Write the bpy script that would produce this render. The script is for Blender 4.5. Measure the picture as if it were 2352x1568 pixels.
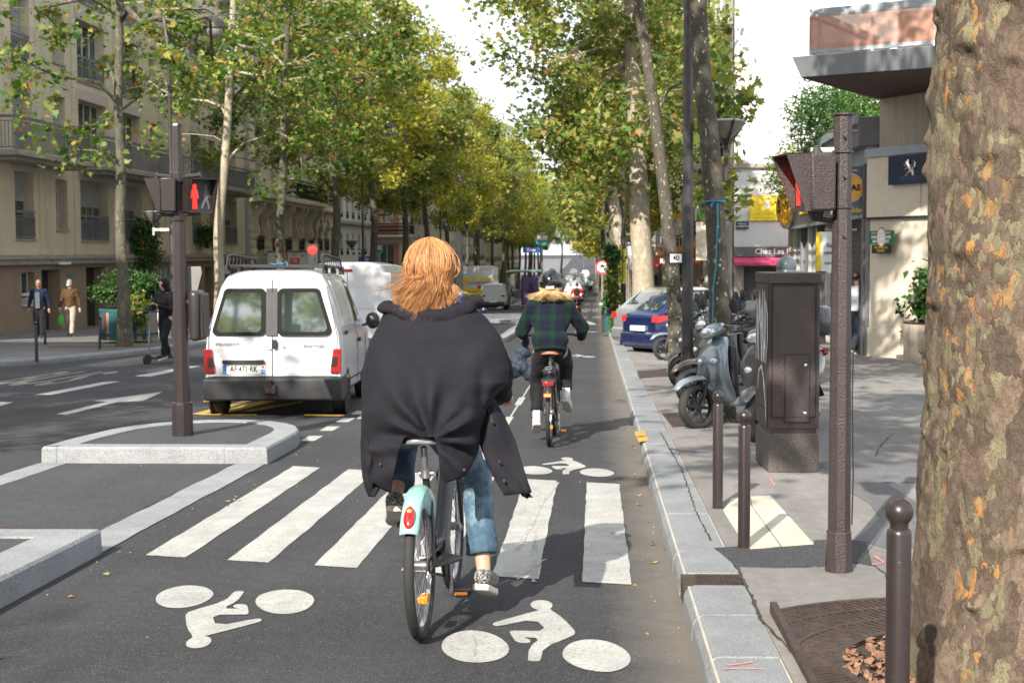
import bpy, bmesh, math, random
import numpy as np
from mathutils import Vector, Matrix, noise, Euler
PI = math.pi; rad = math.radians
random.seed(7)
sc = bpy.context.scene
for o in list(bpy.data.objects): bpy.data.objects.remove(o)
C = sc.collection
# ---------------------------------------------------------------- camera
YAW, PITCH, ROLL, FOC = 0.0580042, 0.0620553, -0.0053, 3267.0
cam_d = bpy.data.cameras.new('camera'); cam = bpy.data.objects.new('camera', cam_d); C.objects.link(cam)
cam.location = (0, 0, 1.6)
cam.matrix_world = Matrix.Translation((0, 0, 1.6)) @ Matrix.Rotation(YAW, 4, 'Z') @ Matrix.Rotation(PI/2-PITCH, 4, 'X') @ Matrix.Rotation(ROLL, 4, 'Z')
cam_d.lens = 50; cam_d.sensor_width = 36; cam_d.clip_start = .1; cam_d.clip_end = 6000
cam_d.dof.use_dof = True; cam_d.dof.focus_distance = 7.5; cam_d.dof.aperture_fstop = 7.1
sc.camera = cam
# ---------------------------------------------------------------- sky and sun
SUN_EL = 33.0
SX, SY = .31, .95                                   # horizontal direction the light travels
n_ = math.hypot(SX, SY)
w = bpy.data.worlds.new('World'); sc.world = w; w.use_nodes = True
nt = w.node_tree; nt.nodes.clear()
out = nt.nodes.new('ShaderNodeOutputWorld'); bg = nt.nodes.new('ShaderNodeBackground')
sky = nt.nodes.new('ShaderNodeTexSky'); sky.sky_type = 'NISHITA'; sky.sun_disc = False
sky.sun_elevation = rad(SUN_EL); sky.sun_rotation = math.atan2(-SX, -SY) % (2*PI)
sky.air_density = 1.0; sky.dust_density = 2.0; sky.ozone_density = 1.0
tc = nt.nodes.new('ShaderNodeTexCoord'); mp = nt.nodes.new('ShaderNodeMapping'); mp.inputs['Scale'].default_value = (1, 1, 2.6)
cl = nt.nodes.new('ShaderNodeTexNoise'); cl.inputs['Scale'].default_value = 2.3; cl.inputs['Detail'].default_value = 7
cr = nt.nodes.new('ShaderNodeValToRGB'); cr.color_ramp.elements[0].position = .28; cr.color_ramp.elements[1].position = .52
mx = nt.nodes.new('ShaderNodeMix'); mx.data_type = 'RGBA'
mx.inputs[7].default_value = (7.0, 7.3, 7.9, 1)
L = nt.links.new
L(tc.outputs['Generated'], mp.inputs['Vector']); L(mp.outputs[0], cl.inputs['Vector']); L(cl.outputs[0], cr.inputs[0])
L(cr.outputs[0], mx.inputs[0]); L(sky.outputs[0], mx.inputs[6]); L(mx.outputs[2], bg.inputs[0]); bg.inputs[1].default_value = .115
L(bg.outputs[0], out.inputs[0])
sd = bpy.data.lights.new('sun', 'SUN'); sd.energy = 4.9; sd.angle = rad(.5); sd.color = (1, .93, .82)
sun = bpy.data.objects.new('sun', sd); C.objects.link(sun)
ldir = Vector((SX/n_*math.cos(rad(SUN_EL)), SY/n_*math.cos(rad(SUN_EL)), -math.sin(rad(SUN_EL))))
sun.rotation_euler = ldir.to_track_quat('-Z', 'Y').to_euler()
vs = sc.view_settings; vs.view_transform = 'Standard'; vs.look = 'None'; vs.gamma = 1; vs.use_curve_mapping = False
vs.exposure = 0.97
# ---------------------------------------------------------------- place helpers
CR = cam.matrix_world.to_3x3()
GT = [(-40, .92), (0, 0), (100, -2.3), (125, -2.78), (150, -3.1), (200, -3.6), (300, -4.1), (450, -4.1), (700, -1.5), (1000, 0), (3000, -4)]
def gz(y):
    for (a, za), (b, zb) in zip(GT, GT[1:]):
        if y <= b: return za+(zb-za)*(y-a)/(b-a)
    return GT[-1][1]
SL = math.atan(.023)
def ray(u, v): return (CR @ Vector(((u-1176)/FOC, (784-v)/FOC, -1)))
def gp(u, v, dz=0):                                # point of the ground seen at (u, v)
    d = ray(u, v); lo, hi = 1, 900
    for _ in range(50):
        m = (lo+hi)/2; z = 1.6+d.z/d.y*m
        if z > gz(m)+dz: lo = m
        else: hi = m
    return Vector((d.x/d.y*m, m, gz(m)+dz))
def at(u, v, y): d = ray(u, v); return Vector((d.x/d.y*y, y, 1.6+d.z/d.y*y))
def atx(u, v, x): d = ray(u, v); y = x*d.y/d.x; return Vector((x, y, 1.6+d.z/d.x*x))
# ---------------------------------------------------------------- materials
MATS = {}
def nodes(name):
    m = bpy.data.materials.new(name); m.use_nodes = True; t = m.node_tree
    return m, t, t.nodes['Principled BSDF']
def vec(t, kind='Object', scale=None):
    c = t.nodes.new('ShaderNodeTexCoord') if kind != 'World' else t.nodes.new('ShaderNodeNewGeometry')
    s = c.outputs['Position'] if kind == 'World' else c.outputs[kind]
    if scale:
        mp = t.nodes.new('ShaderNodeMapping'); mp.inputs['Scale'].default_value = scale; t.links.new(s, mp.inputs[0]); s = mp.outputs[0]
    return s
def noi(t, v, scale, detail=4, rough=.55, dist=0):
    n = t.nodes.new('ShaderNodeTexNoise'); n.inputs['Scale'].default_value = scale; n.inputs['Detail'].default_value = detail
    n.inputs['Roughness'].default_value = rough; n.inputs['Distortion'].default_value = dist
    t.links.new(v, n.inputs['Vector']); return n
def ramp(t, s, stops, interp='LINEAR'):
    r = t.nodes.new('ShaderNodeValToRGB'); r.color_ramp.interpolation = interp; e = r.color_ramp.elements
    while len(e) > 1: e.remove(e[-1])
    for i, (p, c) in enumerate(stops):
        q = e[0] if i == 0 else e.new(p)
        q.position = p; q.color = (*c, 1) if len(c) == 3 else c
    t.links.new(s, r.inputs[0]); return r.outputs[0]
def mixc(t, f, a, b, mode='MIX'):
    m = t.nodes.new('ShaderNodeMix'); m.data_type = 'RGBA'; m.blend_type = mode
    for i, x in ((0, f), (6, a), (7, b)):
        if isinstance(x, (int, float)): m.inputs[i].default_value = x
        elif isinstance(x, tuple): m.inputs[i].default_value = (*x, 1)
        else: t.links.new(x, m.inputs[i])
    return m.outputs[2]
def bump(t, b, s, strength, dist=.01, prev=None):
    n = t.nodes.new('ShaderNodeBump'); n.inputs['Strength'].default_value = strength; n.inputs['Distance'].default_value = dist
    t.links.new(s, n.inputs['Height'])
    if prev: t.links.new(prev, n.inputs['Normal'])
    t.links.new(n.outputs[0], b.inputs['Normal']); return n.outputs[0]
def M(name, col, rough=.6, metal=0, var=.18, vs_=4, bmp=0, bs=80, coat=0, emit=None, es=1, alpha=None, trans=0, space='Object', dirt=0, spec=.5):
    if name in MATS: return MATS[name]
    m, t, b = nodes(name); MATS[name] = m
    v = vec(t, space)
    n1 = noi(t, v, vs_, 5)
    lo = tuple(c*(1-var) for c in col); hi = tuple(min(1, c*(1+var)) for c in col)
    c = ramp(t, n1.outputs[0], [(.3, lo), (.7, hi)])
    if dirt:
        n2 = noi(t, v, vs_*.45, 7, .7); f = ramp(t, n2.outputs[0], [(.5, (0, 0, 0)), (.68, (dirt,)*3)])
        c = mixc(t, f, c, tuple(x*.45 for x in col))
    t.links.new(c, b.inputs['Base Color'])
    b.inputs['Roughness'].default_value = rough; b.inputs['Metallic'].default_value = metal; b.inputs['Coat Weight'].default_value = coat
    b.inputs['Coat Roughness'].default_value = .06; b.inputs['Specular IOR Level'].default_value = spec
    if rough < .6 and not trans:
        n3 = noi(t, v, vs_*3, 3); mr = t.nodes.new('ShaderNodeMapRange'); mr.inputs[3].default_value = max(.02, rough-.08); mr.inputs[4].default_value = rough+.1
        t.links.new(n3.outputs[0], mr.inputs[0]); t.links.new(mr.outputs[0], b.inputs['Roughness'])
    if bmp: bump(t, b, noi(t, v, bs, 4).outputs[0], bmp)
    if emit: b.inputs['Emission Color'].default_value = (*emit, 1); b.inputs['Emission Strength'].default_value = es
    if trans: b.inputs['Transmission Weight'].default_value = trans
    if alpha is not None: b.inputs['Alpha'].default_value = alpha
    return m
# ---------------------------------------------------------------- mesh builder
class MB:
    def __init__(s): s.v = []; s.f = []; s.m = []; s.mats = []
    def mi(s, mat):
        if mat is None: return 0
        if mat not in s.mats: s.mats.append(mat)
        return s.mats.index(mat)
    def add(s, vs, fs, mat=None):
        o = len(s.v); s.v += [tuple(p) for p in vs]; k = s.mi(mat)
        for f in fs: s.f.append(tuple(i+o for i in f)); s.m.append(k)
        return s
    def box(s, a, b, mat=None, rot=None, piv=None):
        x0, y0, z0 = [min(p, q) for p, q in zip(a, b)]; x1, y1, z1 = [max(p, q) for p, q in zip(a, b)]
        V = [Vector(p) for p in ((x0, y0, z0), (x1, y0, z0), (x1, y1, z0), (x0, y1, z0), (x0, y0, z1), (x1, y0, z1), (x1, y1, z1), (x0, y1, z1))]
        if rot:
            c = Vector(piv) if piv else Vector(((x0+x1)/2, (y0+y1)/2, (z0+z1)/2)); R = Euler(rot).to_matrix(); V = [R@(p-c)+c for p in V]
        return s.add(V, [(0, 3, 2, 1), (4, 5, 6, 7), (0, 1, 5, 4), (1, 2, 6, 5), (2, 3, 7, 6), (3, 0, 4, 7)], mat)
    def quad(s, a, b, c, d, mat=None): return s.add([a, b, c, d], [(0, 1, 2, 3)], mat)
    def cyl(s, a, b, r0, r1=None, n=12, mat=None, caps=True, ph=0):
        return s.tube([a, b], [r0, r0 if r1 is None else r1], n, mat, caps, ph)
    def tube(s, path, radii, n=8, mat=None, caps=True, ph=0, flat=1):
        P = [Vector(p) for p in path]
        if isinstance(radii, (int, float)): radii = [radii]*len(P)
        up = None; rings = []
        for i, p in enumerate(P):
            t = (P[min(i+1, len(P)-1)]-P[max(i-1, 0)])
            if t.length < 1e-9: t = Vector((0, 0, 1))
            t.normalize()
            if up is None:
                up = Vector((0, 0, 1)) if abs(t.z) < .9 else Vector((0, 1, 0))
            x = up-t*up.dot(t)
            if x.length < 1e-6: x = Vector((1, 0, 0))-t*t.x
            x.normalize(); up = x; y = t.cross(x)
            rings.append([p+(x*math.cos(2*PI*k/n+ph)*flat+y*math.sin(2*PI*k/n+ph))*radii[i] for k in range(n)])
        vs = [q for r in rings for q in r]; fs = []
        for i in range(len(P)-1):
            for k in range(n):
                a = i*n+k; b = i*n+(k+1) % n; fs.append((a, b, b+n, a+n))
        if caps: fs.append(tuple(range(n))[::-1]); fs.append(tuple((len(P)-1)*n+k for k in range(n)))
        return s.add(vs, fs, mat)
    def lathe(s, prof, c=(0, 0, 0), n=20, mat=None, axis='z', caps=True, sx=1, sy=1):   # prof: (r, h)
        vs = []; fs = []
        for r, h in prof:
            for k in range(n):
                a = 2*PI*k/n; x, y = r*math.cos(a)*sx, r*math.sin(a)*sy
                p = {'z': (x, y, h), 'x': (h, x, y), 'y': (y, h, x)}[axis]
                vs.append((p[0]+c[0], p[1]+c[1], p[2]+c[2]))
        for i in range(len(prof)-1):
            for k in range(n):
                a = i*n+k; b = i*n+(k+1) % n; fs.append((a, b, b+n, a+n))
        if caps:
            fs.append(tuple(range(n))[::-1]); fs.append(tuple((len(prof)-1)*n+k for k in range(n)))
        return s.add(vs, fs, mat)
    def ell(s, c, r, n=14, mm=9, mat=None, rot=None):
        vs = []; fs = []
        if isinstance(r, (int, float)): r = (r, r, r)
        R = Euler(rot).to_matrix() if rot else None
        for i in range(mm+1):
            th = PI*i/mm
            for k in range(n):
                a = 2*PI*k/n; p = Vector((math.sin(th)*math.cos(a)*r[0], math.sin(th)*math.sin(a)*r[1], -math.cos(th)*r[2]))
                if R: p = R@p
                vs.append((p.x+c[0], p.y+c[1], p.z+c[2]))
        for i in range(mm):
            for k in range(n):
                a = i*n+k; b = i*n+(k+1) % n; fs.append((a, b, b+n, a+n))
        return s.add(vs, fs, mat)
    def prism(s, poly, h0, h1, plane='xy', mat=None):       # poly list of 2D, extruded along the remaining axis
        def P(p, h): return {'xy': (p[0], p[1], h), 'xz': (p[0], h, p[1]), 'yz': (h, p[0], p[1])}[plane]
        n = len(poly); vs = [P(p, h0) for p in poly]+[P(p, h1) for p in poly]
        fs = [tuple(range(n))[::-1], tuple(range(n, 2*n))]+[(i, (i+1) % n, (i+1) % n+n, i+n) for i in range(n)]
        return s.add(vs, fs, mat)
    def loft(s, rings, mat=None, caps=True, closed=True):
        n = len(rings[0]); vs = [p for r in rings for p in r]; fs = []
        for i in range(len(rings)-1):
            for k in range(n if closed else n-1):
                a = i*n+k; b = i*n+(k+1) % n; fs.append((a, b, b+n, a+n))
        if caps: fs.append(tuple(range(n))[::-1]); fs.append(tuple((len(rings)-1)*n+k for k in range(n)))
        return s.add(vs, fs, mat)
    def grid(s, fn, nu, nv, mat=None):
        vs = [fn(i/nu, j/nv) for j in range(nv+1) for i in range(nu+1)]
        return s.add(vs, [(j*(nu+1)+i, j*(nu+1)+i+1, (j+1)*(nu+1)+i+1, (j+1)*(nu+1)+i) for j in range(nv) for i in range(nu)], mat)
    def xf(s, mtx, frm=0):
        s.v = s.v[:frm]+[tuple(mtx@Vector(p)) for p in s.v[frm:]]; return s
    def mesh(s, name, mat=None, smooth=35, fix=True):
        me = bpy.data.meshes.new(name); me.from_pydata(s.v, [], s.f)
        mats = s.mats if s.mats else ([mat] if mat else [])
        if mat and s.mats and mat not in s.mats: mats = list(s.mats)
        for q in mats: me.materials.append(q)
        if len(mats) > 1: me.polygons.foreach_set('material_index', s.m)
        if fix:
            bm = bmesh.new(); bm.from_mesh(me); bmesh.ops.remove_doubles(bm, verts=bm.verts, dist=1e-5); bmesh.ops.recalc_face_normals(bm, faces=bm.faces); bm.to_mesh(me); bm.free()
        if smooth:
            me.shade_smooth(); me.set_sharp_from_angle(angle=rad(smooth))
        return me
    def build(s, name, mat=None, parent=None, bevel=0, smooth=35, sub=0, label=None, fix=True, seg=2):
        o = link(name, s.mesh(name, mat, smooth, fix), parent, label)
        if bevel:
            b = o.modifiers.new('bevel', 'BEVEL'); b.width = bevel; b.segments = seg; b.limit_method = 'ANGLE'; b.angle_limit = rad(40); b.harden_normals = False
        if sub: q = o.modifiers.new('sub', 'SUBSURF'); q.levels = sub; q.render_levels = sub
        return o
def link(name, me, parent=None, label=None, loc=None, rot=None):
    o = bpy.data.objects.new(name, me); C.objects.link(o)
    if parent: o.parent = parent
    if label: o['label'] = label
    if loc is not None: o.location = loc
    if rot is not None: o.rotation_euler = rot
    return o
def thing(name, label, cat, loc=(0, 0, 0), rz=0, group=None, tilt=False, rot=None):
    o = bpy.data.objects.new(name, None); C.objects.link(o); o.empty_display_size = .1
    o.location = loc
    if tilt: o.matrix_world = Matrix.Translation(loc) @ Matrix.Rotation(-SL, 4, 'X') @ Matrix.Rotation(rz, 4, 'Z')
    else: o.rotation_euler = rot or (0, 0, rz)
    return tag(o, label, cat, group)
def tag(o, label, cat, group=None):
    o['label'] = label; o['category'] = cat
    if group: o['group'] = group
    return o
def struct(o): o['kind'] = 'structure'; return o
KIDS = {}
def dup(root, loc, rz=0, label=None, group=None, tilt=False, scale=None):
    kids = {}
    for o in C.objects:
        if o.parent: kids.setdefault(o.parent.name, []).append(o)
    r = root.copy(); C.objects.link(r)
    if tilt: r.matrix_world = Matrix.Translation(loc) @ Matrix.Rotation(-SL, 4, 'X') @ Matrix.Rotation(rz, 4, 'Z')
    else: r.location = loc; r.rotation_euler = (0, 0, rz)
    if scale: r.scale = scale
    if label: r['label'] = label
    if group: r['group'] = group
    for c in kids.get(root.name, []):
        d = c.copy(); C.objects.link(d); d.parent = r
        for g in kids.get(c.name, []):
            h = g.copy(); C.objects.link(h); h.parent = d
    return r
def txt_mesh(s, size, depth=.002, align='CENTER', mat=None, bold=0, space=1):
    cu = bpy.data.curves.new('lettering', 'FONT'); cu.body = s; cu.size = size; cu.extrude = depth; cu.align_x = align; cu.align_y = 'CENTER'; cu.offset = bold; cu.space_character = space
    cu.resolution_u = 4
    o = bpy.data.objects.new('lettering', cu); C.objects.link(o)
    dg = bpy.context.evaluated_depsgraph_get(); me = bpy.data.meshes.new_from_object(o.evaluated_get(dg))
    bpy.data.objects.remove(o); bpy.data.curves.remove(cu)
    if mat: me.materials.clear(); me.materials.append(mat)
    me.name = 'lettering'
    return me
def text(s, size, mat, parent, loc, rot=(PI/2, 0, 0), depth=.002, bold=0, name='lettering', sx=1, space=1, align='CENTER'):
    o = link(name, txt_mesh(s, size, depth, align, mat, bold, space), parent, None, loc, rot); o.scale = (sx, 1, 1); return o
def remesh(mb, voxel, smooth=4, mat=None, name='body', parent=None, label=None, disp=None, fac=.5):
    me = mb.mesh('tmp', None, 0); o = bpy.data.objects.new('tmp', me); C.objects.link(o)
    r = o.modifiers.new('r', 'REMESH'); r.mode = 'VOXEL'; r.voxel_size = voxel
    if smooth: q = o.modifiers.new('s', 'SMOOTH'); q.iterations = smooth; q.factor = fac
    dg = bpy.context.evaluated_depsgraph_get(); m2 = bpy.data.meshes.new_from_object(o.evaluated_get(dg))
    bpy.data.objects.remove(o); m2.materials.clear()
    if mat: m2.materials.append(mat)
    if disp:
        m2.update(); n = len(m2.vertices); N = [v.normal.copy() for v in m2.vertices]
        for i, v in enumerate(m2.vertices): v.co = v.co+N[i]*disp(v.co)
    m2.shade_smooth(); m2.name = name
    return link(name, m2, parent, label)
def fbm(p, s): return noise.fractal(Vector(p)*s, 1, 2, 4)
def lerp(a, b, t): return a+(b-a)*t
def interp(tab, x):
    if x <= tab[0][0]: return tab[0][1]
    for (a, p), (b, q) in zip(tab, tab[1:]):
        if x <= b: return lerp(p, q, (x-a)/(b-a))
    return tab[-1][1]
# ================================================================ ground materials
def asphalt(name, base, speck=.35, warm=0, spt=.66, bs=.6, kerbdirt=False):
    m, t, b = nodes(name); v = vec(t, 'World')
    big = noi(t, v, .5, 5, .6); c = ramp(t, big.outputs[0], [(.3, tuple(x*.74 for x in base)), (.7, tuple(x*1.22 for x in base))])
    mid = noi(t, v, 14, 5, .65); c = mixc(t, .35, c, mid.outputs[0], 'OVERLAY')
    stv = t.nodes.new('ShaderNodeMapping'); stv.inputs['Scale'].default_value = (2.2, .09, 1); t.links.new(v, stv.inputs[0]); c = mixc(t, .4, c, ramp(t, noi(t, stv.outputs[0], 1.6, 5, .7).outputs[0], [(.3, (.34,)*3), (.7, (.66,)*3)]), 'OVERLAY')
    fine = noi(t, v, 170, 2, .6); f = ramp(t, fine.outputs[0], [(spt, (0, 0, 0)), (spt+.06, (speck,)*3)])
    c = mixc(t, f, c, (.26+warm, .25, .24))
    dk = noi(t, v, 120, 2, .6); fd = ramp(t, dk.outputs[0], [(.30, (.55,)*3), (.42, (0, 0, 0))]); c = mixc(t, fd, c, tuple(x*.45 for x in base))
    if kerbdirt:
        sp = t.nodes.new('ShaderNodeSeparateXYZ'); t.links.new(v, sp.inputs[0])
        ma = t.nodes.new('ShaderNodeMath'); ma.operation = 'ADD'; t.links.new(sp.outputs[0], ma.inputs[0])
        n4 = noi(t, v, 3, 5, .7); m2 = t.nodes.new('ShaderNodeMath'); m2.operation = 'MULTIPLY'; m2.inputs[1].default_value = .35; t.links.new(n4.outputs[0], m2.inputs[0]); t.links.new(m2.outputs[0], ma.inputs[1])
        fk = ramp(t, ma.outputs[0], [(.24, (0, 0, 0)), (.58, (.62,)*3)])
        c = mixc(t, fk, c, (.21, .185, .155))
    t.links.new(c, b.inputs['Base Color']); b.inputs['Roughness'].default_value = .88; b.inputs['Specular IOR Level'].default_value = .2
    bump(t, b, noi(t, v, 160, 3, .7).outputs[0], bs, .004)
    return m
m_road = asphalt('asphalt_road', (.041, .042, .047), .75, spt=.61, kerbdirt=True)
m_pave = asphalt('asphalt_pavement', (.20, .19, .18), .25, bs=.35)
m_pavel = asphalt('asphalt_pavement_old', (.15, .145, .142), .25, bs=.35)
m_patch = asphalt('asphalt_patch_grey', (.125, .125, .128), .3)
m_patch2 = asphalt('asphalt_speckled', (.05, .052, .058), 1.0, spt=.60, bs=1)
m_isl = asphalt('asphalt_island', (.05, .054, .06), .8, spt=.60)
def granite(name, base, sc_=150, dirt=.5):
    m, t, b = nodes(name); v = vec(t, 'World')
    c = ramp(t, noi(t, v, 2.2, 6, .7).outputs[0], [(.3, tuple(x*.8 for x in base)), (.7, tuple(min(1, x*1.15) for x in base))])
    c = mixc(t, .5, c, ramp(t, noi(t, v, sc_, 2, .7).outputs[0], [(.35, (.12,)*3), (.5, (.5,)*3), (.66, (.9,)*3)]), 'OVERLAY')
    f = ramp(t, noi(t, v, 5, 8, .75).outputs[0], [(.55, (0, 0, 0)), (.75, (dirt,)*3)]); c = mixc(t, f, c, tuple(x*.4 for x in base))
    t.links.new(c, b.inputs['Base Color']); b.inputs['Roughness'].default_value = .7
    bump(t, b, noi(t, v, sc_*.7, 3).outputs[0], .35, .004); return m
m_gran = granite('granite_grey', (.205, .215, .225))
m_granw = granite('granite_pale', (.24, .25, .26), 120, .5)
m_mortar = M('mortar', (.42, .38, .32), .9, vs_=9)
def paint(name, base, wear=.5):
    m, t, b = nodes(name); v = vec(t, 'World')
    n = noi(t, v, 3, 7, .75); n2 = noi(t, v, 60, 3, .7)
    c = ramp(t, n.outputs[0], [(.33, tuple(x*.70 for x in base)), (.6, base)])
    f = ramp(t, n2.outputs[0], [(.36, (wear,)*3), (.50, (0, 0, 0))]); c = mixc(t, f, c, (.16, .16, .16))
    w_ = t.nodes.new('ShaderNodeTexWave'); w_.inputs['Scale'].default_value = .55; w_.inputs['Distortion'].default_value = 6; t.links.new(v, w_.inputs['Vector'])
    f2 = ramp(t, w_.outputs[0], [(.90, (0, 0, 0)), (1, (.25,)*3)]); c = mixc(t, f2, c, (.25, .25, .25))
    t.links.new(c, b.inputs['Base Color']); b.inputs['Roughness'].default_value = .65; bump(t, b, n2.outputs[0], .4, .003); return m
m_white = paint('road_paint_white', (.44, .435, .41), .7); m_yel = paint('road_paint_yellow', (.55, .34, .04))
# ================================================================ draped sheets
def strip(name, ys, fl, fr, dz, mat, parent=None, depth=.3, nx=1):
    mb = MB(); n = len(ys)
    for k in range(nx+1):
        for y in ys:
            x = lerp(fl(y), fr(y), k/nx); mb.v.append((x, y, gz(y)+dz))
    for k in range(nx):
        for i in range(n-1):
            a = k*n+i; mb.f.append((a, a+n, a+n+1, a+1)); mb.m.append(0)
    if depth:
        for k in (0, nx):
            o = len(mb.v)
            for i, y in enumerate(ys): p = mb.v[k*n+i]; mb.v.append((p[0], p[1], p[2]-depth))
            for i in range(n-1):
                a = k*n+i; f = (a, a+1, o+i+1, o+i); mb.f.append(f if k else f[::-1]); mb.m.append(0)
        for e in (0, n-1):
            o = len(mb.v)
            for k in range(nx+1): p = mb.v[k*n+e]; mb.v.append((p[0], p[1], p[2]-depth))
            for k in range(nx):
                a, b = k*n+e, (k+1)*n+e; mb.f.append((a, o+k, o+k+1, b)); mb.m.append(0)
    return mb.build(name, mat, parent, smooth=0, fix=False)
YS = [-40, -20, 0, 10, 20, 30, 40, 50, 60, 70, 80, 90, 100, 112, 125, 137, 150, 175, 200, 250, 300, 375, 450, 575, 700, 850, 1000, 1600, 2400, 3000]
ground = struct(strip('ground', YS, lambda y: -1500, lambda y: 1500, -.35, M('dust', (.2, .19, .17), .9), depth=0, nx=4))
road = struct(strip('road', YS[:-3], lambda y: -60, lambda y: .6, 0, m_road, depth=0, nx=6))
def clipy(a, b): return sorted(set([a, b]+[y for y in YS if a < y < b]))
# right pavement
pvr = struct(strip('pavement', clipy(-40, 700), lambda y: .742, lambda y: 60, .118, m_pave, nx=8))
PAVE = .118
# left pavement with rounded corner
def lk(y): return interp([(24.6, -40), (25.2, -20), (26, -14.5), (27.2, -12.6), (29, -11.6), (33, -10.85), (38, -10.6), (60, -10.6)], y)
pvl = struct(strip('pavement', [24.6, 24.8, 25.2, 25.6, 26, 26.6, 27.2, 28, 29, 31, 33, 35.5, 38]+clipy(40, 700), lambda y: -60, lambda y: lk(y)-.29, .118, m_pavel, nx=6))
# kerb stones
def stone(ys, xo, side=1, h=.12, wid=.285, mat=m_gran, parent=None, name='kerb_stone', curve=None):
    mb = MB(); rings = []
    pr = [(-.025, -.12), (-.01, h-.05), (.008, h-.018), (.04, h-.001), (wid, h), (wid, -.12)]
    for y in ys:
        x0 = curve(y) if curve else xo
        rings.append([(x0+side*a, y, gz(y)+b) for a, b in pr])
    mb.loft(rings); return mb.build(name, mat, parent, smooth=0, bevel=.006)
KY = [2.7, 3.5, 4.2, 4.9, 5.62, 6.35, 7.0, 7.28, 7.9, 9.2, 11.2, 12.4, 13.3, 14.6, 16.2, 17.8, 19.2, 20.8, 22.3, 23.9, 25.4, 27, 28.4, 30, 31.6, 33.2, 34.8, 36.6, 38.5]
for a, b in zip(KY, KY[1:]):
    j = random.uniform(-.004, .004)
    if a == 7.0: continue
    stone([a+.008, b-.008], .45+j, parent=pvr, h=.12+j*.6)
strip('mortar_bed', clipy(-40, 60), lambda y: .46, lambda y: .745, .108, m_mortar, pvr, depth=.1)
for a in np.arange(38.5, 110, 4.5): stone([a+.01, a+4.48], .45, parent=pvr)
strip('kerb', clipy(110, 600), lambda y: .45, lambda y: .742, .12, m_gran, pvr, depth=.3)
ys = [25.2, 25.6, 26, 26.6, 27.2, 28, 29, 31, 33, 35.5, 38]+list(range(40, 112, 3))
for a, b in zip(ys, ys[1:]): stone([a+.01, b-.01], 0, side=-1, parent=pvl, curve=lk, mat=m_gran)
strip('kerb', clipy(111, 600), lambda y: -10.9, lambda y: -10.6, .12, m_gran, pvl, depth=.3)
# pavement crossroad kerb on the near left beyond the junction is off frame
# patches and slabs drawn on the pavement
def o5(x, y): return (1435.6+.4508*x, 861.3+.4508*y)
def patch(name, pix, mat, parent, dz, conv=None, thick=.02):
    P = [gp(*(conv(*p) if conv else p), dz) for p in pix]
    mb = MB(); n = len(P)
    mb.add(P+[p-Vector((0, 0, thick)) for p in P], [tuple(range(n))]+[(i, i+n, (i+1) % n+n, (i+1) % n) for i in range(n)])
    return mb.build(name, mat, parent, smooth=0)
m_slab = granite('stone_slab_cream', (.50, .45, .36), 120, .2)
m_gap = M('dirt_joint', (.035, .03, .026), .95)
patch('paving_slab', [(500, 688), (545, 625), (636, 617), (645, 668), (788, 866), (640, 884), (572, 803)], m_slab, pvr, PAVE+.006, o5)
patch('paving_slab', [(640, 617), (740, 612), (962, 858), (798, 866), (650, 668)], m_slab, pvr, PAVE+.006, o5)
patch('asphalt_patch', [(455, 878), (600, 868), (650, 885), (962, 860), (962, 838), (1160, 838), (1230, 850), (1260, 968), (1150, 950), (1010, 972), (790, 979), (565, 971), (512, 925)], m_patch2, pvr, PAVE+.004, o5)
patch('asphalt_patch', [(1140, 520), (1330, 548), (1540, 680), (1560, 880), (1330, 882), (1235, 850), (1165, 838), (1235, 785), (1300, 722), (1250, 655), (1140, 590)], m_patch, pvr, PAVE+.004, o5)
patch('asphalt_patch', [(975, 438), (1150, 436), (1560, 440), (1550, 545), (1330, 545), (1145, 515), (978, 492)], m_patch, pvr, PAVE+.006, o5)
def crack(pts, conv, parent, wdt=.006, mat=m_gap, dz=PAVE+.003, name='crack'):
    P = [gp(*(conv(*p) if conv else p), dz) for p in pts]; mb = MB(); Q = []
    for a, b in zip(P, P[1:]):
        k = max(2, int((b-a).length/.05))
        for i in range(k): q = a.lerp(b, i/k); Q.append(q+Vector((random.uniform(-.006, .006), random.uniform(-.012, .012), 0)))
    Q.append(P[-1]); Lf = []; Rt = []
    for i, q in enumerate(Q):
        t = (Q[min(i+1, len(Q)-1)]-Q[max(i-1, 0)]).normalized(); s = Vector((t.y, -t.x, 0))*wdt*random.uniform(.3, 1); Lf.append(q-s); Rt.append(q+s)
    mb.loft([[a, b] for a, b in zip(Lf, Rt)], caps=False, closed=False); return mb.build(name, mat, parent, smooth=0)
crack([(180, 290), (290, 480), (360, 690), (440, 840)], o5, pvr, .008)
crack([(570, 975), (640, 1120), (700, 1250), (1000, 1568)], o5, pvr, .012)
crack([(1355, 305), (1300, 360), (1275, 415)], o5, pvr, .008)
crack([(1160, 525), (1260, 540), (1330, 548), (1450, 640)], o5, pvr, .008)
crack([(1150, 140), (1300, 160), (1560, 230)], o5, pvr, .006)
crack([(1265, 965), (1330, 1010), (1345, 1160)], o5, pvr, .008)
crack([(225, 370), (300, 385), (430, 395)], o5, pvr, .04, m_patch, PAVE+.004, 'asphalt_patch')
m_redm = M('marking_spray_red', (.75, .2, .17), .8, var=.3, vs_=40)
crack([(735, 525), (760, 560)], o5, pvr, .008, m_redm, PAVE+.004, 'spray_mark')
crack([(1278, 922), (1322, 955), (1262, 962)], o5, pvr, .010, m_redm, PAVE+.004, 'spray_mark')
crack([(500, 1490), (700, 1494)], o5, pvr, .006, m_redm, .124, 'spray_mark'); crack([(520, 1470), (650, 1458)], o5, pvr, .006, m_redm, .124, 'spray_mark')
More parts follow.
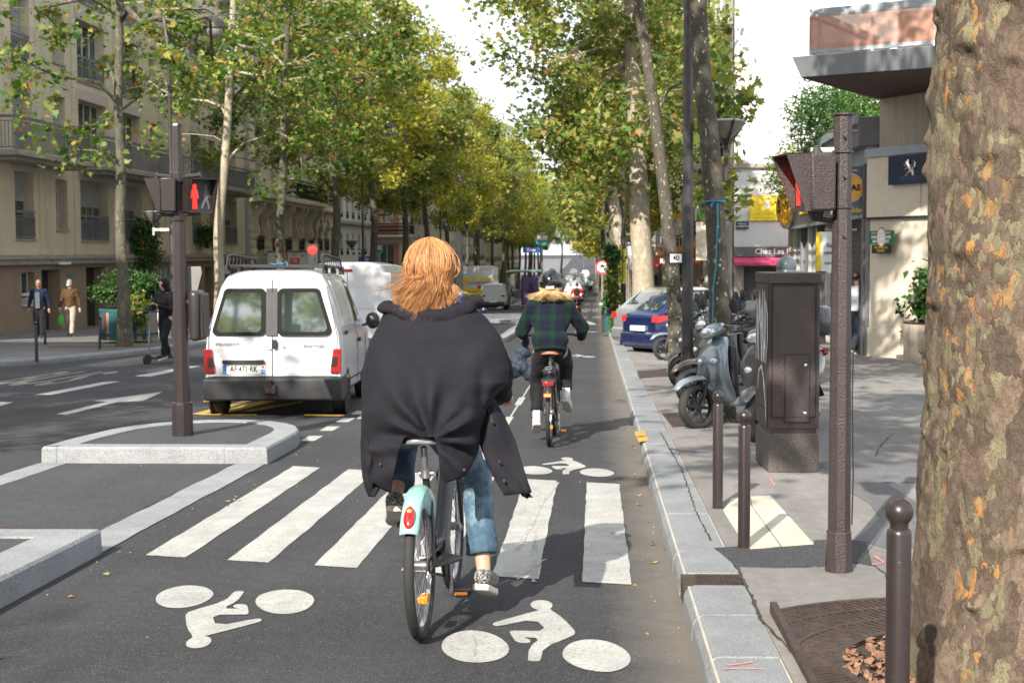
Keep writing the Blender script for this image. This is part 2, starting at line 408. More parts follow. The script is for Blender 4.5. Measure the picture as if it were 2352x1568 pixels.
crack([(320, 520), (420, 515)], o5, pvr, .004, m_redm, PAVE+.004, 'spray_mark'); crack([(95, 395), (215, 388)], o5, pvr, .006, m_redm, .124, 'spray_mark')
for q in ([(50, 286), (100, 282), (106, 306), (54, 310)], [(60, 316), (114, 312), (120, 332), (68, 338)]): patch('yellow_mark', q, m_yel, pvr, .125, o5, .004)
# iron drain cover set in the kerb
m_iron = M('cast_iron', (.085, .06, .05), .55, .6, .3, 20, .5, 200, dirt=.5)
dc = thing('drain_cover', 'rusty cast iron drain cover set into the granite kerb', 'drain cover', (.44, 7.0, gz(7.14)+.0))
mb = MB(); mb.box((0, .006, -.1), (.33, .274, .112)); mb.build('frame', m_iron, dc, .004)
for i in range(16):
    x = .075+i*.0135
    mb = MB(); mb.box((x, .03, .112), (x+.007, .25, .12)); mb.build('bar', m_iron, dc, smooth=0)
# manhole plates on the right pavement
def plate(px, label, cat='manhole cover', mat=None, dz=PAVE+.008, inset=True):
    P = [gp(u, v, dz) for u, v in px]; c = sum(P, Vector())/4
    t = thing('manhole_cover', label, cat, c); mb = MB(); Q = [p-c for p in P]
    mb.add(Q+[q-Vector((0, 0, .03)) for q in Q], [(0, 1, 2, 3)]+[(i, i+4, (i+1) % 4+4, (i+1) % 4) for i in range(4)]); mb.build('frame', mat or m_iron, t, smooth=0)
    mb = MB(); I = [q*.88+Vector((0, 0, .004)) for q in Q]; mb.add(I+[q-Vector((0, 0, .01)) for q in I], [(0, 1, 2, 3)]+[(i, i+4, (i+1) % 4+4, (i+1) % 4) for i in range(4)]); mb.build('lid', m_iron, t, smooth=0)
    for k in range(5):
        mb = MB(); a = I[0].lerp(I[3], .15+k*.17); b = I[1].lerp(I[2], .15+k*.17); up = Vector((0, 0, .003)); d = (I[3]-I[0])*.03
        mb.add([a+up, b+up, b+up+d, a+up+d, a, b, b+d, a+d], [(0, 1, 2, 3), (0, 4, 5, 1), (1, 5, 6, 2), (2, 6, 7, 3), (3, 7, 4, 0)]); mb.build('rib', m_iron, t, smooth=0)
    return t
plate([(1520, 948), (1592, 944), (1640, 974), (1545, 979)], 'rusty square manhole cover under the front wheel of the pale grey scooter')
plate([(1463, 852), (1530, 846), (1535, 862), (1468, 868)], 'dark rectangular iron cover beside the kerb left of the thin mottled tree')
plate([(0, 1208), (88, 1212), (50, 1226), (-20, 1228)], 'dark iron cover on the traffic island asphalt at far left', dz=.006)
# ================================================================ road markings (children of the road)
def mark(poly, mat=m_white, name='crosswalk_stripe', dz=.004, parent=None, sub=8, ragged=0):
    P = []
    for a, b in zip(poly, poly[1:]+poly[:1]):
        k = sub if ragged else 1
        for i in range(k):
            p = (lerp(a[0], b[0], i/k), lerp(a[1], b[1], i/k))
            if ragged: p = (p[0]+random.uniform(-ragged, ragged), p[1]+random.uniform(-ragged, ragged))
            P.append(p)
    mb = MB(); mb.add([(x, y, gz(y)+dz) for x, y in P], [tuple(range(len(P)))]); o = mb.build(name, mat, parent or road, smooth=0, fix=False); return o
for k, xl in enumerate((-2.68, -2.15, -1.61, -1.09, -.57, -.065)):
    yn = lambda x: 8.26+(x+2.68)*-.255
    yf = lambda x: 12.45+(x+2.68)*-.37
    mark([(xl, yn(xl)), (xl+.262, yn(xl+.262)), (xl+.262, yf(xl+.262)), (xl, yf(xl))], ragged=.005, sub=22)
# cycle pictogram, from points traced off the near one
def o6(x, y): return ((1700+x/1.5208)*.57422, (1700+y/1.5208)*.57422)
wheelL = [(98, 1345), (115, 1305), (165, 1270), (240, 1252), (300, 1250), (380, 1262), (450, 1290), (500, 1330), (514, 1365), (500, 1400), (440, 1432), (350, 1447), (280, 1447), (200, 1435), (140, 1405), (108, 1378)]
wheelR = [(835, 1395), (845, 1360), (890, 1325), (960, 1307), (1030, 1305), (1110, 1317), (1190, 1348), (1240, 1390), (1254, 1425), (1240, 1460), (1190, 1490), (1120, 1505), (1030, 1500), (940, 1480), (870, 1445), (840, 1415)]
rider = [(702, 1127), (665, 1120), (645, 1105), (640, 1090), (655, 1074), (690, 1066), (735, 1068), (765, 1080), (778, 1097), (770, 1112), (758, 1122), (835, 1172), (905, 1245), (915, 1262), (905, 1282), (720, 1355), (705, 1430), (690, 1440), (635, 1438), (625, 1428), (635, 1352), (705, 1297), (585, 1293), (630, 1303), (645, 1315), (630, 1330), (560, 1325), (540, 1305), (513, 1262), (520, 1254), (540, 1252), (745, 1255), (670, 1180), (440, 1227), (412, 1218), (412, 1210), (430, 1199), (690, 1128)]
def chaikin(P, k):
    for _ in range(k): P = [q for a, b in zip(P, P[1:]+P[:1]) for q in ((a[0]*.75+b[0]*.25, a[1]*.75+b[1]*.25), (a[0]*.25+b[0]*.75, a[1]*.25+b[1]*.75))]
    return P
base = [[gp(*o6(*p)) for p in poly] for poly in (chaikin(wheelL, 2), chaikin(wheelR, 2), chaikin(rider, 1))]
cx = sum(p.x for p in base[0]+base[1])/128; cy = sum(p.y for p in base[0]+base[1])/128
def pict(x, y, rot=0, sx=1, sy=1, mb=None):
    mb = MB(); c, s = math.cos(rot), math.sin(rot)
    for poly in base:
        Q = []
        for p in poly:
            a, b = (p.x-cx)*sx, (p.y-cy)*sy; X, Y = x+a*c-b*s, y+a*s+b*c; Q.append((X, Y, gz(Y)+.004))
        mb.add(Q, [tuple(range(len(Q)))])
    return mb.build('cycle_symbol', m_white, road, smooth=0, fix=True)
pict(cx, cy); q = gp(540, 1375); pict(q.x, q.y, PI+rad(4)); q = gp(1298, 1083); pict(q.x, q.y, 0)
q = gp(1335, 819); pict(q.x-.1, q.y); pict(-.3, 49)
# lane lines
for i in range(14): y = 12.95+i*3.0; mark([(-1.075, y), (-.985, y), (-.985, y+1.3), (-1.075, y+1.3)], name='lane_dash') if i % 2 == 0 or i < 2 else None
mark([(-1.03, 14.5), (-1.005, 14.5), (-1.03, 28), (-1.05, 28)], name='lane_line', dz=.0045)
for i in range(9):
    y = 14.5+i*1.02
    if i < 4: mark([(-3.05, y), (-2.9, y), (-2.9, y+.5), (-3.05, y+.5)], name='lane_dash')
def pmark(px, mat=m_white, name='lane_dash', dz=.004):
    return mark([(gp(*p).x, gp(*p).y) for p in px], mat, name, dz)
pmark([(78, 907), (118, 907), (276, 876), (240, 877)]); pmark([(308, 864), (346, 865), (462, 840), (430, 842)]); pmark([(-60, 934), (-10, 936), (30, 924), (-5, 923)])
pmark([(130, 951), (152, 953), (268, 924), (328, 921), (374, 900), (214, 921), (245, 923)], name='arrow_marking')
pmark([(818, 962), (852, 940), (880, 940), (860, 962)])
for a, b in (((500, 912), (470, 912)), ((447, 950), (478, 952))): pass
yl = [[(440, 951), (462, 953), (610, 912), (596, 911)], [(478, 953), (505, 953), (700, 905), (660, 905)], [(462, 954), (590, 955), (590, 952), (462, 950)], [(560, 945), (580, 947), (700, 925), (690, 922)], [(466, 925), (495, 925), (500, 920), (470, 920)], [(700, 957), (790, 958), (792, 955), (700, 954)]]
for k, q in enumerate(yl): pmark(q, m_yel, 'yellow_marking', .0045+k*.002)
# BUS lettering on the far lane
me = txt_mesh('BUS', 1.0, .001, mat=m_white, bold=.02); c = gp(112, 870)
for v in me.vertices: v.co = Vector((c.x+v.co.x*.72, c.y+v.co.y*5.2, 0)); v.co.z = gz(v.co.y)+.004
o = link('bus_lettering', me, road)
# far crossings and chevrons in the cycle lane
for i in range(6): x = -.85+i*.24; mark([(x, 92), (x+.14, 92), (x+.14, 94.5), (x, 94.5)])
mark([(-.95, 58), (.1, 58), (-.1, 62), (-.35, 64), (-.6, 62)], name='chevron_marking')
for y in (70, 73, 86, 90, 98, 112, 118): mark([(-.8, y), (-.35, y), (-.35, y+.9), (-.8, y+.9)], name='lane_dash'); mark([(-.1, y), (.35, y), (.35, y+.9), (-.1, y+.9)], name='lane_dash')
for i in range(12): x = -10.2+i*.62; mark([(x, 69), (x+.34, 69), (x+.34, 72.5), (x, 72.5)])
for i in range(12): x = -10+i*.6; mark([(x, 100), (x+.33, 100), (x+.33, 104), (x, 104)])
for i in range(14): y = 60+i*9; mark([(-7.1, y), (-6.95, y), (-6.95, y+3), (-7.1, y+3)], name='lane_dash')
m_tm = M('tyre_mark_grey', (.33, .325, .31), .9, var=.3, vs_=9); m_seam = M('asphalt_seam', (.016, .016, .018), .9)
for pts, wd in (([(668, 368), (702, 480), (640, 620), (560, 760)], .022), ([(815, 345), (700, 490)], .016), ([(600, 500), (640, 570)], .010), ([(735, 812), (560, 935)], .012), ([(300, 1270), (302, 1440)], .008), ([(668, 640), (664, 950)], .02)): crack(pts, o6, road, wd, m_tm, .0065, 'tyre_mark')

# ================================================================ traffic islands
def ringpieces(outer, inner, h, mat, parent, closed=False, gap=.006):
    n = len(outer)
    for seg in parent['_segs']:
        a, b = seg; mb = MB(); rings = []
        for i in range(a, b+1):
            ox, oy = outer[i % n]; ix, iy = inner[i % n]
            e = .02
            dx, dy = ix-ox, iy-oy; l = math.hypot(dx, dy) or 1; ux, uy = dx/l, dy/l
            rings.append([(ox, oy, gz(oy)-.1), (ox+ux*.012, oy+uy*.012, gz(oy)+h-.02), (ox+ux*.03, oy+uy*.03, gz(oy)+h), (ix, iy, gz(iy)+h), (ix, iy, gz(iy)-.1)])
        mb.loft(rings); mb.build('kerb_stone', mat, parent, bevel=.005, smooth=30)
def island(name, label, outer, inset, segs, h=.15, fill=m_isl):
    cx_ = sum(p[0] for p in outer)/len(outer); cy_ = sum(p[1] for p in outer)/len(outer)
    n = len(outer); inner = []
    for i in range(n):
        p0, p1, p2 = outer[i-1], outer[i], outer[(i+1) % n]
        t1 = Vector((p1[0]-p0[0], p1[1]-p0[1])).normalized(); t2 = Vector((p2[0]-p1[0], p2[1]-p1[1])).normalized()
        n1 = Vector((-t1.y, t1.x)); n2 = Vector((-t2.y, t2.x)); nn = (n1+n2).normalized(); k = inset/max(.35, nn.dot(n1)); inner.append((p1[0]+nn.x*k, p1[1]+nn.y*k))
    t = bpy.data.objects.new(name, None); C.objects.link(t); t['kind'] = 'structure'
    t['_segs'] = segs; ringpieces(outer, inner, h, m_granw, t); del t['_segs']
    mb = MB(); mb.add([(x, y, gz(y)+h-.012) for x, y in inner], [tuple(range(n))]); mb.build('asphalt_fill', fill, t, smooth=0)
    return t
ou = [(-5.05, 12.62), (-4.9, 12.62), (-3.35, 12.62), (-2.95, 12.62), (-2.96, 13.9)]
for k in range(1, 12): a = PI*k/12; ou.append((-3.98+1.02*math.cos(a), 13.9+1.45*math.sin(a)))
ou += [(-5.05, 13.4)]
def prep(o): return o
island('traffic_island', '', ou, .26, [(0, 1), (1, 2), (2, 4), (4, 8), (8, 12), (12, 17)])
ou = [(-5.05, 0), (-2.96, 0), (-2.96, 2.5), (-2.96, 5), (-2.96, 7.0), (-2.96, 8.33), (-3.5, 8.33), (-5.05, 8.33), (-5.05, 4)]
island('traffic_island', '', ou, .3, [(1, 2), (2, 3), (3, 4), (4, 5), (5, 6), (6, 7), (7, 8), (8, 9)])
def flat(x0, x1, y0, y1, mat, dz, name): mark([(x0, y0), (x1, y0), (x1, y1), (x0, y1)], mat, name, dz, ragged=.008, sub=20)
flat(-3.24, -2.97, 8.36, 12.58, m_granw, .006, 'flush_kerb'); flat(-5.05, -4.8, 8.36, 12.58, m_granw, .006, 'flush_kerb')
flat(-4.8, -3.25, 8.36, 12.58, m_isl, .005, 'asphalt_patch')
# cycle lane separator and bus platform
ou = [(-2.75, 39.5), (-2.5, 40.2), (-2.45, 50), (-2.5, 60), (-2.55, 74), (-2.9, 75), (-6.2, 75), (-6.9, 70), (-6.4, 64), (-3.6, 60.5), (-2.95, 57), (-2.9, 48)]
island('traffic_island', '', ou, .12, [(0, 2), (2, 3), (3, 4), (4, 5), (5, 8), (8, 10), (10, 12)], .14, m_granw)
ou = [(-2.7, 97), (-2.6, 98), (-2.6, 145), (-6, 145), (-6.2, 98), (-5.8, 97)]
island('traffic_island', '', ou, .2, [(0, 2), (2, 3), (3, 5), (5, 6)], .16, m_pave)
# ================================================================ building kit
def stone_mat(name, base, bw=1.2, bh=.5, mort=.85, stain=.5, bmp=.15, msize=.008):
    m, t, b = nodes(name); v = vec(t, 'Object')
    cb = t.nodes.new('ShaderNodeSeparateXYZ'); t.links.new(v, cb.inputs[0]); cc = t.nodes.new('ShaderNodeCombineXYZ')
    t.links.new(cb.outputs[0], cc.inputs[0]); t.links.new(cb.outputs[2], cc.inputs[1])
    br = t.nodes.new('ShaderNodeTexBrick'); br.inputs['Scale'].default_value = 1; br.inputs['Brick Width'].default_value = bw; br.inputs['Row Height'].default_value = bh
    br.inputs['Mortar Size'].default_value = msize; br.inputs['Mortar Smooth'].default_value = .3
    br.inputs['Color1'].default_value = (*[x*.93 for x in base], 1); br.inputs['Color2'].default_value = (*[min(1, x*1.07) for x in base], 1); br.inputs['Mortar'].default_value = (*[x*mort for x in base], 1)
    t.links.new(cc.outputs[0], br.inputs['Vector']); c = br.outputs[0]
    st = noi(t, vec(t, 'Object', (1, 1, .28)), 1.1, 7, .7); f = ramp(t, st.outputs[0], [(.48, (0, 0, 0)), (.72, (stain,)*3)]); c = mixc(t, f, c, tuple(x*.55 for x in base))
    c = mixc(t, .25, c, noi(t, v, 9, 5, .7).outputs[0], 'OVERLAY')
    t.links.new(c, b.inputs['Base Color']); b.inputs['Roughness'].default_value = .85
    if bmp: bump(t, b, noi(t, v, 60, 3).outputs[0], bmp, .01)
    return m
m_beige = stone_mat('render_beige', (.56, .485, .35), 1.6, .62, .88)
m_pink = stone_mat('render_pinkish', (.46, .39, .33), 9, 9, 1, .3)
m_brown = stone_mat('render_brown', (.27, .20, .14), 1.6, 4, .8, .4)
m_haus = stone_mat('limestone_warm', (.58, .51, .40), 1.1, .42, .7, .5)
m_greyw = stone_mat('render_grey_white', (.60, .59, .57), 9, 9, 1, .5)
m_white_r = stone_mat('render_white', (.60, .60, .585), 9, 9, 1, .15, .05)
m_rose = stone_mat('render_rose', (.55, .47, .41), 9, 9, 1, .3)
m_cream = stone_mat('render_cream', (.66, .58, .46), 3.2, 9, .8, .22)
m_brick = stone_mat('brick_red', (.42, .19, .13), .22, .07, 1.6, .2)
m_conc = stone_mat('concrete_rib', (.40, .34, .27), .12, 30, .75, .4)
m_ledge = M('ledge_stone', (.30, .27, .23), .85, var=.2, dirt=.5)
m_fr = M('frame_white', (.62, .62, .60), .45); m_frg = M('frame_grey', (.16, .16, .17), .5)
m_rail = M('railing_grey', (.19, .19, .21), .5, .3); m_iron2 = M('iron_black', (.018, .018, .02), .5, .5)
m_shut = M('roller_shutter', (.30, .29, .28), .6); m_shutd = M('roller_shutter_dark', (.075, .075, .085), .55, .3)
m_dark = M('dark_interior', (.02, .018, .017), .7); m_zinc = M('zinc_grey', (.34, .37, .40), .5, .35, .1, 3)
def glassmat(name, base=(.02, .028, .03), rough=.04):
    m, t, b = nodes(name); n = noi(t, vec(t), .8, 3); c = ramp(t, n.outputs[0], [(.4, base), (.6, tuple(x*3+.01 for x in base))]); t.links.new(c, b.inputs['Base Color'])
    b.inputs['Roughness'].default_value = rough; b.inputs['Specular IOR Level'].default_value = .8; b.inputs['IOR'].default_value = 1.6; return m
m_glass = glassmat('window_glass')
m_curtain = M('curtain', (.5, .48, .44), .9)
WC = {}
def window(parent, a, b, za, zb, style='french', d=.2, fm=None):
    w, h = round(b-a, 2), round(zb-za, 2); fm = fm or m_fr; key = (w, h, style, fm.name)
    if key not in WC:
        f = MB(); p = MB(); t = .055 if w > .7 else .04
        if style in ('french', 'narrow', 'half'):
            for q in ((0, 0, t, h), (w-t, 0, w, h), (t, 0, w-t, t), (t, h-t, w-t, h)): f.box((q[0], -.05, q[1]), (q[2], 0, q[3]))
            k = 0 if w < .7 else (1 if w < 1.7 else 2 if w < 2.6 else 3)
            for i in range(k): x = w*(i+1)/(k+1); f.box((x-t*.7, -.06, t), (x+t*.7, -.005, h-t))
            if h > 1.6: f.box((t, -.045, h*.30), (w-t, -.01, h*.30+t*.8))
            p.box((t*.5, -.02, t*.5), (w-t*.5, -.012, h-t*.5))
            if style == 'half':
                n = int(h*.45/.07)
                for i in range(n): f.box((.01, -.08-.012*(i % 2), h-.07*(i+1)+.004), (w-.01, -.055, h-.07*i), m_shut)
            if style != 'half' and w > 1: f.box((w*.06, -.010, t), (w*.3, -.004, h-t), m_curtain)
        elif style == 'closed':
            n = int(h/.08)
            for i in range(n): f.box((.01, -.07-.012*(i % 2), .08*i), (w-.01, -.03, .08*i+.074), m_shut)
            p.box((0, -.02, 0), (w, -.01, h))
        elif style == 'louvre':
            for s in (0, 1):
                x0 = s*w/2+.01; x1 = x0+w/2-.02
                for q in ((x0, 0, x0+.06, h), (x1-.06, 0, x1, h), (x0+.06, 0, x1-.06, .07), (x0+.06, h-.07, x1-.06, h), (x0+.06, h*.5-.04, x1-.06, h*.5+.04)): f.box((q[0], -.06, q[1]), (q[2], -.01, q[3]))
                for i in range(int((h-.2)/.075)):
                    z = .1+i*.075
                    if abs(z-h*.5) > .07: f.box((x0+.06, -.05, z), (x1-.06, -.025, z+.05), rot=(.5, 0, 0))
            p.box((0, -.006, 0), (w, -.002, h))
        WC[key] = (f.mesh('window', fm, 0, False), p.mesh('pane', m_glass, 0, False))
    f, p = WC[key]
    o = link('window', f, parent, None, (a, d, za)); link('pane', p, o)
    return o
def facade(parent, a0, a1, z0, z1, holes, mat, d=.25, name='wall', back=8, roof=True, sides=True):
    A = sorted(set([a0, a1]+[x for h in holes for x in h[:2]])); Z = sorted(set([z0, z1]+[x for h in holes for x in h[2:4]])); mb = MB()
    for i in range(len(A)-1):
        for j in range(len(Z)-1):
            ca, cz_ = (A[i]+A[i+1])/2, (Z[j]+Z[j+1])/2
            if any(h[0] < ca < h[1] and h[2] < cz_ < h[3] for h in holes): continue
            mb.quad((A[i], 0, Z[j]), (A[i+1], 0, Z[j]), (A[i+1], 0, Z[j+1]), (A[i], 0, Z[j+1]))
    for h in holes:
        a, b, c, e = h[:4]; mb.quad((a, 0, c), (a, d, c), (a, d, e), (a, 0, e)); mb.quad((b, 0, c), (b, 0, e), (b, d, e), (b, d, c)); mb.quad((a, 0, c), (b, 0, c), (b, d, c), (a, d, c)); mb.quad((a, 0, e), (a, d, e), (b, d, e), (b, 0, e))
    if sides: mb.quad((a0, 0, z0), (a0, 0, z1), (a0, back, z1), (a0, back, z0)); mb.quad((a1, 0, z0), (a1, back, z0), (a1, back, z1), (a1, 0, z1))
    if roof: mb.quad((a0, 0, z1), (a1, 0, z1), (a1, back, z1), (a0, back, z1)); mb.quad((a0, back, z0), (a0, back, z1), (a1, back, z1), (a1, back, z0))
    return mb.build(name, mat, parent, smooth=0, fix=False)
def railing(parent, a0, a1, z0, h, out_, mat=None, sides=True, name='balustrade', step=.11, ornate=False, y0=0):
    mb = MB(); mat = mat or m_rail; segs = [((a0, -out_), (a1, -out_))]+([((a0, y0), (a0, -out_)), ((a1, y0), (a1, -out_))] if sides else [])
    for p, q in segs:
        l = math.hypot(q[0]-p[0], q[1]-p[1]); n = max(2, int(l/step)); dx, dy = (q[0]-p[0])/l, (q[1]-p[1])/l
        def bx(t0, t1, za, zb, w): 
            x0, y0_, x1, y1 = p[0]+dx*t0-dy*w, p[1]+dy*t0-dx*w, p[0]+dx*t1+dy*w, p[1]+dy*t1+dx*w; mb.box((x0, y0_, za), (x1, y1, zb))
        bx(0, l, z0+h-.09, z0+h, .035); bx(0, l, z0+.06, z0+.10, .02); bx(0, l, z0+h-.2, z0+h-.17, .015)
        for i in range(n+1): t = l*i/n; bx(max(0, t-.012), t+.012, z0+.1, z0+h-.17, .010)
        if ornate:
            for i in range(n): t = l*(i+.5)/n; bx(t-.035, t+.035, z0+.3, z0+.45, .008); bx(t-.03, t+.03, z0+.62, z0+.74, .008)
    return mb.build(name, mat, parent, smooth=0, fix=False)
def bx(parent, name, a, b, mat, bevel=0): mb = MB(); mb.box(a, b); return mb.build(name, mat, parent, bevel=bevel, smooth=0)
# ---------------------------------------------------------------- left: beige apartment block
def U2y(u, x): return x*FOC/(u-1365)
A = thing('apartment_block', 'long beige rendered apartment block with grey balconies at far left', 'building', (-19, 0, 0), PI/2)
cols = [(41.5, 43.2, 'big'), (45.9, 47.5, 'big'), (49.5, 50.6, 'small'), (51.9, 54.9, 'big'), (56.7, 59.1, 'big'), (60.4, 61.4, 'small'), (63.3, 64.4, 'mid'), (66.6, 68.1, 'mid'), (69.7, 70.9, 'small'), (72.6, 75.0, 'big'), (36, 38.5, 'big')]
holes = []; wl = []
for a, b, k in cols:
    for fl in range(6):
        zb = 2.15+fl*2.95; big = k != 'small'
        lo = zb if fl != 1 or not big else zb-.15
        hi = zb+2.25
        if k == 'small': lo += .35; hi -= .1
        holes.append((a, b, lo, hi)); wl.append((a, b, lo, hi, k, fl))
gh = [(46.2, 47.4, -.1, 1.05), (48, 49.7, -1.2, 1.1), (52.3, 54.4, -1.3, 1.15), (55.8, 64.0, -1.2, 1.1), (66.1, 67.9, -1.4, .9), (68.6, 70, -1.5, 1.0), (71, 74, -1.6, 1.0)]
facade(A, 33, 77.2, 1.62, 20, holes, m_beige, .42)
g = facade(A, 33, 77.2, -2.5, 1.3, gh, m_brown, .5, roof=False)
bx(A, 'ledge', (33, -.22, 1.3), (77.3, .3, 1.62), m_ledge); bx(A, 'ledge', (33, -.3, 1.48), (77.3, -.22, 1.58), m_ledge)
rnd = random.Random(3)
for a, b, lo, hi, k, fl in wl:
    if a < 44 and fl > 3: continue
    st = 'french'
    if k == 'big' and fl == 0: st = 'half'
    if k == 'big' and rnd.random() < .25: st = 'closed'
    window(A, a, b, lo, hi, st, .40, m_fr if k != 'small' else m_fr)
    bx(A, 'sill', (a-.06, -.05, lo-.06), (b+.06, .1, lo), m_ledge)
    if k != 'small':
        mb = MB(); mb.box((a+.0, .002, hi), (a+.02, .0, hi)); 
        if fl < 5: bx(A, 'spandrel', (a-.25, -.012, hi+.02), (b+.25, 0, 2.15+(fl+1)*2.95-.32), m_pink)
        if fl != 1: railing(A, a+.02, b-.02, lo, .95, -.05 if fl else .02, sides=False)
for a, b in ((43.5, 50.2), (51.7, 61.6), (63.2, 74.9)):
    o = bx(A, 'balcony_slab', (a, -1.15, 4.72), (b, 0, 4.9), m_ledge, .03); bx(A, 'balcony_slab', (a+.2, -.95, 4.6), (b-.2, 0, 4.72), m_ledge)
    railing(A, a+.08, b-.08, 4.9, 1.08, 1.05)
for u in (.0, 1): pass
for y in (47.9, 51.2, 55.9, 62.3, 65.4, 71.8): bx(A, 'pilaster', (y, -.06, 1.63), (y+.25, 0, 20), m_beige)
bx(A, 'downpipe', (76.8, -.14, -1.8), (76.93, -.01, 20), m_zinc)
window(A, 46.2, 47.4, -.1, 1.05, 'french', .3); railing(A, 46.2, 47.4, -.15, .5, .04, m_fr, False)
for a, b, c, e in gh[1:3]+gh[5:]: bx(A, 'door', (a, .45, c), (b, .5, e), m_dark)
bx(A, 'door', (53.3, .40, -1.3), (53.36, .45, 1.15), m_frg)
for i in range(6): window(A, 55.8+i*1.366, 55.8+(i+1)*1.366, -1.0, 1.1, 'french', .2, m_frg)
window(A, 66.1, 67.9, -1.4, .9, 'closed', .2); bx(A, 'vent', (50.5, -.02, .55), (51.0, 0, .95), m_frg); 
bx(A, 'light_strip', (49, -.3, 1.28), (50, -.23, 1.36), M('lamp_white', (.7, .72, .75), .5))
# red geraniums and hanging plants are placed with the plants
# ---------------------------------------------------------------- left: limestone building with consoles and arches
B = thing('stone_building', 'limestone building with curved consoles, arches and black iron balcony behind the roadside trees', 'building', (-18.9, 0, 0), PI/2)
hB = []; wB = []
for i, a in enumerate((79, 82.8, 86.4, 90.4, 93.6)):
    hB.append((a, a+1.3, 1.85, 4.0)); wB.append((a, a+1.3, 1.85, 4.0, 'french'))
for a in (96.4, 98.9, 101.6): hB.append((a, a+1.5, 1.85, 3.5)); wB.append((a, a+1.5, 1.85, 3.5, 'french'))
for fl in range(4):
    for a in (79, 82.8, 86.4, 90.4, 93.6, 97.6, 101):
        z = 5.05+fl*3.1; hB.append((a, a+1.35, z, z+2.4)); wB.append((a, a+1.35, z, z+2.4, 'french'))
facade(B, 77.4, 103.6, -2.6, 19, hB+[(80.5, 84, -2.5, 1.0), (85, 92, -2.5, 1.2), (95, 101, -2.5, 1.1)], m_haus, .35)
for w_ in wB: window(B, *w_[:4], 'french', .3)
for a, b in ((80.5, 84), (85, 92), (95, 101)): bx(B, 'shopfront', (a, .3, -2.5), (b, .35, 1.1), m_dark)
for i in range(16): bx(B, 'stone_course', (77.45, -.07, 1.6+i*.42+(0 if i < 7 else .5)), (78.7, 0, 1.98+i*.42+(0 if i < 7 else .5)), m_haus, .015)
for i in range(5): bx(B, 'stone_course', (80.5, -.07, 1.6+i*.42), (82.6, 0, 1.98+i*.42), m_haus, .015)
bx(B, 'cornice', (77.4, -.95, 4.68), (95.2, 0, 4.95), m_haus, .05); bx(B, 'cornice', (77.4, -.75, 4.5), (95.0, 0, 4.68), m_haus, .04); bx(B, 'cornice', (95.2, -.45, 4.5), (103.6, 0, 4.8), m_haus, .05)
bx(B, 'cornice', (77.4, -.35, 11.1), (103.6, 0, 11.4), m_haus, .05)
for a in (78.2, 80.6, 82.3, 85.2, 86.0, 88.6, 89.9, 92.3, 93.2, 95.0):
    mb = MB(); prof = [(0, 4.5), (-.72, 4.5), (-.70, 4.2), (-.55, 4.0), (-.30, 3.75), (-.22, 3.4), (-.34, 3.05), (-.36, 2.8), (-.22, 2.55), (0, 2.5)]
    mb.prism([(p[0], p[1]) for p in prof], a, a+.28, 'yz'); mb.build('console', m_haus, B, .03, smooth=40)
for a in (96.2, 98.7):
    mb = MB(); k = 10; ro, ri = 1.15, .85; cx_, cz_ = a+.95, 3.2
    pts = [(cx_+ro*math.cos(PI*i/k), cz_+ro*math.sin(PI*i/k)*.95) for i in range(k+1)]; pin = [(cx_+ri*math.cos(PI*i/k), cz_+ri*math.sin(PI*i/k)*.95) for i in range(k+1)][::-1]
    mb.prism(pts+pin, -.14, 0, 'xz'); mb.build('arch', m_haus, B, smooth=30)
railing(B, 85.6, 95, 4.95, 1.15, .9, m_iron2, True, step=.08, ornate=True)
for a in (79, 82.8, 86.4, 90.4, 93.6, 96.4, 98.9, 101.6): railing(B, a-.02, a+1.34, 1.8, .85, .12, m_iron2, False, step=.07, ornate=True)
for a in (97.6, 101): railing(B, a-.02, a+1.37, 5.0, .95, .3, m_iron2, True, step=.08, ornate=True)
for k in range(1, 4):
    for a in (79, 82.8, 86.4, 90.4, 93.6, 97.6, 101): railing(B, a-.02, a+1.37, 5.05+3.1*k, .9, .1, m_iron2, False, step=.08)
# ---------------------------------------------------------------- left: grey house with narrow windows
Cc = thing('grey_house', 'pale grey rendered house with rows of narrow windows left of the brick house', 'building', (-18.9, 0, 0), PI/2)
hC = []
for a in (105.4, 108.0, 110.6, 113.4, 116.6, 119.6):
    for z0_, z1_ in ((1.5, 3.15), (4.3, 6.3), (7.6, 9.8), (10.9, 13), (14, 16)): hC.append((a, a+.95, z0_, z1_))
facade(Cc, 103.6, 121.5, -3, 17.5, hC+[(105, 108, -2.7, .9), (109, 114, -2.7, .9)], m_greyw, .3)
for h in hC: window(Cc, *h, 'narrow', .25); railing(Cc, h[0], h[1], h[2], .5, .02, m_iron2, False)
bx(Cc, 'shopfront', (105, .25, -2.7), (108, .3, .9), m_dark); bx(Cc, 'shopfront', (109, .25, -2.7), (114, .3, .9), m_dark)
bx(Cc, 'cornice', (103.6, -.3, 3.85), (121.5, 0, 4.1), m_ledge, .03); bx(Cc, 'cornice', (103.6, -.3, 7.0), (121.5, 0, 7.25), m_ledge, .03)
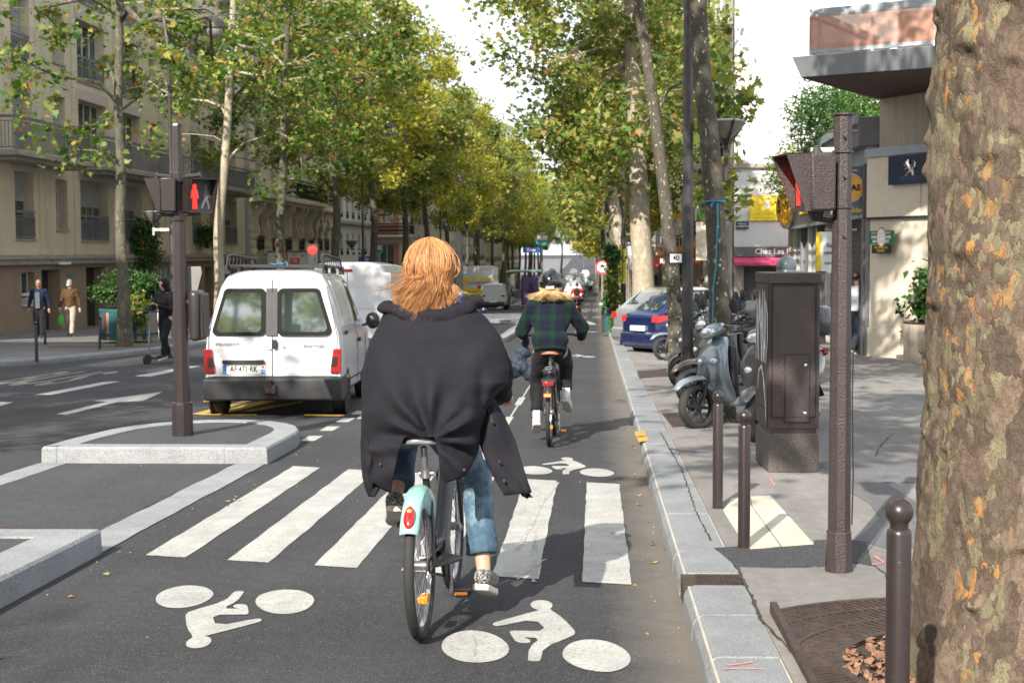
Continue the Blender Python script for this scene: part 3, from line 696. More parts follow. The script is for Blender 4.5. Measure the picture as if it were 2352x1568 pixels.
# ---------------------------------------------------------------- left: brick corner house
D = thing('brick_house', 'red brick corner house with pale stone trim and closed white shutters', 'building', (-19.2, 121.8, 0), 0)
hD = [(.85, 1.95, 4.2, 6.6), (.85, 1.95, 7.7, 10.2), (.85, 1.95, 11, 13.4), (.75, 2.0, -.5, 2.4)]
facade(D, .2, 2.7, -3.4, 15, hD, m_brick, .2, back=.3, sides=False)
for h in hD[:3]: window(D, *h, 'louvre', .1)
window(D, *hD[3], 'french', .15)
for x in (.0, 2.45): bx(D, 'quoin', (x, -.05, -3.4), (x+.35, .2, 15), m_cream)
for z in (3.0, 7.1, 10.4): bx(D, 'cornice', (-.1, -.2, z), (3, .1, z+.2), m_cream, .02)
for z in (6.6, 10.2): mb = MB(); mb.prism([(1.15, z), (1.65, z), (1.85, z+.55), (.95, z+.55)], -.06, 0, 'xz'); mb.build('keystone', m_cream, D)
bx(D, 'wall', (.0, -.02, -3.4), (2.6, 0, -.6), m_cream); bx(D, 'wall', (.2, -.02, 2.5), (2.6, 0, 3.0), m_cream)
bx(D, 'balcony_slab', (-.1, -.8, 3.0), (3.6, 3, 3.18), m_cream, .03); railing(D, 0, 3.5, 3.2, 1.0, .75, m_iron2, True, step=.09, ornate=True, y0=2)
bx(D, 'corner_wall', (2.8, 0.05, -3.4), (3.4, .25, 15), m_cream)
# ---------------------------------------------------------------- rows of houses farther along
def house(name, label, side, x, y0, y1, zt, mat, cw=1.2, pitch=3.0, fh=3.1, base=None, shutters=None, rail=m_iron2, shop=None, shopc=m_dark, band=True, zb0=.9):
    g0 = gz((y0+y1)/2); Lh = y1-y0
    t = thing(name, label, 'building', (x, y0 if side < 0 else y1, 0), PI/2 if side < 0 else -PI/2)
    n = int(Lh/pitch); hs = []; off = (Lh-n*pitch)/2
    fls = int((zt-(g0+4.0))/fh)
    for f in range(fls):
        for i in range(n): a = off+i*pitch+(pitch-cw)/2; z = g0+4.1+f*fh; hs.append((a, a+cw, z+(.0), z+2.1))
    sh = [(off+i*pitch*1+.25, off+(i+1)*pitch-.25, g0, g0+2.7) for i in range(n)]
    facade(t, 0, Lh, g0-.6, zt, hs+sh, mat, .25, back=9)
    for i, h in enumerate(hs):
        window(t, *h, 'louvre' if shutters and (i*7) % 3 == 0 else 'french', .2)
        railing(t, h[0]-.05, h[1]+.05, h[2], .8, .12, rail, False)
    for h in sh: bx(t, 'shopfront', (h[0], .2, h[2]), (h[1], .25, h[3]), shopc)
    if band:
        bx(t, 'cornice', (0, -.25, g0+3.3), (Lh, 0, g0+3.55), m_ledge, .03)
        bx(t, 'cornice', (0, -.3, zt-fh*1.02), (Lh, 0, zt-fh*1.02+.25), m_ledge, .03)
    return t
house('rose_house', 'rose rendered house just beyond the brick corner house', -1, -16.9, 123, 142, 15, m_rose, 1.1, 3)
house('apartment_building', 'cream apartment building with dark planted balconies behind the left tree row', -1, -16.2, 142, 168, 17, m_cream, 1.5, 3.4)
house('apartment_building', 'pale grey building further down the left side behind many trunks', -1, -15.8, 168, 205, 16, m_greyw, 1.3, 3.2)
house('apartment_building', 'farthest beige terrace closing the left side of the avenue', -1, -15.8, 205, 300, 17, m_beige, 1.4, 4.2)
house('apartment_building', 'farthest pale terrace closing the right side of the avenue', 1, 8, 190, 300, 17, m_white_r, 1.4, 4.4)
# ---------------------------------------------------------------- right: white building with blank side wall
W = thing('white_building', 'tall white building with blank sunlit side wall above the pastry shop', 'building', (5.05, 52, 0), 0)
mb = MB(); mb.box((0, 0, -1.6), (14, 11, 4.72)); mb.box((.0, 0.0, 4.72), (14, 11, 24)); mb.build('wall', m_white_r, W, smooth=0)
bx(W, 'cornice', (-.15, -.16, 4.60), (14, 0, 4.78), m_ledge, .03)
Wf = thing('white_house', 'white street front with shuttered windows and grey cornices, left of the blank wall', 'building', (5.0, 66, 0), -PI/2)
hs = []
for z0_, z1_ in ((5.0, 6.9), (7.6, 9.6), (10.4, 12.4), (13.3, 15.3)):
    for i in range(5): a = 1+i*2.6; hs.append((a, a+1.05, z0_, z1_))
hs += [(9.6, 12.4, -1.2, 1.0), (1, 8, -1.5, 1.2), (9.9, 11.2, 2.0, 4.1), (6.5, 7.8, 2.0, 4.1), (3, 4.3, 2.0, 4.1)]
facade(Wf, 0, 13.95, -1.9, 22, hs, m_greyw, .3, back=.04, roof=False, sides=False)
for h in hs: window(Wf, *h[:4], 'louvre' if h[2] > 4 else 'french', .2, m_frg if h[2] < 2 else m_fr)
for z in (4.55, 7.1, 9.75): bx(Wf, 'cornice', (0, -.42, z), (13.9, 0, z+.22), m_ledge, .04)
for h in hs:
    if 1.9 < h[2] < 5.2: railing(Wf, h[0]-.1, h[1]+.1, h[2], .9, .25, m_iron2, True)
house('shop_house', 'white house with rust red shutters above the orange restaurant awning', 1, 5.3, 66, 84, 15, m_greyw, 1.1, 2.6, shutters=True)
house('shop_house', 'cream house beyond the restaurant, partly behind the thick pale trunk', 1, 5.3, 84, 112, 16, m_cream, 1.2, 3)
house('shop_house', 'white house behind the far right trunks', 1, 5.6, 112, 150, 16, m_white_r, 1.2, 3)
house('shop_house', 'grey house farthest along the right pavement', 1, 6.5, 150, 190, 16, m_greyw, 1.2, 3)
# ---------------------------------------------------------------- signs helper
m_ink = M('ink_black', (.02, .02, .022), .6); m_wlet = M('lettering_white', (.8, .8, .78), .5); m_red = M('lettering_red', (.62, .05, .04), .5)
m_yell = M('sign_yellow', (.80, .58, .02), .5); m_grey6 = M('fascia_grey', (.12, .125, .13), .45, .2)
m_navy = M('enamel_navy', (.01, .022, .06), .3); m_org = M('sign_orange', (.85, .42, .04), .45); m_pinkr = M('awning_magenta', (.50, .05, .14), .8)
# ---------------------------------------------------------------- pastry shop under the blank wall
S = thing('pastry_shopfront', 'grey pastry shop sign over a magenta awning and closed dark shutter', 'shopfront', (5.05, 51.7, 0), 0)
bx(S, 'fascia', (.0, -.05, 1.42), (4.2, .25, 1.78), m_grey6, .01); text('Chez Les Filles', .28, m_wlet, S, (1.55, -.06, 1.60), bold=.002)
mb = MB(); mb.prism([(0, 1.4), (-.55, 1.22), (-.55, 1.12), (0, 1.12)], -.05, 4.2, 'yz'); mb.build('awning', m_pinkr, S)
text('Pâtisserie', .15, m_wlet, S, (1.75, -.56, 1.17), bold=.001)
for i in range(28): bx(S, 'shutter_slat', (.35, .1, -1.05+i*.075), (2.0, .13, -1.05+i*.075+.066), m_shutd)
for i in range(28): bx(S, 'shutter_slat', (2.2, .1, -1.05+i*.075), (4.0, .13, -1.05+i*.075+.066), m_shutd)
bx(S, 'pilaster', (0, .0, -1.1), (.33, .28, 1.4), m_ledge); bx(S, 'pilaster', (2.02, .0, -1.1), (2.18, .28, 1.4), m_dark)
# banner and street plate on the wall
t = thing('banner', 'square yellow banner with white emblem on the blank white wall', 'banner', (5.6, 51.95, 2.72)); bx(t, 'cloth', (0, -.05, 0), (1.3, -.02, .9), m_yell)
text('avec ou sans', .135, M('lettering_ochre', (.45, .33, .02), .6), t, (.5, -.052, .25)); text('rendez-vous', .135, MATS['lettering_ochre'], t, (.5, -.052, .1))
mb = MB(); mb.lathe([(.10, 0), (.10, .01)], (.62, -.06, .5), 14, axis='y'); mb.lathe([(.075, 0), (.075, .01)], (.66, -.06, .68), 14, axis='y'); mb.tube([(.52, -.06, .76), (.6, -.06, .8), (.75, -.06, .8)], .02, 6); mb.tube([(.35, -.06, .62), (.46, -.06, .6)], .015, 6); mb.build('emblem', m_wlet, t)
t = thing('street_plate', 'small navy blue street name plate beside the yellow banner', 'street sign', (5.12, 51.95, 2.43)); bx(t, 'plate', (0, -.04, 0), (.44, -.02, .26), m_navy, .004)
bx(t, 'rim', (-.012, -.03, -.012), (.452, -.015, .272), M('enamel_green', (.05, .14, .08), .4)); text('PASSAGE', .085, m_wlet, t, (.22, -.042, .175)); text('GANNERON', .085, m_wlet, t, (.22, -.042, .08))
t = thing('hanging_sign', 'black oval bakery sign hanging from the white building front', 'hanging sign', (4.35, 50.6, 3.0)); mb = MB(); mb.lathe([(.42, 0), (.44, .02), (.42, .04)], (.25, 0, .2), 24, axis='y', sx=1, sy=.5); mb.build('plate', m_ink, t, .004)
bx(t, 'plate', (-.1, 0, -.32), (.6, .04, -.12), m_ink, .01); text('ARTISAN', .15, m_wlet, t, (.25, -.01, .27)); text('BOULANGER', .12, m_wlet, t, (.25, -.01, .12)); text('Pains', .1, m_wlet, t, (.25, -.01, -.22)); bx(t, 'bracket', (-.1, .01, .42), (.8, .03, .45), m_iron2)
# restaurant awnings and signs down the street
t = thing('restaurant_awning', 'orange restaurant awning reaching over the right pavement', 'awning', (5.3, 68, 0)); m_orcl = M('canvas_orange', (.75, .16, .02), .85)
z = gz(76)+3.25
for i in range(4):
    mb = MB(); a = i*3.6; mb.prism([(0, z+.55), (-1.9, z-.1), (-1.9, z-.5), (-1.86, z-.5), (-1.86, z-.14), (0, z+.5)], a, a+3.5, 'xz'); mb.build('canvas', m_orcl, t, smooth=0)
text('RESTAURANT', .32, m_wlet, t, (-1.2, -.03, z-.33), bold=.004); mb = MB(); mb.prism([(0, z+.55), (-1.9, z-.1), (-1.9, z-.5), (0, z-.5)], -.02, 0, 'xz'); mb.build('end_panel', m_orcl, t)
t = thing('shop_sign', 'white sign with red capitals above the orange awning', 'sign', (3.95, 92, gz(92)+3.55)); bx(t, 'board', (0, 0, 0), (1.9, .12, .62), M('board_cream', (.7, .66, .6), .6)); text('TRAITEUR', .42, m_red, t, (.95, -.01, .3), bold=.006)
t = thing('red_awning', 'red shop awning just left of the thick pale trunk', 'awning', (5.5, 112, gz(115)+2.5)); mb = MB(); mb.prism([(0, .9), (-2.6, 0), (-2.6, -.6), (-2.55, -.6), (-2.55, -.05), (0, .8)], 0, 14, 'xz'); mb.build('canvas', M('canvas_red', (.62, .03, .04), .85), t, smooth=0); bx(t, 'valance_board', (-2.5, -.1, -.9), (-.5, -.05, -.1), m_ink)
t = thing('shop_sign', 'small yellow sign projecting from the house above the awnings', 'sign', (3.9, 78, 3.45)); bx(t, 'board', (0, 0, 0), (.85, .08, .34), m_yell); bx(t, 'panel', (.1, 0.01, -.5), (.85, .07, -.02), m_wlet)
t = thing('cafe_panel', 'beige notice panel with pink edge left of the roped trunk', 'panel', (3.72, 52.5, 1.5)); bx(t, 'board', (0, 0, -.2), (.62, .1, 1.2), m_cream); bx(t, 'edge', (.57, -.02, -.2), (.64, .12, 1.2), M('pink', (.7, .2, .42), .6))
# ---------------------------------------------------------------- right: corner building with terrace, garage shop
R1 = thing('corner_building', 'cream corner building with glazed terrace overhang behind the big tree', 'building', (5.66, 29.7, 0), -math.atan2(1.8, 1))
bx(R1, 'wall', (0, 0, -.8), (7, .4, 2.25), m_cream); bx(R1, 'plinth', (0, -.05, -.8), (1.0, 0, .02), m_cream)
bx(R1, 'cladding_panel', (-.05, -.06, 2.28), (1.55, .34, 3.5), m_cream, .01); bx(R1, 'cladding_panel', (1.57, -.06, 2.28), (3.1, .34, 3.5), m_cream, .01); bx(R1, 'cladding_panel', (3.12, -.06, 2.28), (5.0, .34, 3.5), m_cream, .01)
bx(R1, 'zinc_ledge', (-.08, -.1, 3.5), (6, .34, 3.68), m_zinc, .01); bx(R1, 'groove', (-.06, -.062, 2.24), (6, .3, 2.29), m_ink)
bx(R1, 'upper_wall', (.12, .12, 3.68), (7, .5, 4.72), m_conc); bx(R1, 'window_frame', (2.25, -.02, .6), (2.6, .0, 1.6), m_zinc)
bx(R1, 'downpipe', (-.12, -.02, -.8), (0, .1, 2.25), m_frg)
Tc = thing('terrace', 'projecting terrace with zinc fascia and brown glass rail above the garage shop', 'terrace', (0, 0, 0))
pl = [(3.69, 25.9), (5.73, 24.8), (10, 22.5), (10, 30), (5.8, 29.75)]; po = [(3.50, 25.72), (5.66, 24.56), (10, 22.2), (10, 30), (5.75, 29.9)]
mb = MB(); n = 5; mb.add([(x, y, 4.70) for x, y in pl]+[(x, y, 5.04) for x, y in po], [tuple(range(n))[::-1], tuple(range(n, 2*n))]+[(i, (i+1) % n, (i+1) % n+n, i+n) for i in range(n)]); mb.build('fascia', m_zinc, Tc, .01, smooth=0)
mb = MB(); mb.add([(x, y, 4.69) for x, y in pl], [tuple(range(n))[::-1]]); mb.build('soffit', M('soffit_brown', (.045, .02, .018), .7), Tc, smooth=0)
m_bg = M('glass_brown', (.50, .27, .20), .1, var=.2, alpha=.62)
def seg3(a, b, z0_, z1_, lean, th=.02):
    (x0, y0), (x1, y1) = a, b; dx, dy = x1-x0, y1-y0; l = math.hypot(dx, dy); nx, ny = dy/l, -dx/l
    return [(x0, y0, z0_), (x1, y1, z0_), (x1+nx*lean, y1+ny*lean, z1_), (x0+nx*lean, y0+ny*lean, z1_), (x0-nx*th, y0-ny*th, z0_), (x1-nx*th, y1-ny*th, z0_), (x1+nx*(lean-th), y1+ny*(lean-th), z1_), (x0+nx*(lean-th), y0+ny*(lean-th), z1_)]
BF = [(0, 1, 2, 3), (7, 6, 5, 4), (0, 4, 5, 1), (1, 5, 6, 2), (2, 6, 7, 3), (3, 7, 4, 0)]
E_ = [(3.86, 26.05), (5.8, 25.0), (9.5, 22.95)]; Em = [(3.86, 26.05), (4.85, 25.52), (5.8, 25.0), (7.6, 24.0)]
for a, b in list(zip(Em, Em[1:]))+[((5.7, 29.5), (3.86, 26.05))]:
    mb = MB(); mb.add(seg3(a, b, 5.2, 5.78, .0), BF); mb.build('glass_panel', m_bg, Tc, smooth=0, fix=False)
    for z0_, z1_ in ((5.13, 5.2), (5.78, 5.92)): mb = MB(); mb.add(seg3(a, b, z0_, z1_, 0, .08), BF); mb.build('rail', m_zinc, Tc, smooth=0, fix=False)
for x, y in Em+[(3.2+.9, 26.6)]: bx(Tc, 'post', (x, y, 5.04), (x+.05, y+.05, 5.78), m_fr)
bx(Tc, 'terrace_wall', (5.45, 25.9, 5.04), (9, 26.2, 5.85), M('render_salmon', (.62, .42, .33), .8)); bx(Tc, 'terrace_screen', (4.4, 28.6, 5.04), (5.8, 28.75, 5.7), M('screen_brown', (.12, .06, .05), .6))
G = thing('garage_shop', 'grey fronted garage shop with yellow lettering under a planted flat roof', 'shop', (5.66, 29.9, 0), PI/2-.035)
# local x runs along the street, local y is into the shop (towards -y is the street)
G.rotation_euler = (0, 0, PI/2-.035)
def gb(name, a, b, mat, bev=0): return bx(G, name, (a[0], -b[1], a[2]), (b[0], -a[1], b[2]), mat, bev)   # y>0 means out towards the pavement... mirrored below
def g2(name, x0, x1, o0, o1, z0_, z1_, mat, bev=0): return bx(G, name, (x0, o0, z0_), (x1, o1, z1_), mat, bev)   # o: + towards the street
g2('roof_fascia', -.2, 15.5, -2.5, .25, 3.75, 4.35, m_frg, .02); g2('roof_edge', -.2, 15.5, .25, .32, 4.2, 4.38, m_zinc); g2('roof_fascia', -.1, 15.5, -3, .05, 3.4, 3.75, m_zinc)
g2('sign_fascia', 0, 15, -.4, .12, 2.28, 3.38, m_grey6, .02); g2('sign_rail', 0, 15, .12, .16, 2.28, 2.36, m_zinc)
g2('back_wall', 0, 15.5, -6, -5.8, -1.4, 3.4, m_dark); g2('floor_slab', 0, 15, -6, -.1, -1.3, -.60, M('tile_floor', (.2, .19, .18), .5))
g2('end_wall', 15.2, 15.5, -6, .1, -1.4, 3.4, m_conc); g2('end_wall', 0, .1, -6, -.1, -1.4, 3.4, m_dark)
for i in range(6):
    x = 4.8+i*2; g2('mullion', x-.06, x+.06, -.2, .0, -1.2, 2.28, m_fr if i % 2 else m_frg)
    if i < 5: g2('glazing', x+.06, x+1.94, -.12, -.10, -1.2, 2.28, m_glass)
for i in range(10): g2('shutter_slat', .3, 4.7, -.2, -.16, 1.1+i*.12, 1.1+i*.12+.11, m_shutd)
g2('post', 0, .28, -.2, .1, -.8, 2.28, m_frg, .01); g2('poster_post', .28, .42, -.16, .12, -.75, 1.0, m_ink)
me = text('L’entretien garanti', .62, m_yell, G, (8.2, .14, 2.85), (PI/2, 0, PI), .01, .008, sx=1.6)
t = thing('poster', 'white and yellow poster hanging in the garage shop window', 'poster', (5.05, 35.5, 1.1), PI/2-.5); t.location = (5.42, 35.2, 1.12); t.rotation_euler = (0, 0, -rad(50))
bx(t, 'sheet', (0, 0, 0), (1.25, .03, .95), m_wlet); bx(t, 'side_panel', (1.02, -.01, 0), (1.25, .0, .95), m_yell); bx(t, 'side_panel', (0, -.01, 0), (.14, 0, .95), m_yell)
text('Révision', .15, m_ink, t, (.58, -.012, .62)); text('constructeur', .14, m_ink, t, (.6, -.012, .45)); text('à prix doux', .1, m_ink, t, (.5, -.012, .2))
t = thing('round_sign', 'domed yellow disc sign at the far end of the garage shop fascia', 'sign', (5.85, 44.3, 2.95)); mb = MB(); mb.lathe([(.60, .12), (.60, 0), (.5, -.1), (.25, -.16), (.01, -.18)], n=28, axis='y'); mb.build('disc', m_org, t); mb = MB(); mb.lathe([(.66, .15), (.66, .02), (.61, .0), (.61, .15)], n=28, axis='y', caps=False); mb.build('rim', m_zinc, t)
text('S', .55, m_ink, t, (.0, -.2, 0), bold=.02); t.rotation_euler = (0, 0, -rad(76))
t = thing('shop_board', 'grey blue board with orange disc behind the right signal pole', 'sign', (4.9, 30.0, 2.35)); bx(t, 'board', (0, 0, 0), (.8, .1, 1.0), M('board_slate', (.09, .11, .14), .4), .01)
mb = MB(); mb.lathe([(.30, 0), (.30, -.03)], (.36, 0, .56), 28, axis='y', sx=.95); mb.build('disc', m_org, t); mb = MB(); mb.lathe([(.33, 0), (.33, -.015)], (.36, 0, .56), 28, axis='y', sx=.95); mb.build('rim', m_fr, t)
text('MIDAS', .17, m_ink, t, (.36, -.035, .56), bold=.008); text('www.midas.fr', .14, m_yell, t, (.4, -.005, .1), bold=.003)
# blue scooter dealer board
def wallpt(a): return (5.66+a*.4856, 29.7-a*.8742)
def onwall(name, label, cat, u, v): 
    d = ray(u, v); dx, dy = d.x/d.y, 1
    # solve for the wall line x = 5.66+.5556*(29.7-y)
    y = (5.66+.5556*29.7)/(dx+.5556); x = dx*y; z = 1.6+d.z/d.y*y
    return thing(name, label, cat, (x-.0874*.9, y-.0486*.9-.04, z), R1.rotation_euler.z)
t = onwall('dealer_sign', 'navy scooter dealer board with silver lion on the cream wall', 'sign', 2052, 426); bx(t, 'board', (0, -.06, 0), (1.28, 0, .57), m_navy, .008)
m_chr = M('chrome', (.75, .75, .77), .15, 1, .05)
mb = MB()   # rampant lion emblem
mb.ell((.60, -.075, .43), (.055, .02, .05)); mb.tube([(.60, -.075, .42), (.66, -.075, .33), (.68, -.075, .25)], [.055, .05, .035], 8, flat=1); mb.tube([(.68, -.075, .26), (.74, -.075, .22), (.74, -.075, .17), (.80, -.075, .16)], [.035, .028, .02, .018], 6)
mb.tube([(.66, -.075, .26), (.60, -.075, .22), (.57, -.075, .17), (.52, -.075, .16)], [.032, .026, .02, .018], 6); mb.tube([(.62, -.075, .36), (.54, -.075, .35), (.48, -.075, .38)], [.03, .022, .016], 6); mb.tube([(.62, -.075, .33), (.54, -.075, .29), (.49, -.075, .3)], [.028, .02, .015], 6)
mb.tube([(.70, -.075, .28), (.78, -.075, .33), (.80, -.075, .42), (.77, -.075, .46)], [.02, .018, .016, .022], 6); mb.ell((.55, -.075, .43), (.03, .015, .018)); mb.build('lion_emblem', m_chr, t)
text('PEUGEOT', .11, M('lettering_dim_blue', (.06, .08, .14), .4), t, (.66, -.062, .11), sx=1.35, bold=.002); text('SCOOTERS', .075, MATS['lettering_dim_blue'], t, (.66, -.062, .03), sx=1.2)
t = onwall('warning_sign', 'green and red no two wheelers parking sign on the cream wall', 'sign', 2007, 561); m_grn = M('sign_green', (.02, .16, .07), .5)
bx(t, 'board', (0, -.03, 0), (.72, 0, .27), m_grn); mb = MB(); mb.lathe([(.12, 0), (.12, -.006)], (.36, -.03, .135), 20, axis='y', sx=1.5); mb.build('disc', m_wlet, t)
mb = MB(); mb.lathe([(.14, 0), (.14, -.004)], (.36, -.03, .135), 20, axis='y', sx=1.5); mb.build('ring', m_red, t)
text('STATIONNEMENT', .055, m_wlet, t, (.36, -.04, .22), sx=1.3); text('DEUX ROUES', .075, m_wlet, t, (.36, -.04, .14), bold=.003, sx=1.3); text('INTERDIT', .085, m_wlet, t, (.36, -.04, .05), bold=.004, sx=1.35)
t = onwall('warning_sign', 'small black private property plate below the green sign', 'sign', 2012, 582); bx(t, 'board', (0, -.03, 0), (.56, 0, .17), m_ink); text('PROPRIETE', .07, m_yell, t, (.28, -.034, .115), sx=1.2); text('PRIVEE', .07, m_yell, t, (.28, -.034, .05), sx=1.2)
# left side banner on the stone building
t = thing('agency_sign', 'long white shop sign with red figures under the stone building', 'sign', (-18.3, 79, .95), PI/2); bx(t, 'board', (0, -.1, 0), (10.2, 0, .78), M('board_white', (.6, .6, .6), .6))
bx(t, 'black_edge', (-.1, -.14, .78), (10.6, .02, .84), m_ink); mb = MB(); mb.lathe([(.33, 0), (.33, -.02)], (4.5, -.1, .4), 20, axis='y', sx=1.5); mb.build('disc', m_red, t); bx(t, 'panel', (5.4, -.12, .02), (8.2, -.1, .42), m_red)
text('0140', .36, m_wlet, t, (6.7, -.125, .22), sx=1.6); text('AGENCE', .26, m_red, t, (6.7, -.105, .6), sx=1.5); text('achat vente', .18, m_ink, t, (2, -.105, .55), sx=1.6); text('gestion', .18, m_ink, t, (9.2, -.105, .55), sx=1.2)
# ================================================================ trees
def leafmat(name, cols, trans=.35):
    m, t, b = nodes(name); g = t.nodes.new('ShaderNodeNewGeometry')
    c = ramp(t, g.outputs['Random Per Island'], cols, 'LINEAR')
    n = noi(t, vec(t, 'Object'), .35, 3); c = mixc(t, .45, c, ramp(t, n.outputs[0], [(.35, (.28, .30, .22)), (.65, (.85, .8, .55))]), 'OVERLAY')
    t.links.new(c, b.inputs['Base Color']); b.inputs['Roughness'].default_value = .5; b.inputs['Specular IOR Level'].default_value = .35
    tr = t.nodes.new('ShaderNodeBsdfTranslucent'); c2 = mixc(t, 1.0, c, (1.0, 1.0, .45), 'MULTIPLY'); c3 = mixc(t, .5, c2, c, 'ADD'); t.links.new(c3, tr.inputs[0])
    ms = t.nodes.new('ShaderNodeMixShader'); ms.inputs[0].default_value = trans; t.links.new(b.outputs[0], ms.inputs[1]); t.links.new(tr.outputs[0], ms.inputs[2])
    t.links.new(ms.outputs[0], t.nodes['Material Output'].inputs[0]); return m
GR = [(.0, (.04, .10, .02)), (.3, (.07, .14, .028)), (.6, (.13, .19, .042)), (.8, (.21, .24, .055)), (.93, (.28, .24, .05)), (.97, (.24, .12, .045)), (1, (.20, .085, .04))]
m_leafL = leafmat('leaves_green', GR, .35)
m_leafY = leafmat('leaves_yellow', [(0, (.13, .20, .035)), (.3, (.25, .29, .055)), (.6, (.40, .39, .085)), (.9, (.48, .42, .11)), (1, (.36, .22, .06))], .5)
m_leafM = leafmat('leaves_mixed', [(0, (.06, .125, .028)), (.35, (.125, .185, .05)), (.65, (.22, .25, .075)), (.9, (.32, .29, .11)), (1, (.30, .17, .06))], .42)
m_leafD = leafmat('leaves_shrub', [(0, (.012, .045, .012)), (.5, (.03, .09, .02)), (.85, (.06, .13, .03)), (1, (.11, .17, .05))], .25)
def barkmat(name, cols, scale=1, lich=.0, bmp=.6, base=(.2, .16, .12), plates=1.0):
    m, t, b = nodes(name); v = vec(t, 'Object', (1, 1, .55)); wn = noi(t, v, 5*scale, 5, .65)
    sub = t.nodes.new('ShaderNodeVectorMath'); sub.operation = 'MULTIPLY_ADD'; sub.inputs[1].default_value = (.22/scale,)*3; t.links.new(wn.outputs['Color'], sub.inputs[0]); t.links.new(v, sub.inputs[2])
    def vor(sc_, feat='F1'):
        n = t.nodes.new('ShaderNodeTexVoronoi'); n.feature = feat; n.inputs['Scale'].default_value = sc_*scale; t.links.new(sub.outputs[0], n.inputs['Vector']); return n
    v1 = vor(7); v2 = vor(26)
    s1 = t.nodes.new('ShaderNodeSeparateColor'); t.links.new(v1.outputs['Color'], s1.inputs[0]); s2 = t.nodes.new('ShaderNodeSeparateColor'); t.links.new(v2.outputs['Color'], s2.inputs[0])
    c1 = ramp(t, s1.outputs[0], [(p_, q_) for p_, q_ in cols if p_ < .92], 'CONSTANT'); c2 = ramp(t, s2.outputs[1], cols, 'CONSTANT')
    n2 = noi(t, v, 1.6*scale, 5, .6); f = ramp(t, n2.outputs[0], [(.47, (0, 0, 0)), (.53, (1, 1, 1))]); c = mixc(t, f, c1, c2)
    c = mixc(t, .5, c, ramp(t, noi(t, v, 45*scale, 5, .75).outputs[0], [(.3, (.2,)*3), (.7, (.8,)*3)]), 'OVERLAY')
    edge = vor(26, 'DISTANCE_TO_EDGE'); fe = ramp(t, edge.outputs['Distance'], [(0, (.3,)*3), (.03, (0, 0, 0))]); fr = mixc(t, f, (0, 0, 0), fe); c = mixc(t, fr, c, (.05, .035, .028))
    if lich:
        vl = vor(9); fl = ramp(t, vl.outputs['Distance'], [(lich, (1, 1, 1)), (lich+.02, (0, 0, 0))]); c = mixc(t, fl, c, (.38, .38, .25))
    t.links.new(c, b.inputs['Base Color']); b.inputs['Roughness'].default_value = .85
    hs = ramp(t, edge.outputs['Distance'], [(0, (0, 0, 0)), (.09, (1, 1, 1))]); add = mixc(t, .5, hs, s2.outputs[2]); add = mixc(t, .35, add, noi(t, v, 60*scale, 4, .7).outputs[0])
    bump(t, b, add, bmp, .02); return m
m_barkN = barkmat('bark_plane_near', [(0, (.070, .048, .034)), (.2, (.10, .070, .050)), (.38, (.135, .095, .068)), (.52, (.085, .062, .042)), (.64, (.155, .13, .078)), (.76, (.125, .11, .066)), (.85, (.17, .148, .088)), (.92, (.21, .125, .052)), (.96, (.27, .135, .045))], 1.35, 0, .55)
m_barkP = barkmat('bark_plane_pale', [(0, (.26, .23, .17)), (.3, (.33, .29, .21)), (.6, (.38, .35, .26)), (.8, (.30, .24, .17)), (.93, (.36, .24, .15))], 1.3, 0, .4)
m_barkG = barkmat('bark_plane_grey', [(0, (.055, .05, .038)), (.4, (.07, .062, .047)), (.7, (.085, .075, .055)), (.94, (.16, .09, .055))], 2, .17, .3)
m_barkL = barkmat('bark_plane_olive', [(0, (.06, .057, .038)), (.35, (.08, .075, .05)), (.6, (.105, .10, .068)), (.85, (.15, .145, .10)), (.95, (.13, .09, .055))], 1.5, .1, .3)
PALM = np.array([(0, 0), (.22, -.06), (.46, .16), (.30, .24), (.52, .52), (.27, .50), (.16, .64), (0, 1.0), (-.16, .64), (-.27, .50), (-.52, .52), (-.30, .24), (-.46, .16), (-.22, -.06)])
RHO = np.array([(0, 0), (.36, .42), (0, 1), (-.36, .42)])
SPEAR = np.array([(0, 0), (.14, .3), (.10, .65), (0, 1), (-.10, .65), (-.14, .3)])
def leafmesh(name, pos, size, mat, tmpl=PALM, seed=1, up=.5, var=.35):
    r = np.random.RandomState(seed); n = len(pos); k = len(tmpl); pos = np.asarray(pos, float)
    nrm = r.normal(size=(n, 3)); nrm[:, 2] = np.abs(nrm[:, 2])+up; nrm /= np.linalg.norm(nrm, axis=1)[:, None]
    t = r.normal(size=(n, 3)); t[:, 2] -= .5; t -= nrm*(t*nrm).sum(1)[:, None]; t /= np.linalg.norm(t, axis=1)[:, None]; b = np.cross(nrm, t)
    s = size*(1-var+2*var*r.rand(n))
    fold = np.abs(tmpl[:, 0])*.35-.12*tmpl[:, 1]**2
    V = pos[:, None, :]+(tmpl[None, :, 0, None]*b[:, None, :]+tmpl[None, :, 1, None]*t[:, None, :]+fold[None, :, None]*nrm[:, None, :])*s[:, None, None]
    me = bpy.data.meshes.new(name); me.vertices.add(n*k); me.vertices.foreach_set('co', V.reshape(-1)); me.loops.add(n*k); me.loops.foreach_set('vertex_index', np.arange(n*k, dtype=np.int32))
    me.polygons.add(n); me.polygons.foreach_set('loop_start', np.arange(0, n*k, k, dtype=np.int32)); me.update(calc_edges=True); me.materials.append(mat); return me
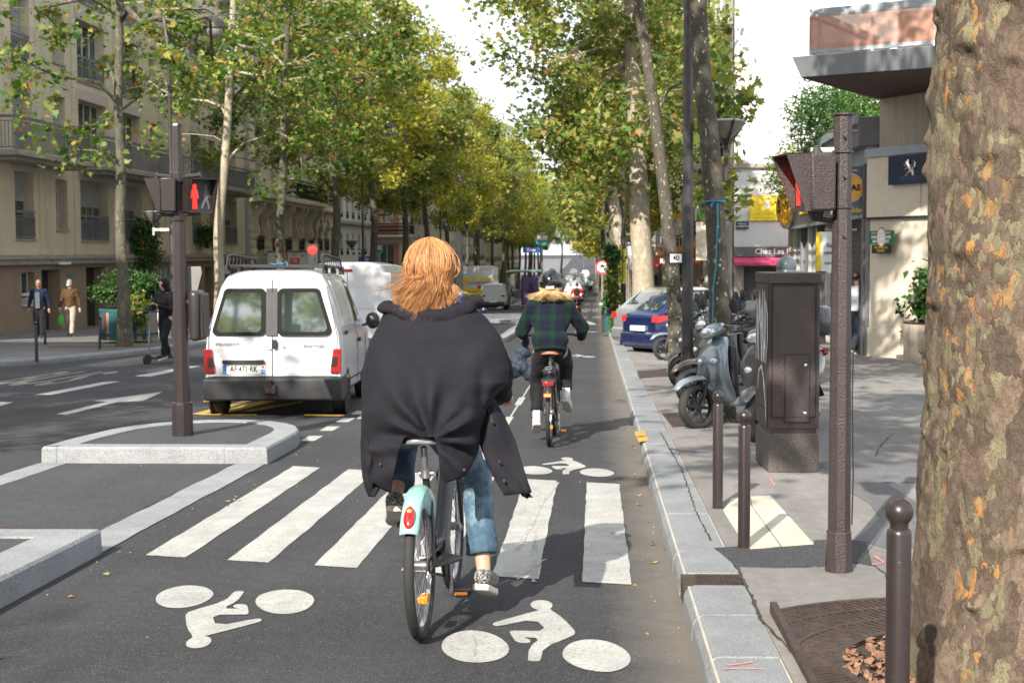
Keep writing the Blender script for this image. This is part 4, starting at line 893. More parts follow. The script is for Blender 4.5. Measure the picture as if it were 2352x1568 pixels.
def skeleton(seed, trunk, r_base, clusters, r_tip=.014, kexp=.48):
    """connect the cluster centres to the trunk, return tubes for limbs"""
    r = random.Random(seed); N = []; par = []
    for i, p in enumerate(trunk): N.append(Vector(p)); par.append(i-1)
    nt_ = len(trunk); start = max(1, int(nt_*.45)); order = sorted(range(len(clusters)), key=lambda i: (Vector(clusters[i])-Vector(trunk[-1])).length+.5*(Vector(clusters[i]).z-trunk[start][2])*0)
    ends = []
    for i in order:
        c = Vector(clusters[i]); best = None; bd = 1e9
        for j in range(start, len(N)):
            d = (c-N[j]); l = d.length
            if l < 1e-3: continue
            cost = l*(1+.9*max(0, -d.z/l+.15))
            if cost < bd: bd = cost; best = j
        a = N[best]; k = max(2, int((c-a).length/.55)); last = best
        pd = (a-N[par[best]]).normalized() if par[best] >= 0 else Vector((0, 0, 1)); L_ = (c-a).length; ctrl = a+pd*L_*.35+Vector((0, 0, L_*.12))
        for s in range(1, k+1):
            q = s/k; p = a*(1-q)**2+ctrl*2*q*(1-q)+c*q*q
            if s < k: p += Vector((r.uniform(-1, 1), r.uniform(-1, 1), r.uniform(-1, 1)))*.09
            N.append(p); par.append(last); last = len(N)-1
        ends.append(last)
    cnt = [0]*len(N)
    for e in ends:
        j = e
        while j >= 0: cnt[j] += 1; j = par[j]
    return N, par, cnt, ends
def tree(name, label, loc, trunk, r0, crown_c, crown_r, ncl, nleaf, bark, leaf, size=.16, seed=1, spread=.5, group=None, rt=None, sparse_low=0, kexp=.45, tm=PALM, flare=1.5, extra=(), rz=0, gaps=.0, nseg=9):
    """trunk: points relative to the base"""
    r = random.Random(seed); cl_ = []
    tries = 0
    while len(cl_) < ncl and tries < ncl*60:
        tries += 1; p = Vector((r.uniform(-1, 1), r.uniform(-1, 1), r.uniform(-1, 1))); l = p.length
        if l > 1 or l < .25: continue
        if noise.noise(p*1.9+Vector((seed*3.1, 0, 0))) < -.05+gaps and r.random() < .75: continue
        if p.z < -.2 and r.random() < sparse_low: continue
        q = Vector((crown_c[0]+p.x*crown_r[0], crown_c[1]+p.y*crown_r[1], crown_c[2]+p.z*crown_r[2])); cl_.append(q)
    cl_ += [Vector(e) for e in extra]
    N, par, cnt, ends = skeleton(seed, trunk, r0, cl_)
    tot = cnt[0] or 1; nt_ = len(trunk)
    def rr(i):
        if i < nt_:
            t = i/(nt_-1); base = lerp(r0, rt or r0*.5, t)*(1+(flare-1)*max(0, 1-t*nt_/1.2)); return base
        return max(.010, min((rt or r0*.5)*1.0, .016*cnt[i]**.62))
    mb = MB()
    # smooth trunk
    P = []; R_ = []
    for i in range(nt_-1):
        for s in range(6):
            q = s/6; a, b = trunk[i], trunk[i+1]; pm = trunk[max(0, i-1)]; pn = trunk[min(nt_-1, i+2)]
            P.append(Vector([.5*((2*a[k])+(-pm[k]+b[k])*q+(2*pm[k]-5*a[k]+4*b[k]-pn[k])*q*q+(-pm[k]+3*a[k]-3*b[k]+pn[k])*q**3) for k in range(3)])); R_.append(lerp(rr(i), rr(i+1), q)*(1+.06*noise.noise(Vector((seed, i+q, 0))*2.3)))
    P.append(Vector(trunk[-1])); R_.append(rr(nt_-1)); mb.tube(P, R_, 16, caps=True)
    # limbs as chains
    kids = {}
    for i in range(nt_, len(N)): kids.setdefault(par[i], []).append(i)
    def chain(j, first):
        path = [N[par[first]], N[first]]; rad_ = [rr(first), rr(first)]; cur = first
        while True:
            ks = kids.get(cur, [])
            if not ks: break
            ks.sort(key=lambda k: -cnt[k]); nx = ks[0]
            for k in ks[1:]: chain(cur, k)
            path.append(N[nx]); rad_.append(rr(nx)); cur = nx
        rad_[-1] *= .6; mb.tube(path, rad_, nseg if rad_[0] > .05 else 5, caps=False)
    for j in range(nt_):
        for k in kids.get(j, []): chain(j, k)
    root = thing(name, label, 'tree', loc, rz, group)
    mb.build('trunk', bark, root, smooth=60, fix=False)
    rs = np.random.RandomState(seed); C_ = np.array([tuple(N[e]) for e in ends]); idx = rs.randint(0, len(C_), nleaf); off = rs.normal(size=(nleaf, 3)); off /= np.linalg.norm(off, axis=1)[:, None]; off *= (rs.rand(nleaf)**.55)[:, None]*spread*(.6+.8*rs.rand(len(C_)))[idx][:, None]*1.5
    off[:, 2] *= .7; off[:, 2] -= .1
    link('crown', leafmesh('crown', C_[idx]+off, size, leaf, tm, seed), root)
    return root
rk = random.Random(5)
gL = 'plane trees of the left row'; gR = 'plane trees of the right row'
# left row, near ones individually
T1 = tree('plane_tree', 'slim olive barked plane tree in front of the painted planter', (-11.7, 34.8, gz(34.8)+.1), [(0, 0, 0), (.0, 0, 1.5), (-.05, 0, 3), (0, 0, 4.5), (-.03, 0, 6), (.05, 0, 8), (.1, 0, 10), (0, 0, 12)], .15, (.3, .2, 9.0), (3.6, 3.6, 4.4), 50, 2700, m_barkL, m_leafL, .165, 3, .45, gL, .075, extra=[(-2.4, -.3, 6.5), (-3.0, .4, 7.4), (2.2, .5, 7.2), (3.3, .3, 8.2), (-1.9, 0, 5.5), (-1.4, .3, 4.9)], gaps=.1)
T2 = tree('plane_tree', 'slim pale barked plane tree between the signal pole and white van', (-11.6, 43.5, gz(43.5)+.1), [(0, 0, 0), (.02, 0, 1.6), (.0, 0, 3.2), (.2, 0, 5), (.35, 0, 6.6), (.45, 0, 8.4), (.6, 0, 10.4), (.6, 0, 12)], .17, (.6, 0, 9.6), (4.6, 4.0, 4.4), 62, 5200, m_barkP, m_leafL, .165, 8, .5, gL, .08, extra=[(-1.9, 0, 6.2), (2.4, 0, 6.0), (3.2, .4, 6.8), (-1.2, .2, 7.3), (1.6, 0, 4.6), (2.6, .3, 5.0)], gaps=.05)
T3 = tree('plane_tree', 'slender grey plane tree before the curved stone consoles', (-11.6, 52, gz(52)+.1), [(0, 0, 0), (.05, 0, 1.8), (.0, 0, 3.4), (.15, 0, 5), (.2, 0, 7), (.3, 0, 9), (.4, 0, 11), (.3, 0, 13)], .19, (.3, .5, 10.4), (4.8, 4.6, 4.6), 66, 7600, m_barkG, m_leafL, .17, 15, .6, gL, .09, extra=[(-2.4, 0, 6.3), (2.6, 0, 6.0)])
VL = []
for i, (sd_, lf) in enumerate(((21, m_leafM), (34, m_leafY), (45, m_leafM))):
    VL.append(tree('plane_tree', 'x', (0, -60-i*14, 0), [(0, 0, 0), (.1, 0, 1.8), (.3, 0, 3.4), (.35, 0, 5), (.2, 0, 7), (.3, .2, 9.5), (.2, .1, 12), (.2, 0, 14)], .21, (-.5, 0, 11.5), (4.7, 4.9, 5.7), (105 if i else 80), (19000 if i else 11500), m_barkL if i != 1 else m_barkG, lf, .185, sd_, .66, gL, .1, gaps=.06))
LROW = [(-11.7, 62.5, 0, 'grey trunked plane tree left of the narrow windowed house'), (-11.5, 72, 1, 'leaning plane tree in front of the pale grey house'), (-11.3, 82.5, 2, 'plane tree in front of the brick house corner'), (-11.3, 93, 1, 'bent plane tree right of the white shuttered brick house'), (-11, 103, 0, 'plane tree before the rose rendered house')]
first = {}
for x, y, k, lab in LROW:
    lab2 = lab
    if k not in first: VL[k].location = (x, y, gz(y)+.1); VL[k]['label'] = lab; first[k] = 1
    else: dup(VL[k], (x, y, gz(y)+.1), rk.uniform(-.5, .5), lab, gL)
far_ls = ['plane tree level with the bus shelter in the left row', 'plane tree just past the yellow striped lorry in the left row']; far_l = 'distant plane tree in the yellowing left row beyond the bus shelter'
for i, y in enumerate(range(113, 300, 11)): dup(VL[(i*2+1) % 3], (-10.6+rk.uniform(-.4, .4), y, gz(y)+.1), rk.uniform(0, 6.28), far_ls[i] if i < 2 else far_l, gL+' far away', scale=(1.0,)*3)
# right row
R4 = tree('plane_tree', 'thick pale barked plane tree with low elbowed limbs behind the blue car', (1.32, 38, gz(38)+.1), [(0, 0, 0), (-.02, 0, 1.6), (-.1, 0, 3), (-.15, 0, 4.3), (-.2, 0, 5.6), (-.3, 0, 7.2), (-.35, 0, 9), (-.3, 0, 12)], .31, (-1.0, 0, 9.5), (3.1, 4.4, 5.4), 96, 21000, m_barkP, m_leafM, .15, 61, .6, gR, .16,
    extra=[(-1.0, 0, 4.4), (-1.3, .2, 5.0), (-1.5, .2, 5.6), (-2.0, .4, 6.0), (-2.2, 0, 6.6), (-2.9, 0, 7.2), (-2.1, 0, 7.5), (.7, 0, 4.7), (.9, .2, 5.6), (-2.2, .3, 5.2), (-2.0, .5, 4.6), (1.8, .3, 6.0), (1.9, 0, 7.0), (-1.2, 1, 8)], flare=1.25, nseg=12)
R2 = tree('plane_tree', 'thin mottled plane tree leaning left beside the tall black lamp post', (1.36, 23.6, gz(23.6)+.12), [(0, 0, 0), (-.03, 0, 1.0), (-.1, 0, 2), (-.22, 0, 3.1), (-.36, 0, 4.2), (-.5, 0, 5.2), (-.66, 0, 6.4), (-.7, 0, 8.5), (-.7, 0, 11)], .125, (-.4, .5, 9.8), (3.0, 3.6, 3.0), 46, 6000, m_barkG, m_leafM, .17, 71, .5, gR, .07, extra=[(.5, .2, 3.8), (.8, .5, 4.5), (.7, .3, 3.1), (.5, .3, 5.0)], flare=1.2)
R3 = tree('plane_tree', 'thin grey plane tree with blue rope tied round its trunk', (1.44, 15.9, gz(15.9)+.12), [(0, 0, 0), (-.04, 0, 1.0), (-.09, 0, 2.0), (-.16, 0, 3.0), (-.27, 0, 4.0), (-.3, 0, 5.0), (-.3, 0, 6.6), (-.2, 0, 9), (-.2, 0, 11)], .125, (.2, .3, 9.6), (3.4, 3.4, 3.0), 36, 5000, m_barkG, m_leafL, .16, 77, .5, gR, .075, flare=1.15)
R5 = tree('plane_tree', 'leaning pale plane tree with a knitted band round its trunk', (1.15, 52, gz(52)+.1), [(0, 0, 0), (-.05, 0, 1.6), (-.2, 0, 3), (-.45, 0, 4.5), (-.6, 0, 6), (-.7, 0, 8), (-.6, 0, 10), (-.6, 0, 12)], .26, (.3, 0, 9.8), (2.9, 4.6, 5.8), 95, 17000, m_barkP, m_leafM, .165, 83, .65, gR, .13, extra=[(-1.8, 0, 4.8), (-1.6, .4, 3.9)])
VR = []
for i, (sd_, lf) in enumerate(((91, m_leafM), (97, m_leafY))):
    VR.append(tree('plane_tree', 'x', (0, -120-i*14, 0), [(0, 0, 0), (-.1, 0, 1.8), (-.2, 0, 3.4), (-.3, 0, 5), (-.2, 0, 7), (-.3, .2, 9.5), (-.2, .1, 12)], .27, (.7, 0, 9.6), (3.0, 4.6, 6.0), 96, 14000, m_barkG if i else m_barkL, lf, .2, sd_, .62, gR, .13))
VR[0].location = (1.1, 63, gz(63)+.1); VR[0]['label'] = 'dark trunked plane tree left of the leaning pale trunk'; VR[1].location = (1.0, 73, gz(73)+.1); VR[1]['label'] = 'brown trunked plane tree above the round traffic sign'
for i, y in enumerate(range(84, 300, 11)): dup(VR[i % 2], (1.0+rk.uniform(-.3, .3), y, gz(y)+.1), rk.uniform(0, 6.28), 'distant plane tree in the right row beyond the round traffic sign', gR+' far away', scale=(1.0,)*3)
for i in range(14):
    x = -30+i*4.4; y = 330+rk.uniform(-15, 30)
    if -4 < x < 2: y += 160
    dup(VL[i % 3], (x, y, gz(y)), rk.uniform(0, 6), 'far off tree closing the end of the avenue', 'trees at the end of the avenue', scale=(1.3,)*3)
# street trees on the near side of the crossing, behind the camera, whose shade reaches into view
for x, y, k in ((-12.2, 13.5, 1), (-12.2, 4, 0), (-12.6, -14, 2), (-9.5, -24, 1), (-13.5, -32, 2)): dup(VL[k], (x, y, gz(y)), rk.uniform(0, 6), 'plane tree of the near left row behind the photographer', gL+' behind', scale=(.82,)*3)
dup(R3, (2.6, -5.5, gz(-5.5)), 1.2, 'plane tree of the right row behind the photographer', gR+' behind'); dup(R2, (2.4, -15, gz(-15)), 2.2, 'plane tree of the right row behind the photographer', gR+' behind')
house('apartment_building', 'apartment block on the near left corner across the side street', -1, -19, -40, 12, 17, m_beige, 1.4, 4.5)
# ---------------------------------------------------------------- the big near tree
def bigtree():
    root = thing('plane_tree', 'massive mottled plane trunk filling the right edge beside the grate', 'tree', (1.68, 5.42, gz(5.42)+.07), 0)
    mb = MB(); nu, nv = 260, 420; H = 5.2; knots = []
    rr_ = random.Random(11)
    for i in range(46): knots.append((rr_.uniform(2.6, 5.6), rr_.uniform(.2, 3.4), rr_.uniform(.03, .085), rr_.uniform(.012, .035)))
    def f(u, v):
        a = u*2*PI; z = v*v*.3*H+v*.7*H
        r = .425-.012*z+.10*math.exp(-z/.30)+.05*math.exp(-z/.9)
        r += .016*math.sin(3*a+1.1)*math.exp(-z/.8)*2+.01*math.sin(2*a+z*.9)
        p = Vector((math.cos(a)*r, math.sin(a)*r, z)); n = noise.fractal(p*3.2, 1, 2, 5)*.016+noise.fractal(p*11, 1, 2, 4)*.006
        q = noise.noise(Vector((p.x*26, p.y*26, p.z*15))); n += .0045*(1 if q > .05 else (0 if q < -.03 else (q+.03)/.08))
        for ka, kz, ks, kh in knots:
            da = abs(a-ka)*.42; dz = z-kz; d2 = (da*da+dz*dz*1.6)/(ks*ks)
            if d2 < 6: n += kh*math.exp(-d2)*(1 if dz > -.01 else .75)-kh*.7*math.exp(-((da)**2+(dz+ks*.5)**2)/(ks*.45)**2)
        r += n; return (math.cos(a)*r, math.sin(a)*r, z)
    mb.grid(f, nu, nv); mb.build('trunk', m_barkN, root, smooth=180, fix=False)
    mb = MB(); cl_ = []; r = random.Random(4)
    for i in range(46):
        cl_.append(Vector((r.uniform(-4.6, .6), r.uniform(-6, 7.5), r.uniform(7.4, 10.5))))  # unseen crown, spread leftwards so that it throws dappled shade on the pavement
    N, par, cnt, ends = skeleton(4, [(0, 0, 5.1), (0, .05, 6), (.0, .1, 7), (0, .1, 8)], .35, cl_)
    for i in range(1, len(N)): mb.tube([N[par[i]], N[i]], [max(.02, .05*cnt[par[i]]**.5) if par[i] else .36, max(.02, .05*cnt[i]**.5)], 8, caps=False)
    mb.build('limb', m_barkP, root, smooth=60, fix=False)
    rs = np.random.RandomState(3); C_ = np.array([tuple(c) for c in cl_]); idx = rs.randint(0, len(C_), 8000); off = rs.normal(size=(8000, 3))*.42
    link('crown', leafmesh('crown', C_[idx]+off, .18, m_leafL, PALM, 3), root); return root
bigtree()
# ---------------------------------------------------------------- shrubs
def bush(name, label, cat, loc, c, rad_, n, size, mat=m_leafD, tm=SPEAR, seed=1, stems=8, group=None, clusters=40, spread=.16, flowers=None, parent_parts=True):
    t = thing(name, label, cat, loc, 0, group); r = random.Random(seed); cl_ = []
    while len(cl_) < clusters:
        p = Vector((r.uniform(-1, 1), r.uniform(-1, 1), r.uniform(-1, 1)))
        if p.length < 1 and noise.noise(p*2+Vector((seed, 0, 0))) > -.15: cl_.append(Vector((c[0]+p.x*rad_[0], c[1]+p.y*rad_[1], c[2]+p.z*rad_[2])))
    mb = MB()
    for p in cl_[:max(stems, 3)*3]:
        b = Vector((c[0]+r.uniform(-.1, .1), c[1]+r.uniform(-.1, .1), c[2]-rad_[2])); mb.tube([b, b.lerp(p, .5)+Vector((0, 0, .1*rad_[2])), p], [.012, .008, .004], 4, caps=False)
    mb.build('stem', m_barkG, t, fix=False)
    rs = np.random.RandomState(seed); C_ = np.array([tuple(q) for q in cl_]); idx = rs.randint(0, len(C_), n); off = rs.normal(size=(n, 3))*spread
    link('foliage', leafmesh('foliage', C_[idx]+off, size, mat, tm, seed, up=.2), t)
    if flowers:
        fm, fn, fs = flowers; idx = rs.randint(0, len(C_), fn); off = rs.normal(size=(fn, 3))*spread*1.2; link('flowers', leafmesh('flowers', C_[idx]+off, fs, fm, RHO, seed), t)
    return t
bush('roof_shrub', 'dense green shrub overflowing the flat roof edge beside the blank wall', 'shrub', (6.1, 37, 4.3), (0, 0, .55), (1.0, 2.6, 1.05), 5200, .15, m_leafD, SPEAR, 5, clusters=90, spread=.22)
bush('roof_shrub', 'taller sunlit roof shrub under the terrace overhang', 'shrub', (6.9, 38, 4.3), (0, 0, .9), (1.1, 2.6, 1.1), 3800, .15, leafmat('leaves_roof', [(0, (.03, .09, .02)), (.5, (.08, .16, .03)), (1, (.16, .22, .05))], .35), SPEAR, 6, clusters=70, spread=.25)
bush('roof_shrub', 'trailing shrub hanging over the far end of the garage roof', 'shrub', (5.75, 42.5, 4.1), (0, 0, -.1), (.75, 1.3, .75), 2600, .14, MATS.get('x', m_leafL), SPEAR, 9, clusters=50, spread=.2)
bush('planter_shrub', 'glossy green shrub in the round concrete planter', 'shrub', (6.75, 27.6, .12), (0, 0, .62), (.68, .6, .58), 1500, .15, m_leafD, RHO, 12, clusters=34, spread=.13)
m_gerf = M('geranium_red', (.6, .02, .04), .7)
bush('window_geranium', 'red flowered geranium hanging from the first floor window behind the near left tree', 'plant', (-18.6, 58.2, 2.1), (0, 0, -.1), (.3, 1.2, 1.1), 2400, .12, m_leafD, RHO, 31, clusters=40, flowers=(m_gerf, 26, .16))
bush('window_geranium', 'small red geranium box right of the signal pole', 'plant', (-18.6, 67.6, 2.4), (0, 0, .1), (.3, .7, .6), 1100, .12, m_leafD, RHO, 32, clusters=22, flowers=(m_gerf, 9, .16))
bush('balcony_conifer', 'small pointed conifer on the grey balcony', 'plant', (-18.2, 68.5, 4.9), (0, 0, .9), (.35, .35, .8), 900, .12, m_leafD, SPEAR, 33, clusters=30, spread=.1)
bush('balcony_plant', 'feathery light green balcony plant beside the signal pole top', 'plant', (-18.2, 65.2, 4.9), (0, 0, 1.2), (.5, .5, .9), 900, .14, m_leafL, SPEAR, 34, clusters=24, spread=.2)
# ================================================================ street furniture
def brown(name, base, rough=.32, bmp=.0):
    m, t, b = nodes(name); v = vec(t, 'Object'); c = ramp(t, noi(t, v, 6, 5, .7).outputs[0], [(.3, tuple(x*.85 for x in base)), (.7, tuple(x*1.2 for x in base))])
    f = ramp(t, noi(t, v, 70, 3, .75).outputs[0], [(.70, (0, 0, 0)), (.73, (.5,)*3)]); c = mixc(t, f, c, (.24, .21, .2))
    f = ramp(t, noi(t, vec(t, 'Object', (9, 9, 1.2)), 3, 5, .8).outputs[0], [(.68, (0, 0, 0)), (.74, (.25,)*3)]); c = mixc(t, f, c, (.16, .14, .13))
    t.links.new(c, b.inputs['Base Color']); b.inputs['Roughness'].default_value = rough
    if bmp: bump(t, b, noi(t, v, 130, 3, .6).outputs[0], bmp, .006)
    return m
m_br = brown('paint_brown_gloss', (.025, .0185, .018), .32, .12); m_brr = brown('paint_brown_rough', (.036, .026, .025), .36, .9); m_blk = brown('paint_brown_black', (.032, .027, .027), .35, .1)
m_blkp = M('plastic_black', (.018, .018, .02), .45); m_redlit = M('signal_red_lit', (.6, .01, .01), .4, emit=(1, .012, .008), es=2.6)
def bollard(label, x, y, s=1, sr=1, z0=PAVE, mat=m_br, cat='bollard', g='round topped brown bollards on the right pavement'):
    t = thing('bollard', label, cat, (x, y, gz(y)+z0), 0, g)
    mb = MB(); mb.lathe([(.038*sr, -.05), (.036*sr, .05), (.036*sr, .685*s), (.033*sr, .695*s), (.026*sr, .70*s)], n=28); mb.build('post', mat, t, smooth=40)
    mb = MB(); pr = [(.026*sr, .70*s), (.027*sr, .708*s)]+[(.041*sr*math.sin(a), .745*s-.041*sr*math.cos(a)) for a in np.linspace(.75, PI-.02, 12)]
    mb.lathe(pr, n=28); mb.build('ball', mat, t, smooth=60); return t
bollard('nearest brown ball topped bollard in front of the big tree', .915, 4.3, 1.07, 1.02)
bollard('brown bollard standing on the dark speckled asphalt patch', .84, 8.0, 1, .95); bollard('farther brown bollard right by the kerb before the scooter', .817, 9.44, 1, .95)
for x, y, l in ((-11.55, 28.8, 'dark slim bollard nearest the corner of the far left pavement'), (-14.2, 36, 'dark slim bollard beside the walking man in the blue jacket'), (-11.85, 33.4, 'slightly tilted dark bollard left of the olive barked tree')):
    b_ = bollard(l, x, y, 1.0, .95, mat=m_blk, g='dark bollards on the far left pavement')
    if x == -11.85: b_.rotation_euler = (0, .06, 0)
def octpole(h, r0, r1, mat, parent, name='pole', zb=0, ph=PI/8): mb = MB(); mb.cyl((0, 0, zb), (0, 0, h), r0, r1, 8, ph=ph); return mb.build(name, mat, parent, .003, smooth=20)
FIG = [(0, 1.0), (.07, .97), (.09, .9), (.07, .83), (.05, .80), (.14, .76), (.17, .62), (.19, .44), (.15, .43), (.12, .60), (.10, .45), (.11, .0), (.03, .0), (.0, .38), (-.03, .0), (-.11, .0), (-.10, .45), (-.12, .60), (-.15, .43), (-.19, .44), (-.17, .62), (-.14, .76), (-.05, .80), (-.07, .83), (-.09, .9), (-.07, .97)]
WALK = [(0, 1.0), (.07, .97), (.09, .9), (.07, .83), (.04, .80), (.12, .74), (.17, .60), (.24, .48), (.20, .44), (.12, .56), (.09, .42), (.17, .22), (.2, .0), (.12, .0), (.09, .2), (.0, .36), (-.10, .18), (-.20, .0), (-.27, .04), (-.18, .22), (-.08, .45), (-.10, .58), (-.17, .48), (-.2, .5), (-.14, .66), (-.08, .77), (-.04, .8), (-.07, .83), (-.09, .9), (-.07, .97)]
def sig_head(parent, loc, rz, s=1, mat=m_br, name='signal_head'):
    h = bpy.data.objects.new(name, None); C.objects.link(h)
    W_, Hh, Dd = .125*s, .165*s, .15*s
    mb = MB(); mb.box((-W_, 0, -Hh), (W_, Dd, Hh)); hood = []
    o = mb.build(name, mat, parent, .014*s, smooth=30); bpy.data.objects.remove(h); o.location = loc; o.rotation_euler = (0, 0, rz)
    mb = MB(); f = .15*s; t_ = .006
    mb.add([(-W_, 0, Hh), (W_, 0, Hh), (W_+.01, -f, Hh-.004), (-W_-.01, -f, Hh-.004), (-W_, 0, Hh-t_), (W_, 0, Hh-t_), (W_+.01, -f, Hh-.004-t_), (-W_-.01, -f, Hh-.004-t_)], BF)
    for sx in (-1, 1): mb.add([(sx*W_, 0, -Hh+.01), (sx*W_, 0, Hh), (sx*(W_+.01), -f, Hh-.004), (sx*W_, -.035*s, -Hh+.01), (sx*(W_-t_), 0, -Hh+.01), (sx*(W_-t_), 0, Hh), (sx*(W_+.01-t_), -f, Hh-.004), (sx*(W_-t_), -.035*s, -Hh+.01)], [(0, 1, 2, 3), (4, 7, 6, 5), (0, 3, 7, 4), (1, 5, 6, 2), (3, 2, 6, 7)])
    mb.box((-W_, -.035*s, -Hh), (W_, 0, -Hh+.02)); mb.build('hood', mat, o, smooth=0, fix=True)
    mb = MB(); mb.box((-W_+.008, -.012, -Hh+.02), (W_-.008, 0, Hh-.01)); mb.build('face', m_blkp, o, smooth=0)
    for fg, x, m in ((FIG, -.055*s, m_redlit), (WALK, .06*s, M('signal_off', (.10, .105, .11), .5))): mb = MB(); mb.prism([(x+p[0]*.19*s, -Hh*.78+p[1]*.24*s) for p in fg], -.018, -.012, 'xz'); mb.build('figure', m, o, smooth=0)
    return o
def arm(parent, a, b, r=.014, mat=m_br): mb = MB(); mb.cyl(a, b, r, r*.8, 10); return mb.build('arm', mat, parent)
# left signal on the island
t = thing('traffic_signal', 'brown octagonal signal pole standing on the half round granite traffic island', 'traffic signal', (-4.06, 13.75, gz(13.75)+.138))
octpole(3.03, .088, .045, m_br, t); mb = MB(); mb.cyl((0, 0, -.02), (0, 0, .32), .105, .10, 8, ph=PI/8); mb.cyl((0, 0, .32), (0, 0, .335), .105, .09, 8, ph=PI/8); mb.build('base', m_br, t, .004, smooth=20)
mb = MB(); mb.cyl((0, 0, 3.03), (0, 0, 3.05), .055, .05, 8, ph=PI/8); mb.build('cap', m_br, t)
sig_head(t, (-.15, -.03, 2.36), -rad(82), 1.0); sig_head(t, (.22, -.03, 2.35), rad(38), 1.0)
arm(t, (0, -.02, 2.53), (-.2, -.04, 2.55), .022, m_br); arm(t, (0, -.02, 2.53), (.22, 0, 2.55), .022); arm(t, (0, -.02, 2.16), (-.2, -.04, 2.17), .018); arm(t, (0, -.02, 2.16), (.22, 0, 2.18), .018)
for z in (2.53, 2.16): mb = MB(); mb.cyl((0, 0, z-.05), (0, 0, z+.05), .075, .075, 8, ph=PI/8); mb.build('collar', m_br, t, .004, smooth=20)
mb = MB(); mb.lathe([(.03, 0), (.022, .04), (.008, .06)], (-.2, 0, 2.53), 10); mb.lathe([(.03, 0), (.022, .04), (.008, .06)], (.2, .06, 2.53), 10); mb.build('finial', m_br, t)
mb = MB(); mb.box((.09, -.06, .93), (.20, .24, 1.43)); mb.build('signal_box', m_blk, t, .05, seg=4); mb = MB(); mb.box((.20, -.03, .96), (.235, .21, 1.40)); mb.build('box_flange', m_blk, t, .02); mb = MB(); mb.box((0, -.01, 1.02), (.1, .03, 1.06)); mb.box((0, -.01, 1.3), (.1, .03, 1.34)); mb.build('bracket', m_blk, t)
mb = MB(); mb.prism([(.05, 1.66), (.19, 1.66), (.20, 1.6), (.09, 1.2), (.06, 1.2)], .08, .09, 'xz'); mb.build('sign_back', M('sign_back_grey', (.20, .19, .19), .5, .4), t, .003, smooth=0)
# right signal
t = thing('traffic_signal', 'brown octagonal signal pole with single sideways signal head right of the grey cabinet', 'traffic signal', (1.262, 7.37, gz(7.37)+PAVE))
octpole(2.34, .061, .047, m_brr, t); mb = MB(); mb.cyl((0, 0, -.01), (0, 0, .20), .073, .064, 8, ph=PI/8); mb.cyl((0, 0, .20), (0, 0, .212), .068, .062, 8, ph=PI/8); mb.build('base', m_brr, t, .003, smooth=20)
mb = MB(); mb.cyl((0, 0, 2.34), (0, 0, 2.352), .058, .058, 8, ph=PI/8); mb.build('cap', m_brr, t)
for z in (2.15, 1.87): mb = MB(); mb.cyl((0, 0, z), (0, 0, z+.012), .058, .058, 8, ph=PI/8); mb.build('collar', m_brr, t)
sig_head(t, (-.195, -.02, 2.0), -rad(80), .88, m_brr)
arm(t, (0, 0, 2.165), (-.16, 0, 2.165), .016, m_fr); arm(t, (0, 0, 1.80), (-.14, 0, 1.82), .018, m_brr); mb = MB(); mb.lathe([(.04, 0), (.03, .02), (.012, .05)], (-.13, 0, 2.14), 12); mb.build('finial', m_brr, t)
mb = MB(); mb.lathe([(.02, -.05), (.035, -.03), (.045, 0)], (-.13, 0, 1.855), 12); mb.build('lower_mount', m_brr, t)
for z in (2.26, 2.06, 1.76): mb = MB(); mb.cyl((-.075, 0, z), (.075, 0, z), .006, None, 6); mb.cyl((0, -.07, z-.03), (0, .02, z-.03), .006, None, 6); mb.build('bolt', m_iron, t)
mb = MB(); mb.tube([(.058, -.04, .25), (.062, -.045, .5), (.054, -.042, .9), (.058, -.04, 1.2)], .004, 5); mb.build('cable', m_blkp, t)
# tall lamp post with pedestrian lantern and number plate
t = thing('street_lamp', 'tall brown black octagonal lamp post with house number plate 40 and side lantern', 'street lamp', (1.31, 20.1, gz(20.1)+PAVE))
octpole(9, .088, .055, m_blk, t); mb = MB(); mb.cyl((0, 0, 0), (0, 0, .02), .16, .15, 8, ph=PI/8); mb.build('foot', m_blk, t)
mb = MB(); mb.box((0, -.02, 3.10), (.62, .02, 3.17)); mb.box((.50, -.025, 2.93), (.56, .025, 3.35)); mb.build('arm', m_blk, t, .004)
def lantern(parent, c, s=1, rot=None):
    x, y, z = c
    mb = MB(); mb.lathe([(.03*s, 0), (.05*s, .04*s), (.20*s, .20*s), (.26*s, .30*s)], (x, y, z), 16, caps=True); o = mb.build('lantern', M('lantern_glass', (.16, .155, .13), .45), parent, smooth=50)
    mb = MB(); mb.lathe([(.27*s, .30*s), (.275*s, .315*s), (.20*s, .335*s), (.02*s, .35*s)], (x, y, z), 16); mb.build('lantern_cover', m_zinc, o)
    for k in range(4):
        a = k*PI/2+.3; mb = MB(); mb.tube([(x+math.cos(a)*r*s, y+math.sin(a)*r*s, z+h*s) for r, h in ((.05, .0), (.12, .09), (.215, .20), (.285, .32))], [.03*s, .022*s, .016*s, .014*s], 6); mb.build('rib', m_blk, o)
    mb = MB(); mb.lathe([(.03*s, -.12*s), (.04*s, -.02*s), (.09*s, .06*s), (.05*s, .08*s)], (x, y, z), 12); mb.build('cup', m_blk, o); return o
lantern(t, (.53, 0, 3.45), .98)
mb = MB(); mb.box((-.27, -.06, 1.78), (-.02, .02, 1.94)); mb.build('number_box', m_blkp, t, .006); mb = MB(); mb.box((-.25, -.07, 1.80), (-.09, -.06, 1.92)); mb.build('number_plate', m_wlet, t); text('40', .095, m_ink, t, (-.17, -.072, 1.86), bold=.002)
